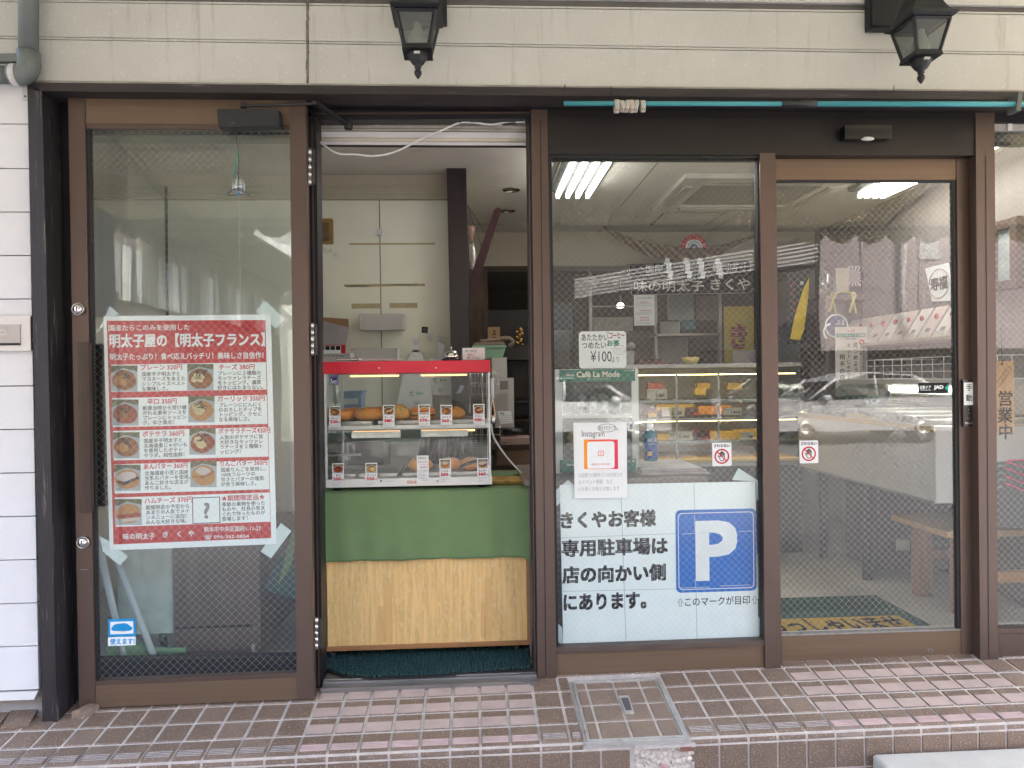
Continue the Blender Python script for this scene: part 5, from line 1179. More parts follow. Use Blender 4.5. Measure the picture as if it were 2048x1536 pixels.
q = MB(); yy = YCN+.10; a = P(983, 963, yy); zz_ = zct+.004; pts = [(a.x, yy), (xb+.02, yy), (xb+.02, yy+.13), (a.x+.004, yy+.13)]
TRY = mat('yellow patterned tray', (.50, .32, .10), .4, var=.35, scale=26, stain=((.02, .10, .09), 22, .60))
q.add([(x, y, zz_+.004) for x, y in [(a.x+.014, yy+.012), (xb, yy+.012), (xb, yy+.12), (a.x+.014, yy+.12)]]+[(x, y, zz_+.020) for x, y in pts], [(0, 1, 2, 3), (0, 4, 5, 1), (1, 5, 6, 2), (2, 6, 7, 3), (3, 7, 4, 0)], TRY)
o = solo('money_tray', 'small yellow patterned tray on the green cloth beside the warmer', 'tray', q); s3 = o.modifiers.new('solid', 'SOLIDIFY'); s3.thickness = .003
wr = thing('wire_rack', 'small chrome wire basket rack behind the right side of the warmer', 'wire rack', P(992, 800, .66)); yy = .66
q = MB()
for v in (748, 766, 772, 788): q.tube([P(943, v, yy), P(998, v, yy)], .0012, CHROME, 5)
for u in (944, 950, 957, 963, 990, 997): q.tube([P(u, 746, yy), P(u, 789, yy)], .0012, CHROME, 5)
for v in (855, 869, 885, 838): q.tube([P(941, v, yy), P(1000, v, yy)], .0012, CHROME, 5)
for u in (943, 953, 961, 985, 1000): q.tube([P(u, 838, yy), P(u, 900, yy)], .0012, CHROME, 5)
for u in (940, 965): q.tube([P(u, 735, yy), P(u, 925, yy)], .0022, CHROME, 6)
part('wires', q, wr)
# ---------------------------------------------------------------- behind the counter
def basket(u0, v0, u1, v1, y, dep, lab, nc, nr, mm=None, hole=.62):
    mm = mm or mat('grey white plastic mesh', (.55, .54, .51), .5, var=.04); x0, x1, z0, z1 = R(u0, v0, u1, v1, y); q = MB(); w_ = (x1-x0)/nc; h_ = (z1-z0)/nr; t_ = .003
    bz = h_*.5; bxw = w_*.3
    for i in range(nc+1): q.box(x0+i*w_-w_*(1-hole)/2, x0+i*w_+w_*(1-hole)/2, y, y+t_, z0, z1, mm)
    for j in range(nr+1): q.box(x0, x1, y+.0004, y+t_-.0004, z0+j*h_-h_*(1-hole)/2, z0+j*h_+h_*(1-hole)/2, mm)
    q.box(x0-.004, x1+.004, y-.004, y+t_+.002, z1, z1+.007, mm); q.box(x0, x1, y-.001, y+t_, z0-.006, z0, mm)
    for xx_ in (x0-.003, x1): q.box(xx_, xx_+.003, y, y+dep, z0-.006, z1+.006, mm)
    q.box(x0, x1, y+dep-.003, y+dep, z0-.006, z1+.006, mm); q.box(x0, x1, y+t_, y+dep, z0-.006, z0-.003, mm)
    solo('mesh_basket', lab, 'basket', q, 'white mesh baskets behind the counter')
basket(720, 630, 805, 657, 1.27, .11, 'white mesh basket fixed high on the green wall', 30, 10)
basket(704, 699, 794, 724, 1.10, .12, 'white mesh basket on the shelf behind the warmer', 30, 9)
basket(632, 709, 699, 742, .95, .14, 'coarse white basket at the left behind the bead chain', 12, 5, hole=.5)
q = MB(); q.pq([(636, 640), (699, 655), (697, 664), (686, 715), (636, 712)], 1.02, .003, mat('grey card back', (.30, .285, .29), .8)); solo('card_sheet', 'grey sheet leaning in the coarse white basket', 'card', q)
q = MB(); q.pq([(652, 668), (697, 668), (697, 638), (640, 634)], 1.10, .004, mat('brown cardboard', (.26, .15, .075), .85)); solo('cardboard', 'brown cardboard piece leaning behind the grey sheet', 'card', q)
q = MB(); q.rc(638, 690, 692, 708, .94, .002, KWHT)
for i in range(4): q.rc(640+i*10.5, 692, 649+i*10.5, 700, .9396, .0003, KBLK); q.rc(640+i*10.5, 700.5, 649+i*10.5, 706.5, .9396, .0003, PAPERB); 
q.rc(682, 691, 691, 707, .9396, .0003, KPRED); q.rc(638, 690, 692, 691.5, .9395, .0003, KPRED); solo('leaflet', 'small printed leaflet with red edge at the front of the coarse basket', 'leaflet', q)
vb_ = thing('vent_cover', 'yellowed square vent cover on the green wall at the left', 'vent', P(651, 487, 1.37)); VM = mat('yellowed plastic', (.28, .17, .055), .45, var=.15)
q = MB(); q.rc(632, 437, 665, 487, 1.37, .03, VM); part('frame', q, vb_, .006); q = MB(); q.rc(638, 445, 657, 480, 1.355, .02, mat('browned grille', (.15, .09, .03), .5)); 
for i in range(6): q.rc(639+i*3, 462, 640.4+i*3, 478, 1.3535, .002, GROOVE)
part('grille', q, vb_, .004)
HK = mat('white hook plastic', (.66, .66, .66), .35)
for u, v, lab in ((757, 464, 'white stick on hook high on the green wall'), (831, 682, 'white hook holding the left carrier bags'), (860, 673, 'white hook at the right of the black square sticker'), (880, 677, 'round white suction hook holding the right carrier bags')):
    q = MB(); Y_ = 1.385
    if u == 880: q.lathe([(.018, 0), (.016, -.012), (.010, -.015)], P(u, v, 1.39), HK, 20, 'y')
    else: q.rc(u-6, v-6.5, u+6, v+6, Y_, .012, HK)
    q.tube(spline([P(u, v, Y_-.004), P(u+.5, v+7, Y_-.006), P(u+2, v+12, Y_-.012), P(u-2, v+10, Y_-.02)], 4), .0014, STEEL, 6); solo('wall_hook', lab, 'hook', q, 'white hooks on the green wall', bevel=.002)
q = MB(); q.pq([(843, 665), (855, 666.5), (856, 654), (844, 653)], 1.394, .004, BLACK); q.ring(850, 660, 2, 3, 1.3935, KGRY); solo('sticker', 'black square sticker on the green wall', 'sticker', q)
BAG = mat('translucent white bag film', (.60, .62, .62), .35, var=.08, scale=9, bump=.7, bscale=22)
def bag(top, pts, lab, y, logo=None):
    q = MB(); q.pq(pts, y, .025, BAG); q.pq([(top[0]-6, top[1]+14), (top[0]+7, top[1]+14), (top[0]+5, top[1]), (top[0]-5, top[1])], y, .02, BAG)
    if logo:
        u, v = logo; G2 = ink('faded green print', (.16, .36, .28)); q.line([(u-14, v), (u-8, v-3), (u-12, v+4), (u-6, v+6)], 1.6, y-.0006, G2); q.tfit('bio', u, v-4, u+13, v+4, y-.0006, G2, .02); q.tfit('IIIIII', u-4, v+17, u+6, v+24, y-.0006, G2)
    o = solo('carrier_bags', lab, 'carrier bags', q, 'bundles of carrier bags', bevel=.006)
bag((831, 690), [(790, 842), (868, 842), (862, 770), (850, 722), (838, 700), (824, 700), (814, 722), (800, 770)], 'bundle of white carrier bags hanging behind the upper glass, the larger left one', 1.30, (833, 786))
bag((882, 686), [(858, 790), (904, 790), (902, 730), (888, 700), (876, 700), (874, 716), (858, 716)], 'bundle of white carrier bags hanging behind the bell', 1.33, (880, 759))
q = MB(); q.box(P(655, 800, .86).x, x1-.02, .84, 1.38, P(700, 862, .84).z-.02, P(700, 862, .84).z, mat('white shelf board', (.50, .50, .47), .5)); solo('wall_shelf', 'pale shelf board behind the warmer carrying the baskets and boxes', 'shelf', q, bevel=.002)
ZSH = P(700, 862, .84).z
bc = thing('blue_case', 'translucent light blue plastic case behind the plain buns', 'plastic case', P(700, 815, .9)); q = MB(); BL = mat('light blue plastic', (.16, .30, .47), .35, var=.08); q.rc(672, 787, 722, 816, .88, .14, BL); q.rc(681, 797, 716, 808, .8795, .001, mat('case label', (.5, .56, .6), .6)); part('body', q, bc, .006); q = MB(); q.rc(671, 782, 724, 787, .87, .16, BL); part('lid', q, bc, .004)
q = MB(); TL = mat('teal green fabric', (.012, .14, .125), .7, var=.12, scale=4, bump=.4, bscale=20)
q.pq([(705, 885), (852, 885), (856, 858), (836, 852), (760, 862), (690, 858), (684, 864)], .83, .012, TL); q.pq([(827, 885), (858, 872), (858, 852), (836, 850)], .79, .03, TL); solo('teal_cloth', 'teal green cloth hanging over the shelf edge behind the lower glass', 'cloth', q, bevel=.004)
q = MB(); q.rc(676, 884, 767, 942, .78, .3, mat('dark brown wooden box', (.045, .022, .015), .5, var=.3, scale=6, stretch=(.6, 4, 9))); solo('wooden_box', 'dark brown wooden box behind the empty trays', 'box', q, bevel=.003)
q = MB(); q.pq([(673, 935), (697, 935), (692, 905), (680, 905)], .56, .05, PLASTG); q.rc(674, 908, 722, 912, .54, .012, WHITEP); solo('scale_stand', 'white and clear plastic stand inside the lower left of the warmer', 'stand', q, bevel=.002)
ub = thing('dark_aprons', 'dark grey folded aprons hanging behind the lower right of the warmer', 'apron', P(870, 940, .82)); q = MB(); AP = mat('charcoal apron fabric', (.018, .018, .021), .9, var=.3, scale=8)
for i in range(9): u = 838+i*11; q.tube([P(u+12, 862, .80), P(u+6, 900, .79), P(u-4, 945, .80)], [.012, .017, .020], AP, 8)
part('folds', q, ub); q = MB()
for s_ in (0, 3): q.tube(spline([P(925+s_, 870, .76), P(924+s_, 888, .76), P(928-s_, 908, .76)], 4), .0016, mat('brown string', (.22, .17, .14), .8), 5)
part('string', q, ub)
q = MB(); q.pq([(902, 852), (940, 852), (940, 770), (925, 750), (918, 770)], 1.0, .03, mat('dark grey apron cloth', (.055, .055, .06), .8, var=.2, scale=5, bump=.4, bscale=18)); q.pq([(912, 788), (922, 786), (929, 772), (921, 770)], .995, .004, mat('lilac clip', (.30, .32, .48), .5)); solo('apron', 'dark grey apron with a lilac clip hanging by the pillar', 'apron', q, bevel=.004)
bl2 = MB()
for i in range(16): bl2.rc(905, 872+i*4.6, 976, 874.6+i*4.6, .86+.002*i, .01, mat('black slat', (.022, .022, .024), .4))
solo('slatted_panel', 'black slatted panel behind the wire rack', 'panel', bl2)
# red folding frame, strings, cellophane bouquet
rf = thing('folding_shelf', 'dark red wooden shelf frame tilted against the pillar on two black strings', 'shelf', P(946, 600, 1.6)); RW = mat('dark red lacquer', (.034, .006, .009), .35, var=.2, scale=6)
q = MB(); q.pq([(941, 602), (948, 592), (1003, 420), (996, 414), (988, 420), (939, 560)], 1.55, .03, RW); q.pq([(944, 588), (947, 590), (1000, 424), (997, 422)], 1.548, .002, mat('darker red groove', (.03, .006, .008), .4)); part('board', q, rf, .002)
q = MB(); q.tube([P(935, 410, 1.5), P(973, 470, 1.56)], .0016, BLACK, 5); q.tube([P(935, 410, 1.5), P(965, 500, 1.56)], .0016, BLACK, 5); part('strings', q, rf)
q = MB(); q.pq([(937, 613), (943, 611), (940, 540), (936, 470), (934, 470)], 1.53, .02, BLACK); part('bracket', q, rf)
bq = thing('wrapped_bundle', 'cellophane wrapped bundle hanging beside the pillar above the red frame', 'wrapped bundle', P(944, 535, 1.7)); q = MB(); CEL = mat('crinkled cellophane', (.45, .42, .40), .12, metal=.5, var=.4, scale=40, bump=1, bscale=60)
q.ball(P(944, 512, 1.7), .026, .02, .085, CEL, 14, 10, lambda d: 1+.14*math.sin(9*d.x+7*d.z)); part('film', q, bq); q = MB(); q.lathe([(.010, 0), (.020, .05), (.030, .09)], P(942, 482, 1.7), mat('pink film tail', (.36, .22, .17), .3, var=.2), 9); part('tail', q, bq)
# things on the dark shelves right of the warmer
DKW = mat('very dark shelf wood', (.018, .012, .010), .5, var=.3, scale=6)
ds = thing('back_shelf', 'dark wooden shelf unit at the back right of the doorway', 'shelf unit', P(1020, 900, 2.0)); q = MB()
q.rc(976, 620, 1100, 690, 3.2, .04, DKW); part('back_panel', q, ds); q = MB(); q.rc(945, 690, 1100, 910, 2.5, .04, DKW); part('back_panel', q, ds)
for v in (716, 802, 840): q = MB(); a, b = P(1005, v, 2.1), P(1075, v, 2.1); q.box(a.x, b.x, 2.1, 2.5, a.z-.012, a.z, DKW); part('shelf', q, ds)
q = MB(); a, b = P(985, 888, 1.1), P(1080, 888, 1.1); q.box(a.x, b.x, 1.1, 1.6, a.z-.03, a.z, mat('brown table top', (.07, .04, .03), .4)); q.box(a.x+.02, b.x, 1.12, 1.6, a.z-.12, a.z-.031, mat('cardboard front', (.20, .13, .085), .8)); solo('side_table', 'brown table behind the doorway at the right, under the calendar', 'table', q, bevel=.003)
q = MB(); q.rc(1002, 876, 1062, 889, 1.08, .18, mat('printed box', (.36, .24, .22), .6, var=.2, scale=12)); q.tfit('冷凍パン', 1004, 884, 1018, 887.5, 1.0795, KBLK, .02); solo('flat_box', 'flat printed carton on the brown side table', 'box', q, bevel=.002)
q = MB(); q.rc(976, 654, 1000, 690, 2.4, .14, mat('tan cardboard box', (.30, .19, .10), .85)); q.tfit('ス', 984, 661, 992, 671, 2.399, KBLK, .03); q.tfit('三', 984, 674, 993, 682, 2.399, KBLK, .03); solo('cardboard_box', 'tan cardboard box with black writing on the back shelf', 'box', q, bevel=.003)
gb = thing('green_basket', 'pale green plastic basket with papers on top, behind the ring card', 'basket', P(978, 716, 1.9)); q = MB(); GP = mat('pale green plastic', (.22, .37, .25), .5, var=.06); q.pq([(952, 717), (1005, 716), (1012, 693), (946, 694)], 1.9, .2, GP); part('tub', q, gb, .003); q = MB(); q.pq([(944, 695), (1013, 694), (1013, 690), (944, 691)], 1.89, .22, GP); 
for i in range(5): q.line([(970, 698+i*4), (1006, 697.5+i*4)], .8, 1.898, mat('basket slit', (.10, .20, .13), .6))
part('rim', q, gb, .002)
q = MB(); q.pq([(946, 690), (1010, 689), (1008, 683), (950, 685)], 1.92, .15, mat('brown folder', (.20, .14, .11), .7)); solo('folder', 'brown folder lying on the pale green basket', 'folder', q)
q = MB(); q.tube(spline([P(960, 683, 1.95), P(990, 680, 1.95), P(1015, 676, 1.95), P(1026, 684, 1.95), P(1018, 692, 1.95)], 5), .014, mat('wicker cane', (.17, .12, .085), .6, var=.3, scale=60), 8); solo('cane_roll', 'grey brown rolled wicker on the folder', 'wicker', q)
gs = thing('gold_figure', 'small glittering gold ornament on the dark back shelf', 'ornament', P(1040, 688, 2.45)); q = MB(); GD = mat('shiny gold', (.75, .48, .10), .2, metal=1); rnd = random.Random(5)
for i in range(16): q.ball(P(1040+rnd.uniform(-6, 5), 657+i*2.1, 2.45+rnd.uniform(-.02, .02)), .011, .011, .009, GD, 8, 6)
part('body', q, gs)
cp = mat('grey white carton', (.42, .40, .375), .7, var=.05)
cq = thing('copier', 'beige office machine of stacked trays behind the wire rack', 'office machine', P(1005, 860, 1.3)); q = MB(); q.rc(984, 715, 1014, 760, 1.35, .3, cp); part('body', q, cq, .004); q = MB(); q.rc(990, 756, 1028, 855, 1.32, .3, cp); part('body', q, cq, .004); q = MB(); q.rc(1000, 762, 1016, 779, 1.318, .004, mat('smoke window', (.14, .12, .115), .3)); q.rc(987, 786, 1016, 822, 1.318, .004, mat('grey sheet with sketch', (.33, .29, .28), .8)); part('window', q, cq)
q = MB(); q.pq([(1000, 848), (1026, 846), (1022, 822), (996, 823)], 1.25, .012, PAPER)
for i in range(4):
    for j in range(5): q.disc(1003+j*4.4+i*.4, 831+i*4.2, .9, 1.2496, KGRY, 8)
q.tfit('45', 999, 825, 1008, 829, 1.2496, KBLK, .01); solo('desk_calendar', 'small white desk calendar in front of the beige machine', 'calendar', q)
q = MB(); a = P(1025, 860, 1.15); q.lathe([(.055, 0), (.06, .006), (.055, .022), (.05, .022), (.05, .004)], (a.x, 1.2, P(1020, 866, 1.15).z), mat('black tape ring', (.012, .012, .013), .3), 24); solo('tape_ring', 'black ring lying on the brown side table', 'tape', q)
# low things behind the open door's glass
q = MB(); wc = thing('white_cabinet', 'pale grey green cabinet on castors, low behind the open door glass', 'cabinet', P(297, 1280, .5)); q.rc(236, 1085, 346, 1268, .21, .35, mat('pale grey green laminate', (.62, .67, .60), .5)); part('body', q, wc, .004); q = MB(); c = P(327, 1284, .23); q.lathe([(.022, -.014), (.026, -.01), (.026, .01), (.022, .014)], (c.x, c.y, .04), mat('clear castor', (.3, .32, .32), .3), 18, 'y'); q.box(c.x-.012, c.x+.012, c.y-.012, c.y+.012, .05, P(297, 1268, .21).z, STEEL); part('castor', q, wc)
q = MB(); bp = thing('brown_cabinet', 'dark brown wooden cabinet side, low behind the open door glass', 'cabinet', P(435, 1310, .45)); q.rc(347, 1080, 520, 1305, .19, .6, mat('dark brown panel wood', (.13, .082, .064), .5, var=.2, scale=5, stretch=(5, 5, .7))); part('panel', q, bp, .004); q = MB(); q.rc(352, 1252, 505, 1256, .187, .006, mat('panel groove', (.035, .022, .02), .6)); q.rc(503, 1288, 510, 1308, .18, .01, mat('pale peg', (.42, .34, .26), .6)); part('skirting', q, bp, .002)
for i, (p0, p1) in enumerate((((198, 1090), (250, 1322)), ((232, 1112), (310, 1320)))):
    q = MB(); q.tube([P(*p0, .17), P(*p1, .11)], .0125, mat('white paper tube', (.78, .82, .82), .6, var=.04), 16); solo('white_tube', ['long white tube leaning behind the open door, the left one', 'long white tube leaning behind the open door, the right one'][i], 'tube', q, 'white tubes leaning behind the door')
sc_ = thing('green_dustpan', 'light green plastic scoop with a long spout on the floor behind the door', 'scoop', P(260, 1320, .16)); q = MB(); LG2 = mat('light green plastic', (.20, .36, .17), .4, var=.1)
a = P(222, 1306, .15)
q.lathe([(.001, .290), (.011, .288), (.013, .22), (.022, .15), (.052, .085), (.064, .03), (.062, .0), (.05, -.004)], (a.x, .155, a.z), LG2, 22, 'x', sx=.75, sy=.95); part('funnel', q, sc_)
gcm = MB(); gcm.pq([(555, 1175), (583, 1130), (596, 1060), (584, 1060)], .19, .01, GCL); gcm.pq([(525, 1180), (600, 1200), (600, 1090), (560, 1110)], .26, .02, mat('dark green bag', (.04, .10, .09), .7)); solo('green_cloth_corner', 'corner of green cloth hanging down behind the right edge of the open door', 'cloth', gcm)
q = MB(); q.tube([P(332, 372, 1.37), P(335, 640, 1.37)], .008, DARKSH, 8); solo('mirrored_pole', 'thin dark rod on the green wall standing in for a pole mirrored in the door glass', 'mirrored pole', q)  # dark rod set on the wall to imitate a pole's reflection
# ---------------------------------------------------------------- behind the fixed window
# drinks case on a low counter
YK = .22
lc_ = thing('window_counter', 'low grey brown counter inside the fixed window under the drinks case', 'counter', P(1300, 975, .35)); q = MB(); a, b = P(1098, 966, .10), P(1416, 962, .10); ztc = P(1350, 953, .12).z
q.box(a.x-.1, b.x, .10, .62, ztc-.022, ztc, mat('grey brown counter top', (.20, .165, .135), .4, var=.1)); part('top', q, lc_, .002)
q = MB(); q.box(a.x-.08, b.x-.03, .14, .60, .012, ztc-.0225, mat('counter carcass', (.16, .13, .11), .6)); part('carcass', q, lc_)
dc = thing('drinks_case', 'white framed glass drinks case with green bands, standing inside the fixed window', 'drinks case', P(1195, 945, YK)); q = MB(); CW = mat('white case frame', (.60, .61, .59), .4, var=.04)
u0, u1 = 1111, 1278
x0, x1, z0, z1 = R(u0, 738, u1, 946, YK); fw_ = (x1-x0)*.085; d_ = .30
q.box(x0, x0+fw_, YK, YK+.02, z0, z1, CW); q.box(x1-fw_, x1, YK, YK+.02, z0, z1, CW); q.box(x0+fw_, x1-fw_, YK, YK+.02, z1-.012, z1, CW); q.box(x0, x1, YK+.02, YK+d_, z1-.012, z1, CW); q.box(x0, x1, YK+.02, YK+d_, z0, z0+.015, CW); q.box(x0, x0+.008, YK+.02, YK+d_, z0+.015, z1-.012, CW); q.box(x1-.008, x1, YK+.02, YK+d_, z0+.015, z1-.012, CW); q.box(x0+.008, x1-.008, YK+d_-.01, YK+d_, z0+.015, z1-.012, mat('case back', (.33, .33, .31), .6)); q.rc(1124, 830, 1264, 836, YK+.004, .10, CW); part('body', q, dc, .002)
GRN = mat('case green band', (.012, .155, .10), .4, var=.12, scale=20)
q = MB(); q.rc(1119, 738.5, 1270, 763, YK-.003, .004, GRN); y_ = YK-.0034; KCR = ink('cream lettering', (.72, .68, .55))
q.tfit('Café La Mode', 1153, 742.5, 1239.5, 754.5, y_, KCR, .03); q.tfit('Blendy', 1133, 748, 1149.5, 754, y_, KCR, .025); q.tfit('ホット', 1139, 744, 1147, 747, y_, KCR, .0); q.tfit('【カフェラモード】', 1175, 756, 1216, 760.5, y_, KCR, .0); q.tfit('CAFE ●', 1249, 739.6, 1268, 742, y_, KCR, .0); part('upper_band', q, dc)
q = MB(); q.rc(1120, 919, 1272, 944, YK-.003, .004, GRN); q.tfit('Blendy', 1134, 927, 1150, 933, y_, KCR, .025); q.tfit('m ●', 1256, 920, 1269, 924, y_, KCR, .0); part('lower_band', q, dc)
q = MB(); q.rc(1125, 764, 1263, 918, YK+.002, .003, glass('smeared case glass', tint=(.82, .84, .82), base=.045, dirt=.08, dstretch=(5, 1, .35))); part('glass', q, dc)
CAN = mat('silver black can', (.28, .27, .25), .3, metal=.6, var=.6, scale=30, stretch=(1, 1, 3)); GCAN = mat('gold can', (.42, .34, .17), .3, metal=.7, var=.4, scale=30)
for i, u in enumerate((1163, 1186, 1209, 1229)):
    q = MB(); a, b = P(u, 829, YK+.07), P(u, 787, YK+.07); q.lathe([(.022, 0), (.024, .004), (.024, (b.z-a.z)-.006), (.020, b.z-a.z), (.018, b.z-a.z-.002)], a, CAN, 18); solo('drink_can', ['dark can on the upper shelf of the drinks case, leftmost', 'dark can on the upper shelf of the drinks case, second from left', 'dark can on the upper shelf of the drinks case, third from left', 'dark can on the upper shelf of the drinks case, at the right'][i], 'can', q, 'cans in the drinks case')
q = MB(); a, b = P(1139, 900, YK+.07), P(1139, 860, YK+.07); q.lathe([(.022, 0), (.024, .004), (.024, (b.z-a.z)-.006), (.020, b.z-a.z), (.018, b.z-a.z-.002)], a, GCAN, 18); solo('drink_can', 'gold can on the lower shelf of the drinks case', 'can', q, 'cans in the drinks case')
gl_ = thing('hand_gel_bottle', 'clear pump bottle of hand gel with a blue label inside the fixed window', 'bottle', P(1301, 920, .20)); yg = .20; k = (yg-C.y)/F
q = MB(); c = P(1301, 921, yg); hgt = P(1301, 857, yg).z-c.z
q.lathe([(13*k, 0), (14*k, .004), (14*k, hgt*.80), (12*k, hgt*.90), (6.5*k, hgt*.97), (5*k, hgt)], c, mat('blue tinted gel', (.10, .22, .30), .15, var=.05), 24); part('bottle', q, gl_)
q = MB(); n = 20; vs = []; fs = []
for i in range(n+1):
    a = math.radians(200+140*i/n)
    for zz_ in (hgt*.06, hgt*.70): vs.append((c.x+14.15*k*math.cos(a), c.y+14.15*k*math.sin(a), c.z+zz_))
for i in range(n): fs.append((2*i, 2*i+2, 2*i+3, 2*i+1))
q.add(vs, fs, mat('gel label blue', (.015, .07, .26), .4, var=.15, scale=30), True)
q.tfit('HAND GEL', 1294.5, 876.5, 1314, 884, yg-14.3*k, KWHT, .02); q.tfit('ハンドジェル', 1296, 886, 1309, 889, yg-14.3*k, KWHT, .01); q.rc(1295, 904, 1305, 906.5, yg-14.3*k, .0004, KYEL); q.rc(1295, 908.5, 1304, 911, yg-14.3*k, .0004, KYEL); part('label', q, gl_)
q = MB(); ct_ = c+Vector((0, 0, hgt)); q.lathe([(6.5*k, -.002), (6.5*k, 10*k), (2.6*k, 11*k), (2.4*k, 15*k), (5*k, 15.5*k), (5*k, 18*k), (1*k, 18.6*k)], ct_, KWHT, 16); q.tube([ct_+Vector((0, 0, 17*k)), ct_+Vector((13*k, 0, 16*k))], 1.8*k, KWHT, 8); part('pump', q, gl_)
q = MB(); rnd = random.Random(2)
for i in range(9):
    dx = rnd.uniform(-.006, .006); z = ztc+.001+i*.0032; a, b = P(1283, 945, .16), P(1420, 945, .16)
    q.box(a.x+dx-.01*(i < 4), b.x+dx-.004*i, .15+rnd.uniform(0, .01), .46+rnd.uniform(0, .02), z, z+.0028, mat(['pinkish leaflet', 'grey leaflet', 'white leaflet'][i % 3], [(.42, .33, .33), (.36, .34, .33), (.50, .47, .46)][i % 3], .7, var=.2, scale=14))
solo('leaflet_stack', 'stack of grey and pink leaflets on the low counter beside the gel bottle', 'leaflets', q)
# sign, rope, fan
YSG = 2.9
q = MB(); q.pq([(1262, 590), (1501, 585), (1499, 522), (1256, 528)], YSG, .02, mat('navy sign board', (.008, .008, .012), .6, spec=.1), mat('navy sign board', (.008, .008, .012), .6)); q.line([(1263, 590), (1501, 585.5)], 1, YSG-.001, mat('sign edge', (.5, .5, .45), .5)); q.line([(1258, 529), (1263, 590)], .8, YSG-.001, MATS['sign edge']); SGW = ink('sign lettering', (.80, .78, .74))
q.tfit('味の明太子', 1268, 561, 1408, 583, YSG-.001, SGW, .012); q.tfit('きくや', 1421, 557, 1500, 580, YSG-.001, SGW, .012); q.tfit('国産', 1292, 529, 1325, 546, YSG-.001, SGW, .0); q.tfit('専門店', 1425, 526, 1475, 543, YSG-.001, SGW, .0)
solo('shop_sign', 'navy hanging shop sign with white writing inside, under the straw rope', 'sign', q, bevel=.002)
YRP = 2.6
rp_ = thing('straw_rope', 'sacred straw rope with four white paper streamers inside the shop', 'straw rope', P(1370, 515, YRP)); q = MB(); STW = mat('old straw', (.16, .115, .065), .9, var=.45, scale=40, stretch=(2, 2, 2), bump=.8, bscale=80)
pth = spline([P(1206, 452, YRP), P(1240, 474, YRP), P(1290, 496, YRP), P(1340, 507, YRP), P(1400, 508, YRP), P(1440, 499, YRP), P(1480, 483, YRP), P(1530, 466, YRP)], 10); n = len(pth)
for s_ in range(3):
    tw = []; rr_ = []
    for i, p in enumerate(pth):
        t = i/(n-1); rad = .004+.030*math.sin(math.pi*min(1, t*1.05))**1.5; a = t*30+s_*2.094; tw.append(p+Vector((math.sin(a)*rad*.3, math.cos(a)*rad*.8, math.sin(a)*rad*.9))); rr_.append(rad*.85+.002)
    q.tube(tw, rr_, STW, 8)
part('rope', q, rp_)
for u in (1337, 1375, 1402, 1438):
    q = MB(); Y_ = YRP-.045; dx = 0
    for i, (a, b) in enumerate(((516, 528), (524, 537), (533, 546), (542, 556))):
        o_ = (i % 2)*2+i*1.6-3; q.pq([(u+o_-5.5, b), (u+o_+3.5, b+1.5), (u+o_+6, a+1), (u+o_-3, a-1)], Y_-.001*i, .0006, PAPER)
    part('paper_streamer', q, rp_)
fn = thing('paper_fan', 'red, white and black round paper fan above the straw rope', 'fan', P(1388, 495, 2.55)); q = MB(); Y_ = 2.55
q.ring(1388, 496, 8, 27, Y_, KWHT, a0=0, a1=180); q.ring(1388, 496, 17.5, 27, Y_-.001, ink('fan red', (.42, .02, .03)), a0=0, a1=180); q.disc(1388, 496, 9, Y_-.002, KNVY, a0=0, a1=180); q.ring(1388, 496, 12, 13.5, Y_-.002, KNVY, a0=0, a1=180)
part('leaf', q, fn); q = MB(); 
for a in (20, 55, 90, 125, 160): q.tube([P(1388, 496, Y_-.004), P(1388+26*math.cos(math.radians(a)), 496-26*math.sin(math.radians(a)), Y_-.004)], .002, WHITEP, 4)
part('ribs', q, fn)
for i in range(1):
    q = MB(); q.rc(1268, 590, 1309, 651, 2.7, .001, PAPER); Y_ = 2.699
    q.tfit('きくやの辛さ目安', 1274, 594, 1303, 598, Y_, KBLK, 0)
    for v, s_ in ((602, '★★★'), (619, '★★★★★'), (633, '★★★★'), (638, '★★★★')): q.tfit(s_, 1280, v, 1280+len(s_)*4.6, v+4, Y_, KRED, 0)
    for v, t_ in ((606, '初めての方におすすめです'), (610, '食べやすい辛さの明太子'), (624, '辛いものが好きな方に'), (627, '大変人気の商品です'), (645, '取り扱い店で承ります')): q.tfit(t_, 1272, v, 1304, v+2.8, Y_, KGRY, 0)
    solo('notice', 'white notice with rows of red stars hanging under the navy sign', 'notice', q)
q = MB(); q.pq([(1449, 736), (1508, 735), (1508, 612), (1448, 613)], 2.75, .003, mat('yellow banner cloth', (.36, .27, .02), .8, var=.1)); q.tfit('き', 1461, 648, 1494, 698, 2.749, ink('banner crimson', (.20, .015, .03)), .05); solo('yellow_banner', 'yellow cloth banner with one crimson character behind the showcase', 'banner', q)
q = MB(); q.rc(1466, 700, 1520, 740, 2.70, .002, mat('pale poster paper', (.45, .42, .38), .7)); q.disc(1508, 714, 12, 2.6992, ink('pale lilac print', (.36, .28, .33)), 20); solo('poster', 'pale poster with a lilac circle in front of the yellow banner', 'poster', q)
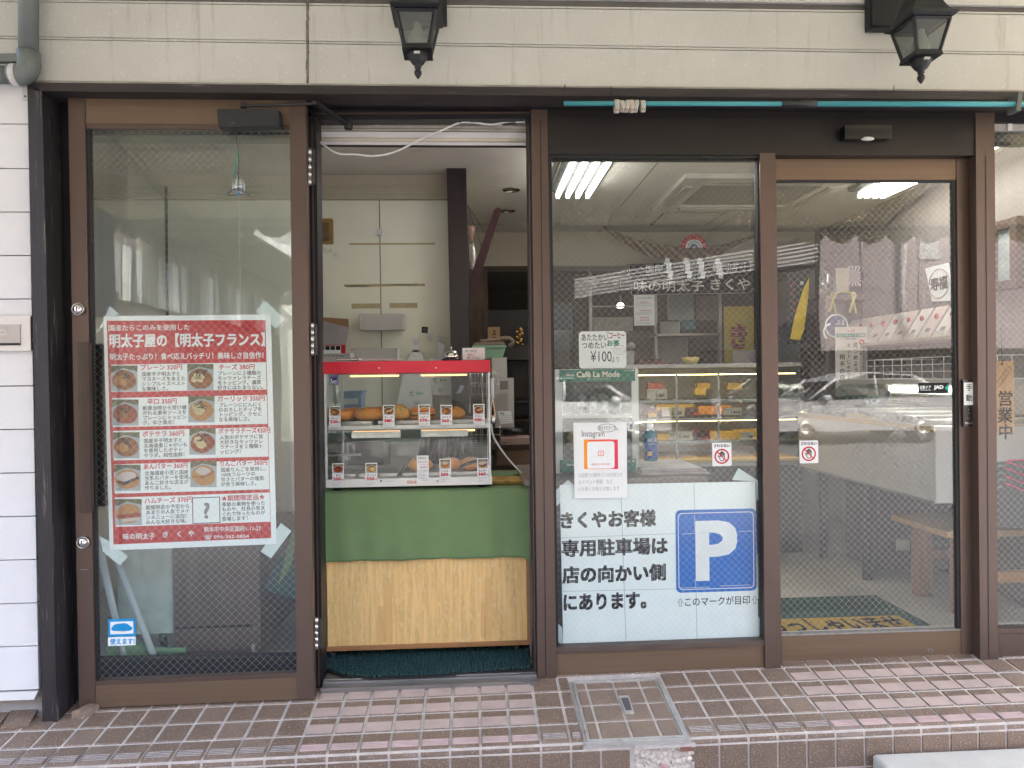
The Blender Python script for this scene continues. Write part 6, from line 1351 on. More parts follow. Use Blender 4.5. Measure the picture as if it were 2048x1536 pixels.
# kitchen fittings
POST = mat('pale metal post', (.40, .37, .33), .4, metal=.5)
for u, lab in ((1182, 'pale metal post left of the frosted panel'), (1312, 'pale metal post right of the star notice'), (1441, 'pale metal post left of the yellow banner')):
    q = MB(); q.rc(u-3, 575, u+3, 745, 3.15, .05, POST); solo('metal_post', lab, 'post', q, 'metal posts of the kitchen screen')
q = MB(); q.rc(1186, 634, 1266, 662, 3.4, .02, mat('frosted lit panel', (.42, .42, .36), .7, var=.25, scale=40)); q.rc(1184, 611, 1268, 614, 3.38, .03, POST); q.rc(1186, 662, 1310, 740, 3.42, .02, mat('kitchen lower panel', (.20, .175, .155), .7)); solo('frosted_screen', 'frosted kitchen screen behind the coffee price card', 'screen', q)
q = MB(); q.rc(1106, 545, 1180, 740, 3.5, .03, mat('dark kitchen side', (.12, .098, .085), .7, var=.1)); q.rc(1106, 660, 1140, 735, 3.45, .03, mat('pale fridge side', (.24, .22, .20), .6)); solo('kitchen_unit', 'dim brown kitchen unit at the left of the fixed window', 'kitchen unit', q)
sp_ = thing('spot_lamp', 'grey spot lamp on the bulkhead edge inside the fixed window', 'spot lamp', P(1180, 560, 3.0)); q = MB(); q.tube([P(1172, 556, 2.95), P(1186, 572, 2.85)], [.030, .045], mat('grey lamp can', (.28, .26, .23), .4, metal=.4), 16); part('can', q, sp_); q = MB(); q.tube([P(1180, 540, 2.97), P(1180, 556, 2.95)], .01, POST, 8); part('stem', q, sp_)
q = MB(); q.rc(1320, 643, 1360, 667, 3.1, .12, mat('pale tissue carton', (.36, .37, .33), .7)); solo('carton', 'pale tissue carton on the kitchen shelf behind the straw rope sign', 'carton', q, bevel=.003)
q = MB(); q.rc(1364, 641, 1392, 660, 3.1, .12, mat('dim teal carton', (.03, .15, .17), .6)); solo('carton', 'small teal carton on the kitchen shelf', 'carton', q, bevel=.003)
q = MB(); q.rc(1314, 667, 1442, 671, 3.05, .3, POST); solo('kitchen_shelf', 'thin pale kitchen shelf carrying the two cartons', 'shelf', q)
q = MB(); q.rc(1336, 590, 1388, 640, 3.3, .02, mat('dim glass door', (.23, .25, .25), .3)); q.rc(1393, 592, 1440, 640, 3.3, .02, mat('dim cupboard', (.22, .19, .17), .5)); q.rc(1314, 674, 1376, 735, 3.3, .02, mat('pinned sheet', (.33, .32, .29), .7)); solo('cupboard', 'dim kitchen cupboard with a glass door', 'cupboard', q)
bw = thing('yellow_bowl', 'yellow bowl with red contents on top of the showcase', 'bowl', P(1381, 735, 1.9)); q = MB(); c = P(1381, 735, 1.9); k = (1.9-C.y)/F; q.lathe([(8*k, 0), (13*k, 8*k), (18*k, 21*k), (17*k, 21*k), (12*k, 10*k)], c, mat('yellow bowl glaze', (.52, .42, .14), .3), 24); part('bowl', q, bw); q = MB(); q.ball((c.x, c.y, c.z+17*k), 15*k, 15*k, 4*k, mat('red sweets', (.30, .06, .05), .5, var=.5, scale=60), 16, 8); part('contents', q, bw)
q = MB(); q.rc(1278, 718, 1322, 736, 1.95, .15, mat('dark red lacquer box', (.07, .014, .014), .4)); q.rc(1318, 726, 1348, 736, 1.93, .12, mat('crimson tray', (.16, .015, .03), .4)); solo('lacquer_box', 'dark red lacquer box on top of the showcase', 'box', q, bevel=.003)
q = MB(); q.rc(1253, 702, 1268, 735, 2.0, .12, mat('clear grey jug', (.30, .29, .26), .3)); q.ball(P(1262, 692, 2.05), .03, .03, .025, mat('pale lid', (.35, .32, .29), .4), 14, 8); solo('jug', 'grey jug with a pale lid beside the coffee price card', 'jug', q, bevel=.004)

# refrigerated showcase, straight part
YR = 1.75
def zt(v, u=1400): return P(u, v, YR).z
rs = thing('chilled_showcase', 'long chilled glass showcase with yellow lit shelves behind the fixed window', 'showcase', P(1440, 960, YR)); rx0, rx1 = P(1236, 800, YR).x, P(1608, 800, YR).x
SHC = mat('showcase steel', (.30, .30, .29), .35, metal=.6); YLW = mat('yellow shelf felt', (.55, .36, .05), .7, var=.1); SBK = mat('showcase back panel', (.42, .36, .22), .6)
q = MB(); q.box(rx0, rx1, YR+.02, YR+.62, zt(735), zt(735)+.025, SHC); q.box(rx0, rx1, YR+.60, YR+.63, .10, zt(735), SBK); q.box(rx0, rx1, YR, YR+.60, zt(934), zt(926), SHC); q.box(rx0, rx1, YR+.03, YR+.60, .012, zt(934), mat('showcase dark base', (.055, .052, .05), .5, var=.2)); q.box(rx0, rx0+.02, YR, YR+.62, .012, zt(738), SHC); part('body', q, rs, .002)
LED = lamp('showcase strip light', (1, .70, .26), 1.2)
for v in (766, 801, 838, 884, 921):
    q = MB(); 
    if v not in (766, 921): q.box(rx0+.02, rx1, YR+.06, YR+.56, zt(v)-.006, zt(v), mat('shelf glass edge', (.25, .28, .27), .2)); q.box(rx0+.02, rx1, YR+.045, YR+.06, zt(v)-.014, zt(v)+.004, SHC); part('shelf', q, rs)
for v in (748, 803, 842, 887): q = MB(); q.box(rx0+.03, rx1-.02, YR+.075, YR+.085, zt(v)-.006, zt(v)-.001, LED); part('strip_light', q, rs)
q = MB(); q.box(rx0+.02, rx1, YR+.06, YR+.58, zt(921)-.004, zt(921), YLW); q.box(rx0+.02, rx1, YR+.002, YR+.03, zt(925), zt(919), mat('yellow front rail', (.60, .42, .10), .4)); part('floor', q, rs)
q = MB(); q.box(rx0+.02, rx1, YR, YR+.006, zt(924), zt(740), CASEG); part('front_glass', q, rs)
q = MB()
for u in (1354, 1438, 1520): q.rc(u-2, 745, u+2, 925, YR+.05, .012, SHC)
part('uprights', q, rs)
YPK = mat('yellow wrapper', (.68, .43, .03), .45, var=.1); OPK = mat('orange pack', (.55, .22, .03), .4, var=.3, scale=40); DPK = mat('dark roe pack', (.06, .022, .018), .35, var=.5, scale=50, fleck=((.45, .03, .02), 30, .58)); WPK = mat('white tray pack', (.45, .44, .42), .4, var=.2, scale=30); PAPC = mat('cream card', (.52, .49, .42), .7)
def pack(u0, v0, u1, v1, y, mm, nm, lab, text=None, lean=.0):
    q = MB(); a = [P(u0, v1, y), P(u1, v1, y), P(u1, v0, y+lean), P(u0, v0, y+lean)]; q.prism(a, (0, .05 if nm != 'label_card' else .002, .0), mm)
    if text: q.tfit(text, u0+(u1-u0)*.42, v0+(v1-v0)*.45, u1-(u1-u0)*.12, v1-(v1-v0)*.12, y-.001, KBLK, .02); q.tfit('明太子' , u0+2, v0+2.5, u0+(u1-u0)*.6, v0+(v1-v0)*.36, y-.001, KGRY, 0)
    return solo(nm, lab, {'label_card': 'price card', 'food_pack': 'food pack'}[nm], q, {'label_card': 'price cards in the showcase', 'food_pack': 'packs in the showcase'}[nm], bevel=.002 if nm == 'food_pack' else 0)
for a in ((1294, 778, 1334, 798, .09, PAPC, 'label_card', 'white 2,484 price card on the upper showcase shelf', '2,484'), (1324, 814, 1369, 833, .09, PAPC, 'label_card', 'white 2,484 price card on the middle showcase shelf', '2,484'), (1338, 863, 1385, 880, .09, PAPC, 'label_card', 'white 5,400 price card on the lower showcase shelf', '5,400'), (1446, 815, 1484, 830, .08, PAPC, 'label_card', 'white price card at the right of the middle showcase shelf', '1,944'), (1482, 864, 1508, 879, .08, PAPC, 'label_card', 'white price card at the lower right of the showcase', '1,080'),
          (1296, 766, 1328, 786, .2, mat('pink pack', (.42, .10, .08), .4, var=.3, scale=40), 'food_pack', 'pink and white pack behind the upper price card', None), (1394, 766, 1420, 778, .25, YPK, 'food_pack', 'yellow pack at the middle of the top shelf', None), (1455, 766, 1485, 779, .25, YPK, 'food_pack', 'yellow pack at the right of the top shelf', None), (1390, 776, 1412, 790, .15, YPK, 'food_pack', 'low yellow pack below the top shelf strip', None),
          (1313, 808, 1388, 822, .2, YPK, 'food_pack', 'long yellow gift box behind the middle price card', None), (1370, 815, 1397, 832, .12, DPK, 'food_pack', 'dark pack with red roe on the middle shelf', None), (1397, 812, 1428, 829, .14, OPK, 'food_pack', 'orange tray pack on the middle shelf, the left one', None), (1429, 811, 1462, 828, .15, OPK, 'food_pack', 'orange tray pack on the middle shelf, the right one', None), (1281, 816, 1312, 832, .12, DPK, 'food_pack', 'dark pack at the left end of the middle shelf', None), (1296, 826, 1313, 834, .1, YPK, 'food_pack', 'tiny yellow pack left of the middle price card', None),
          (1384, 858, 1420, 880, .12, DPK, 'food_pack', 'dark pack with a red label on the lower shelf', None), (1419, 862, 1470, 878, .2, YPK, 'food_pack', 'large yellow box on the lower shelf', None), (1467, 858, 1520, 876, .24, YPK, 'food_pack', 'long yellow box at the right of the lower shelf', None), (1280, 862, 1296, 880, .12, DPK, 'food_pack', 'dark pack at the left end of the lower shelf', None), (1300, 868, 1340, 880, .2, YPK, 'food_pack', 'flat yellow pack left of the 5,400 card', None), (1340, 800, 1352, 806, .2, WPK, 'food_pack', 'small white pack under the upper shelf', None)): pack(a[0], a[1], a[2], a[3], YR+a[4], a[5], a[6], a[7], a[8])
ro = MB(); c = P(1303, 805, YR+.2); ro.lathe([(.028, -.012), (.03, 0), (.028, .012), (.014, .012), (.014, -.012)], c, mat('tape roll white', (.5, .5, .48), .5), 20, 'y'); solo('tape_roll', 'white tape roll on the upper showcase shelf', 'tape', ro)

# ---------------------------------------------------------------- behind the sliding door
ZCH = .58; XC = 2.67
ch = thing('chest_showcase', 'grey white chest showcase running away from the street behind the sliding door', 'showcase', (3.0, 1.0, ZCH)); CHM = mat('dull white enamel', (.42, .40, .38), .4, var=.07, scale=3)
q = MB(); q.box(XC, 3.40, .36, 1.72, ZCH, .93, CHM); part('body', q, ch, .006)
q = MB(); q.box(3.30, 3.415, .45, 1.72, .012, ZCH, mat('wall shade under chest', (.05, .05, .05), .6)); part('base', q, ch)  # dark box stands in for the shade on the wall below the chest
for yy in (1.12, 1.62): q = MB(); q.box(XC+.10, XC+.14, yy, yy+.04, .012, ZCH, BLACK); part('leg', q, ch)
q = MB(); q.box(XC-.006, XC+.002, .36, 1.72, .905, .93, mat('chest brass strip', (.45, .32, .12), .35, metal=.7)); q.box(XC-.004, XC, .36, 1.72, ZCH, ZCH+.012, SHC); part('trim', q, ch)
q = MB(); CHG = glass('chest canopy glass', tint=(.9, .92, .9), base=.10)
q.prism([(XC, .37, .931), (XC+.28, .37, 1.11), (XC+.285, .37, 1.105), (XC+.006, .37, .931)], (0, 1.33, 0), CHG); part('canopy_glass', q, ch)
q = MB(); q.box(XC+.26, 3.35, .37, 1.70, 1.112, 1.14, CHM); part('canopy_top', q, ch, .003)
q = MB(); q.tube([(XC+.30, .5, 1.085), (XC+.30, 1.2, 1.085)], .013, lamp('chest tube glow', (1, .95, .85), 2.5), 10); part('tube', q, ch)
q = MB()
for i in range(9): q.box(XC+.05, 3.3, .45+i*.135, .45+i*.135+.11, .932, .952+.012*(i % 3), [WPK, mat('grey pack', (.22, .21, .20), .4, var=.5, scale=40), WPK][i % 3])
part('contents', q, ch, .003)
pn = thing('boxed_machine', 'black machine with a white label on the floor below the chest showcase', 'machine', PX(1835, 1075, 2.95)); q = MB(); q.box(2.80, 3.2, 1.05, 1.4, .08, .55, mat('black machine', (.018, .018, .02), .4)); part('body', q, pn, .01); q = MB(); q.prism([(2.90, 1.046, .20), (2.98, 1.046, .20), (2.98, 1.046, .255), (2.90, 1.046, .255)], (0, .003, 0), PAPC); part('label', q, pn)
# bench
bn = thing('bench', 'pale wooden bench standing inside by the right window', 'bench', (3.2, .7, .012)); BWD = mat('honey wood', (.42, .235, .085), .45, var=.18, scale=4, stretch=(.7, 8, 8)); BLG = mat('orange brown wood leg', (.25, .105, .045), .45, var=.2, scale=5, stretch=(8, 8, .8))
q = MB(); q.box(2.80, 4.1, .48, .92, .395, .425, BWD); part('seat', q, bn, .003)
for y in (.52, .82): q = MB(); q.box(2.88, 2.96, y, y+.06, .012, .394, BLG); part('leg', q, bn, .003)
q = MB(); q.box(2.963, 4.1, .50, .54, .17, .22, mat('bright orange rail', (.42, .19, .06), .45, var=.15, stretch=(.7, 8, 8))); q.box(2.963, 4.1, .84, .88, .20, .25, BLG); part('stretcher', q, bn, .002)
# welcome mat (its printed mascot is left out)
wm = MB(); zM = .018; m0 = [PZ(u, v, zM) for u, v in ((1500, 1206), (1747, 1190), (1868, 1262), (1500, 1300))]
GM = mat('green carpet mat', (.012, .055, .042), .95, var=.25, scale=60, bump=.5, bscale=300); YM = mat('yellow carpet print', (.46, .28, .035), .95, var=.15, scale=50, bump=.4, bscale=300)
xa_ = m0[0].x-.3; yfar = m0[1].y; xr_ = m0[1].x+.01
wm.prism([(xa_, .14, zM), (xr_, .14, zM), (xr_, yfar, zM), (xa_, yfar, zM)], (0, 0, -.005), GM)
f0 = PZ(1700, 1234, zM); yb0 = f0.y; xb_ = PZ(1778, 1236, zM).x
wm.prism([(xa_+.07, .22, zM+.0012), (xr_-.075, .22, zM+.0012), (xr_-.075, yb0, zM+.0012), (xa_+.07, yb0, zM+.0012)], (0, 0, -.001), YM)
for i, ch_ in enumerate('いらっしゃいませ'):
    vs, fs = glyphs(ch_, .03); x_ = xa_+.14+i*(xr_-xa_-.28)/7.6; wm.add([(x_+a*.098, .375+b*.19, zM+.002) for a, b in vs], fs, KBLK)
solo('welcome_mat', 'green floor mat with a yellow lettered band inside the sliding door', 'door mat', wm)
# displays towards the back right
YQ = 2.1
q = MB(); q.pq([(1575, 690), (1612, 686), (1622, 536), (1575, 548)], YQ, .006, mat('black poster', (.02, .02, .022), .4)); Y_ = YQ-.001
q.flat([P(u, v, Y_) for u, v in ((1580, 678), (1600, 680), (1608, 660), (1617, 590), (1619, 553), (1606, 580), (1590, 630))], mat('yellow print area', (.62, .42, .03), .6, var=.2, scale=12)); q.tvert('カップリン', 1585, 568, 11, Y_, mat('dark red print', (.25, .02, .02), .6), .02, 1.1); q.tem('か', 1604, 566, 10, Y_, KWHT, 0, 'c'); solo('poster', 'black poster with a long yellow shape at the left of the sliding door', 'poster', q)
sh_ = thing('display_shelf', 'greyish display cabinet behind the white banner at the back right', 'display cabinet', P(1700, 860, 2.2)); q = MB(); DSM = mat('grey brown cabinet', (.20, .165, .15), .6, var=.1); q.rc(1652, 590, 1790, 600, 2.2, .4, DSM); q.rc(1652, 600, 1660, 870, 2.2, .4, DSM); q.rc(1780, 600, 1790, 870, 2.2, .4, DSM); q.rc(1660, 600, 1780, 870, 2.55, .02, mat('cabinet back', (.27, .24, .22), .7)); q.rc(1660, 690, 1780, 694, 2.22, .3, DSM); part('carcass', q, sh_, .002)
q = MB(); q.rc(1672, 600, 1768, 686, 2.50, .01, mat('pale cabinet sheet', (.44, .42, .40), .8, fleck=((.25, .27, .24), 25, .62))); part('sheet', q, sh_)
q = MB(); q.rc(1697, 532, 1722, 572, 2.15, .004, mat('grey paper', (.45, .42, .42), .8))
for i in range(16): a = math.radians(i*22.5); q.flat([P(1708, 553, 2.149), P(1708+20*math.cos(a-.09), 553-20*math.sin(a-.09), 2.149), P(1708+20*math.cos(a+.09), 553-20*math.sin(a+.09), 2.149)], ink('dull lilac ray', (.17, .12, .15)))
solo('ray_card', 'grey card with radiating rays on top of the display cabinet', 'card', q)
q = MB(); q.rc(1672, 536, 1698, 586, 2.12, .01, mat('cream paper bag', (.48, .43, .34), .7)); solo('paper_bag', 'cream paper bag beside the grey ray card', 'paper bag', q, bevel=.003)
q = MB(); q.lathe([(.05, 0), (.055, .04), (.05, .12), (.03, .155), (.001, .165)], P(1651, 588, 2.0), glass('clear dome', tint=(.7, .7, .68), base=.12), 18); solo('glass_dome', 'clear glass dome next to the black poster', 'glass dome', q)
RBN = mat('pale yellow ribbon', (.50, .43, .14), .6)
q = MB()
for u in (1666, 1707): q.tube(spline([P(u-8, 625, 2.05), P(u-2, 604, 2.05), P(u+4, 590, 2.05), P(u-4, 586, 2.05), P(u, 602, 2.05), P(u+6, 628, 2.05)], 5), .008, RBN, 6)
q.tube(spline([P(1668, 590, 2.05), P(1686, 583, 2.05), P(1706, 588, 2.05)], 5), .006, RBN, 6); solo('ribbon', 'pale yellow ribbons above the white vertical banner', 'ribbon', q)
q = MB(); c = P(1673, 652, 1.95); q.disc(1673, 652, 24, 1.95, mat('navy fan paper', (.07, .08, .17), .7), 30); q.ring(1673, 652, 22, 24.5, 1.949, KWHT); q.ring(1664, 664, 15, 19, 1.948, KWHT, a0=100, a1=230); q.tfit('ぶえ', 1672, 640, 1690, 650, 1.948, KWHT, .0); solo('round_fan', 'navy and white round fan behind the vertical banner', 'fan', q)
vbn = MB(); vbn.rc(1671, 653.5, 1735, 792, 1.85, .003, mat('cream banner paper', (.56, .52, .48), .8)); Y_ = 1.849
vbn.tfit('第75回', 1694, 660, 1709, 665, Y_, KRED, .0); vbn.rc(1673, 667, 1731, 674, Y_, .0005, KGRN); vbn.tfit('社会を明るくする運動', 1675, 668, 1730, 673.2, Y_-.001, KWHT, .0); vbn.tfit('主唱 法務省', 1691, 676, 1713, 680, Y_, KBLK, .0)
vbn.ring(1723.5, 684.5, 3.2, 5.6, Y_, KRED); 
vbn.tvert('見つめよう', 1711, 690, 11.5, Y_, KBLK, .01, 1.08); vbn.tvert('ネットじゃなくて', 1697, 691, 10, Y_, KBLK, .01, 1.07); vbn.tvert('相手の目', 1684, 714, 12.5, Y_, KBLK, .01, 1.12)
vbn.tvert('犯罪や非行を防止し', 1726.5, 696, 6, Y_, KBLK, .0, 1.05); vbn.tvert('立ち直りを支える地域', 1721, 696, 5.6, Y_, KBLK, 0, 1.05)
vbn.tfit('主催 熊本中央地区保護司会', 1681, 772, 1732, 776, Y_, KBLK, .0); vbn.tfit('協賛　き く や', 1681, 779, 1728, 784, Y_, KBLK, .0); solo('vertical_banner', 'cream paper banner with vertical black writing and a green bar', 'banner', vbn)
gbx = thing('green_box', 'green and white display box behind the sliding door', 'box', P(1737, 868, 1.8)); q = MB(); q.rc(1700, 790, 1775, 868, 1.8, .12, mat('green display box', (.16, .27, .17), .6, var=.2, scale=6)); q.rc(1700, 790, 1776, 798, 1.79, .14, KGRN); q.rc(1712, 800, 1762, 806, 1.798, .002, KNVY); part('box', q, gbx, .003)
q = MB(); q.rc(1774, 792, 1840, 830, 1.7, .05, mat('grey white sign box', (.46, .45, .43), .6)); q.rc(1782, 799, 1822, 805, 1.699, .002, KNVY); q.tfit('おすすめ商品', 1784, 807, 1818, 813, 1.698, KBLK, .0); solo('sign_box', 'grey white sign box right of the green display box', 'sign', q, bevel=.003)
wk = MB(); x_ = XC+.20
for i in range(11): a = .42+i*.085; wk.tube([(x_, a, 1.142), (x_, a, 1.25)], .0015, KWHT, 5)
for z in (1.142, 1.18, 1.215, 1.25): wk.tube([(x_, .42, z), (x_, 1.27, z)], .0018, KWHT, 5)
for i in range(7): wk.tube([(x_+i*.07, .42, 1.142), (x_+i*.07, .42, 1.25)], .0015, KWHT, 5)
for z in (1.142, 1.25): wk.tube([(x_, .42, z), (x_+.42, .42, z)], .0018, KWHT, 5); wk.tube([(x_, 1.27, z), (x_+.42, 1.27, z)], .0018, KWHT, 5)
solo('wire_basket', 'white wire basket on top of the chest showcase', 'wire basket', wk)
# wall shelf on the right side wall with leaning packs
wsx = MB(); wsx.box(3.16, 3.419, 1.0, 2.35, 1.355, 1.375, mat('pale shelf board', (.42, .37, .31), .5)); solo('wall_shelf', 'pale shelf on the right side wall carrying white packs', 'shelf', wsx, bevel=.002)
RPK = [mat('white souvenir pack', (.56, .53, .50), .6, var=.06), mat('pale pink pack', (.52, .43, .40), .6, var=.06)]
for i in range(9):
    y = 1.08+i*.135; q = MB(); q.prism([(3.21, y, 1.376), (3.21, y+.11, 1.376), (3.33, y+.11, 1.56), (3.33, y, 1.56)], (.03, 0, -.012), RPK[i % 2]); 
    q.prism([(3.2205, y+.03, 1.402), (3.2205, y+.07, 1.402), (3.2405, y+.07, 1.433), (3.2405, y+.03, 1.433)], (.0006, 0, 0), KGRY); 
    ctr = Vector((3.2835, y+.04, 1.50)); q.ball(ctr, .012, .014, .018, mat('heart red print', (.42, .07, .06), .6), 10, 6); q.prism([(3.2025, y+.0, 1.374), (3.2025, y+.09, 1.374), (3.2105, y+.09, 1.41), (3.2105, y, 1.41)], (.0008, 0, 0), PAPC)
    solo('souvenir_pack', 'white souvenir packs with a red mark leaning in a row on the right wall shelf', 'souvenir pack', q, 'souvenir packs on the wall shelf', bevel=.002)
q = MB()
pl4 = [PX(u, v, 3.41) for u, v in ((1864, 603), (1908, 601), (1895, 526), (1850, 537))]; q.prism(pl4, (.008, 0, 0), PAPER); cc_ = sum(pl4, Vector())/4
def ontowall(t, y0, z0, s): 
    vs, fs = glyphs(t, .035); q.add([(3.408, y0-a*s, z0+b*s) for a, b in vs], fs, KGRY)
hw = abs(pl4[0].y-pl4[1].y)
ontowall('寿', cc_.y+hw*.42, cc_.z-hw*.16, hw*.42); ontowall('福', cc_.y+hw*.02, cc_.z-hw*.16, hw*.42)
ring_ = [(3.4075, cc_.y+hw*.46*math.cos(a*.3), cc_.z+hw*.44*math.sin(a*.3)) for a in range(22)]; q.tube(ring_, .003, mat('beige ring print', (.45, .38, .30), .7), 4); solo('calligraphy_card', 'white card with two brush characters on the right side wall', 'card', q)
pf = thing('picture_frame', 'brown framed mountain picture on the right wall behind the corner window', 'picture', PX(2020, 570, 3.41)); PFM = mat('dark brown picture frame', (.10, .06, .045), .4); a = [PX(u, v, 3.40) for u, v in ((1985, 585), (2043, 566), (2043, 428), (1985, 448))]
ys_ = sorted((a[0].y, a[1].y)); z0, z1 = a[0].z, a[3].z; fwid = .05; q = MB()
for y0, y1, za, zb_ in ((ys_[0], ys_[1], z1-fwid, z1), (ys_[0], ys_[1], z0, z0+fwid), (ys_[0], ys_[0]+fwid, z0+fwid, z1-fwid), (ys_[1]-fwid, ys_[1], z0+fwid, z1-fwid)): q.box(3.375, 3.418, y0, y1, za, zb_, PFM)
part('frame', q, pf, .003); q = MB(); q.box(3.395, 3.40, ys_[0]+fwid, ys_[1]-fwid, z0+fwid, z1-fwid, mat('misty mountain print', (.30, .36, .36), .6, var=.4, scale=5, fleck=((.5, .5, .38), 40, .66))); part('print', q, pf)
# chalk board in the right window
cbd = thing('chalk_board', 'dark menu board with pink lines behind the corner window', 'menu board', P(2050, 1050, .35)); q = MB(); q.pq([(1990, 1052), (2300, 1080), (2300, 900), (1990, 925)], .35, .012, mat('charcoal board', (.035, .037, .04), .6, var=.15)); part('board', q, cbd, .002); q = MB(); Y_ = .349
q.line([(2016, 921), (2300, 911)], 2.2, Y_, KPNK)
for i, (v0, dv) in enumerate(((924, 90), (938, 100), (954, 105), (968, 110))): q.line([(2014, v0), (2300, v0+dv)], 1.6, Y_-e, KPNK); q.line([(2013, v0-.5), (2020, v0+1)], 3, Y_-2*e, KPNK)
for i in range(4): q.tem(['明太子', 'からし', 'ポテト', 'あん'][i], 1995, 932+i*14, 6, Y_, PAPC, -.01)
part('writing', q, cbd)
q = MB(); q.rc(1998, 880, 2300, 922, .42, .02, mat('white ledge', (.40, .39, .37), .5)); q.rc(2001, 902, 2300, 919, .418, .003, mat('dark green leaflet', (.05, .08, .05), .6, var=.4, scale=40)); q.disc(2032, 915, 5, .4175, KYEL, 14); q.rc(1990, 869, 2300, 877, .40, .03, BLACK); solo('ledge', 'white ledge with a dark leaflet behind the corner window', 'ledge', q)

# ---------------------------------------------------------------- the street side, seen in the panes
def M_(p): return Vector((p.x, -p.y, p.z))
AWN = cloth('cream awning canvas', (.66, .61, .48), .55)
aw = thing('awning', 'cream canvas awning with a scalloped valance over the shop front, seen mirrored in the glass', 'awning', (1, -1.2, 2.6))
YA = -2.2; ax0, ax1 = -2.6, 4.9; zf = M_(P(1300, 452, 2.2)).z
q = MB(); q.prism([(ax0, -.13, 3.02), (ax1, -.13, 3.02), (ax1, YA, zf), (ax0, YA, zf)], (0, 0, .004), AWN); part('canopy', q, aw)
q = MB(); pts = []; n = int((ax1-ax0)/.222); zs_ = M_(P(1300, 482, 2.2)).z; zc_ = M_(P(1300, 463, 2.2)).z
for i in range(n):
    for j in range(10): t = j/10; pts.append((ax0+(i+t)*.222, YA, zc_+(zs_-zc_)*abs(math.sin(math.pi*t))**.6))
pts.append((ax0+n*.222, YA, zc_)); top = [(x, YA, zf) for x, _, _ in pts]; m_ = len(pts)
q.add(pts+top, [(i, i+1, m_+i+1, m_+i) for i in range(m_-1)], AWN); o = part('valance', q, aw); s4 = o.modifiers.new('solid', 'SOLIDIFY'); s4.thickness = .003
q = MB(); 
for x in (-1.3, 1.2, 3.6): q.tube([(x, -.14, 2.75), (x, YA+.05, zf+.02)], .018, mat('awning arm', (.30, .30, .29), .4, metal=.5), 8)
q.tube([(ax0, YA+.02, zf+.01), (ax1, YA+.02, zf+.01)], .022, MATS['awning arm'], 8); part('arms', q, aw)
# house across the street
YB_ = 15.5
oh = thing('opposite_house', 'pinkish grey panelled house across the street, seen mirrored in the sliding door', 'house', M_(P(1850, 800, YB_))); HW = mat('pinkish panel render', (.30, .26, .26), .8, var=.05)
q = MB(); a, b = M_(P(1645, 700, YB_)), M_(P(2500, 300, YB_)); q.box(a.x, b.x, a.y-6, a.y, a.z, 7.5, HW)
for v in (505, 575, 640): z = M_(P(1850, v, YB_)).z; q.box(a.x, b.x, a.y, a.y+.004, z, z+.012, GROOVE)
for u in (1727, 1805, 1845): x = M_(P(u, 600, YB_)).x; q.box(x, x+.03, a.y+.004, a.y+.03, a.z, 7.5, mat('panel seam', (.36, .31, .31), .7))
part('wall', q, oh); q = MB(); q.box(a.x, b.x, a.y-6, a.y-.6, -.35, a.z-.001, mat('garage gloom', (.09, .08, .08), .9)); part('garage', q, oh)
q = MB(); x = M_(P(1808, 550, YB_)).x; q.tube([(x, a.y+.09, 7.4), (x, a.y+.09, 2.6), (x+.2, a.y+.09, 2.2)], .08, mat('pale downpipe', (.40, .36, .35), .5), 10); part('downpipe', q, oh)
q = MB(); x0 = M_(P(1842, 520, YB_)); x1_ = M_(P(1880, 470, YB_)); q.box(x0.x, x1_.x, a.y+.005, a.y+.05, x0.z, x1_.z+.4, mat('curtained window', (.40, .42, .42), .3)); part('window', q, oh)
fe = thing('louvre_fence', 'white louvred balcony screen across the street, seen mirrored in the glass', 'balcony screen', M_(P(1400, 540, 8.0))); q = MB()
for i in range(6): 
    p = [M_(P(u, v+i*7.5, Y)) for u, v, Y in ((1150, 560, 6.5), (1640, 482, 9.2))]; d = Vector((0, 0, .03)); q.prism([p[0], p[1], p[1]+d, p[0]+d], (0, .02, 0), mat('white louvre slat', (.34, .34, .335), .5))
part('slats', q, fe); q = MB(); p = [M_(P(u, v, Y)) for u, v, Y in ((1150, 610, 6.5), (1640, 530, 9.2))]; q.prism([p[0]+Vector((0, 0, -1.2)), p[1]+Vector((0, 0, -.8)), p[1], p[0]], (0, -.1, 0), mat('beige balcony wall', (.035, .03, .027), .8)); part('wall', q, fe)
# house at the left: its side runs away from the street, striped grey shutters under a wide eave
lh = thing('left_house', 'house with wide eaves and striped grey shutters, seen mirrored in the open door', 'house', (-5.5, -8, -.35)); q = MB(); xh = -3.2
q.box(-8.5, xh, -11.6, -3.9, -.35, 3.05, mat('brown grey render', (.22, .20, .18), .85, var=.1)); part('wall', q, lh)
q = MB()
for i in range(11): y = -4.6-i*.62; q.box(xh+.002, xh+.05, y-.62, y-.03, 2.06, 2.66, mat('grey shutter', (.12, .125, .12), .6)); q.box(xh+.05, xh+.06, y-.20, y-.03, 2.06, 2.66, mat('pale shutter', (.80, .84, .80), .6)) if i % 2 else q.box(xh+.05, xh+.06, y-.60, y-.30, 2.06, 2.66, mat('mid shutter', (.45, .47, .46), .6))
part('shutters', q, lh)
q = MB(); q.box(-9, xh+.95, -12.2, -5.6, 3.06, 3.16, mat('eave soffit', (.16, .155, .135), .8)); part('eave', q, lh); q = MB(); q.box(xh+.95, xh+1.0, -12.2, -5.6, 3.07, 3.24, mat('white fascia', (.60, .62, .60), .6)); part('fascia', q, lh)
q = MB(); q.prism([(-9, -5.6, 3.17), (xh+.95, -5.6, 3.17), (-5.6, -5.6, 4.3)], (0, -6.6, 0), mat('grey roof', (.20, .20, .20), .7)); part('roof', q, lh)
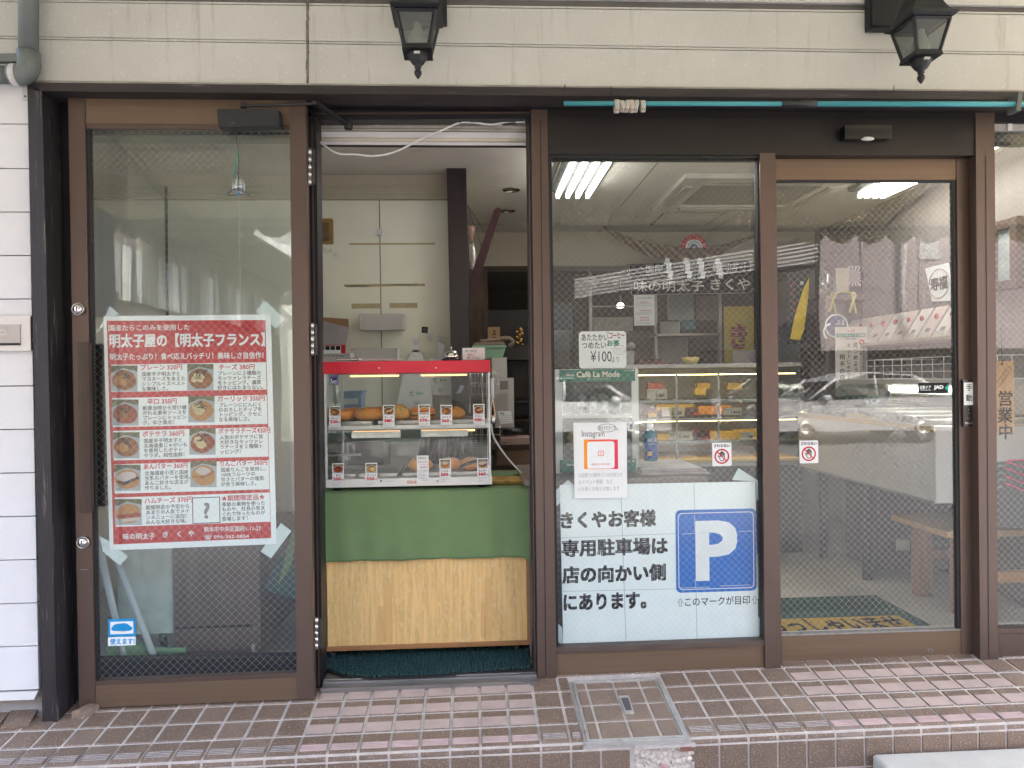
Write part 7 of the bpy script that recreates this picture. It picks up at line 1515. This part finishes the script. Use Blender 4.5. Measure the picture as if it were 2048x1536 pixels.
ph = thing('pale_building', 'pale cream building behind the striped house, seen mirrored in the open door', 'building', (-4, -16.5, -.35)); q = MB(); q.box(-7.5, -1.2, -20, -16, -.35, 8.5, mat('pale cream render', (.50, .52, .47), .8)); part('wall', q, ph)
q = MB()
for i in range(3): q.box(-6.4+i*1.8, -5.4+i*1.8, -16, -15.95, 3.2, 4.4, mat('dim window pane', (.06, .07, .075), .1))
part('windows', q, ph)
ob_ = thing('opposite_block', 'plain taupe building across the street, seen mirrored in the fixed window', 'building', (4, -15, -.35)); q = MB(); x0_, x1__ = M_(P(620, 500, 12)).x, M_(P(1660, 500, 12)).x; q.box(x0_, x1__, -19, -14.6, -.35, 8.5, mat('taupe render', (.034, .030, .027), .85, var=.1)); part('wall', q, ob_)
q = MB()
for i in range(5): xx_ = x0_+1.0+i*1.9; q.box(xx_, xx_+1.1, -14.6, -14.55, 1.8, 3.0, mat('dim window pane', (.06, .07, .075), .1))
part('windows', q, ob_)
# street banner
fb = thing('street_banner', 'pink and blue street banner on a pole, seen mirrored in the open door', 'banner', M_(P(225, 700, 1.6))); q = MB(); Yb = 1.6; p = [M_(P(u, v, Yb)) for u, v in ((186, 640), (222, 640), (222, 410), (186, 400))]; q.prism(p, (0, -.004, 0), cloth('pale pink banner cloth', (.72, .50, .54), .55, .25)); p = [M_(P(u, v, Yb)) for u, v in ((222, 640), (258, 640), (250, 440), (222, 425))]; q.prism(p, (0, -.004, 0), cloth('navy banner cloth', (.10, .20, .50), .55, .3)); part('cloth', q, fb); q = MB(); x = M_(P(258, 640, Yb)).x; q.tube([(x, -Yb, -.35), (x, -Yb, 1.7)], .012, WHITEP, 8); part('pole', q, fb)
# parked cars across the street
def car(cx, cy, flip, lab, zg=-.35, white=(.46, .46, .47)):
    t = thing('parked_car', lab, 'car', (cx, cy, zg), 'cars parked across the street'); s = -1 if flip else 1; CP = mat('white car paint', white, .2, var=.02); L_ = 4.2
    prof = [(-2.08, .28), (-2.1, .55), (-2.0, .78), (-1.2, .93), (-.35, 1.38), (.2, 1.50), (1.2, 1.46), (1.85, 1.05), (2.05, .95), (2.1, .45), (2.0, .28)]
    low = [(-2.08, .28), (-2.1, .55), (-2.0, .78), (-1.2, .93), (1.9, 1.0), (2.05, .95), (2.1, .45), (2.0, .28)]
    cab = [(-1.15, .93), (-.35, 1.40), (.2, 1.52), (1.2, 1.47), (1.88, 1.0)]
    def ext(pr, y0, y1, mm, q): q.prism([(cx+s*a, cy+y1, zg+b) for a, b in (pr if s > 0 else pr[::-1])][::-1], (0, y0-y1, 0), mm)
    q = MB(); ext(low, -.85, .85, CP, q); part('body', q, t, .06, seg=3)
    q = MB(); ext(cab, -.72, .72, mat('car window glass', (.02, .024, .026), .05), q); part('cabin_glass', q, t, .05, seg=3)
    q = MB(); ext([(-.62, 1.36), (-.5, 1.43), (.2, 1.555), (1.25, 1.50), (1.5, 1.36), (1.2, 1.42), (.2, 1.48)], -.72, .72, CP, q); part('roof', q, t, .02)
    for yy in (.735, -.735):
        q = MB(); q.tube([(cx-s*1.2, cy+yy, zg+.95), (cx-s*.57, cy+yy*.97, zg+1.40)], .035, CP, 6); q.tube([(cx+s*.35, cy+yy, zg+.95), (cx+s*.3, cy+yy*.97, zg+1.48)], .035, CP, 6); q.tube([(cx+s*1.9, cy+yy, zg+1.0), (cx+s*1.2, cy+yy*.97, zg+1.45)], .06, CP, 6); part('pillars', q, t)
        q = MB(); q.ball((cx-s*.85, cy+yy*1.22, zg+1.0), .11, .07, .08, CP, 10, 7); part('mirror', q, t)
        for wx in (-1.3, 1.3):
            q = MB(); q.lathe([(.20, -.1), (.31, -.1), (.32, 0), (.31, .1), (.20, .1)], (cx+s*wx, cy+yy*1.02, zg+.32), BLACK, 22, 'y'); w = part('wheel', q, t); q = MB(); q.lathe([(.19, -.11), (.2, 0), (.19, .11), (.05, .115), (.05, -.115)], (cx+s*wx, cy+yy*1.02, zg+.32), STEEL, 14, 'y'); r_ = _obj('rim', q, ROOT[t], 0, 2); r_.parent = w; ROOT[r_] = ROOT[t]
        q = MB(); q.box(cx-s*.15-.07, cx-s*.15+.07, cy+yy*1.155-.01, cy+yy*1.155+.01, zg+.80, zg+.83, CHROME); part('door_handle', q, t)
    q = MB(); 
    for yy in (.62, -.62): q.ball((cx-s*1.98, cy+yy, zg+.70), .10, .14, .07, mat('headlamp glass', (.6, .62, .64), .1), 10, 7)
    part('headlights', q, t)
p = M_(P(1694, 800, 13)); car(p.x, -13, False, 'white hatchback parked across the street, seen mirrored in the sliding door')
p = M_(P(1150, 800, 14)); car(p.x, -14, True, 'white car parked across the street, seen mirrored behind the parking notice')
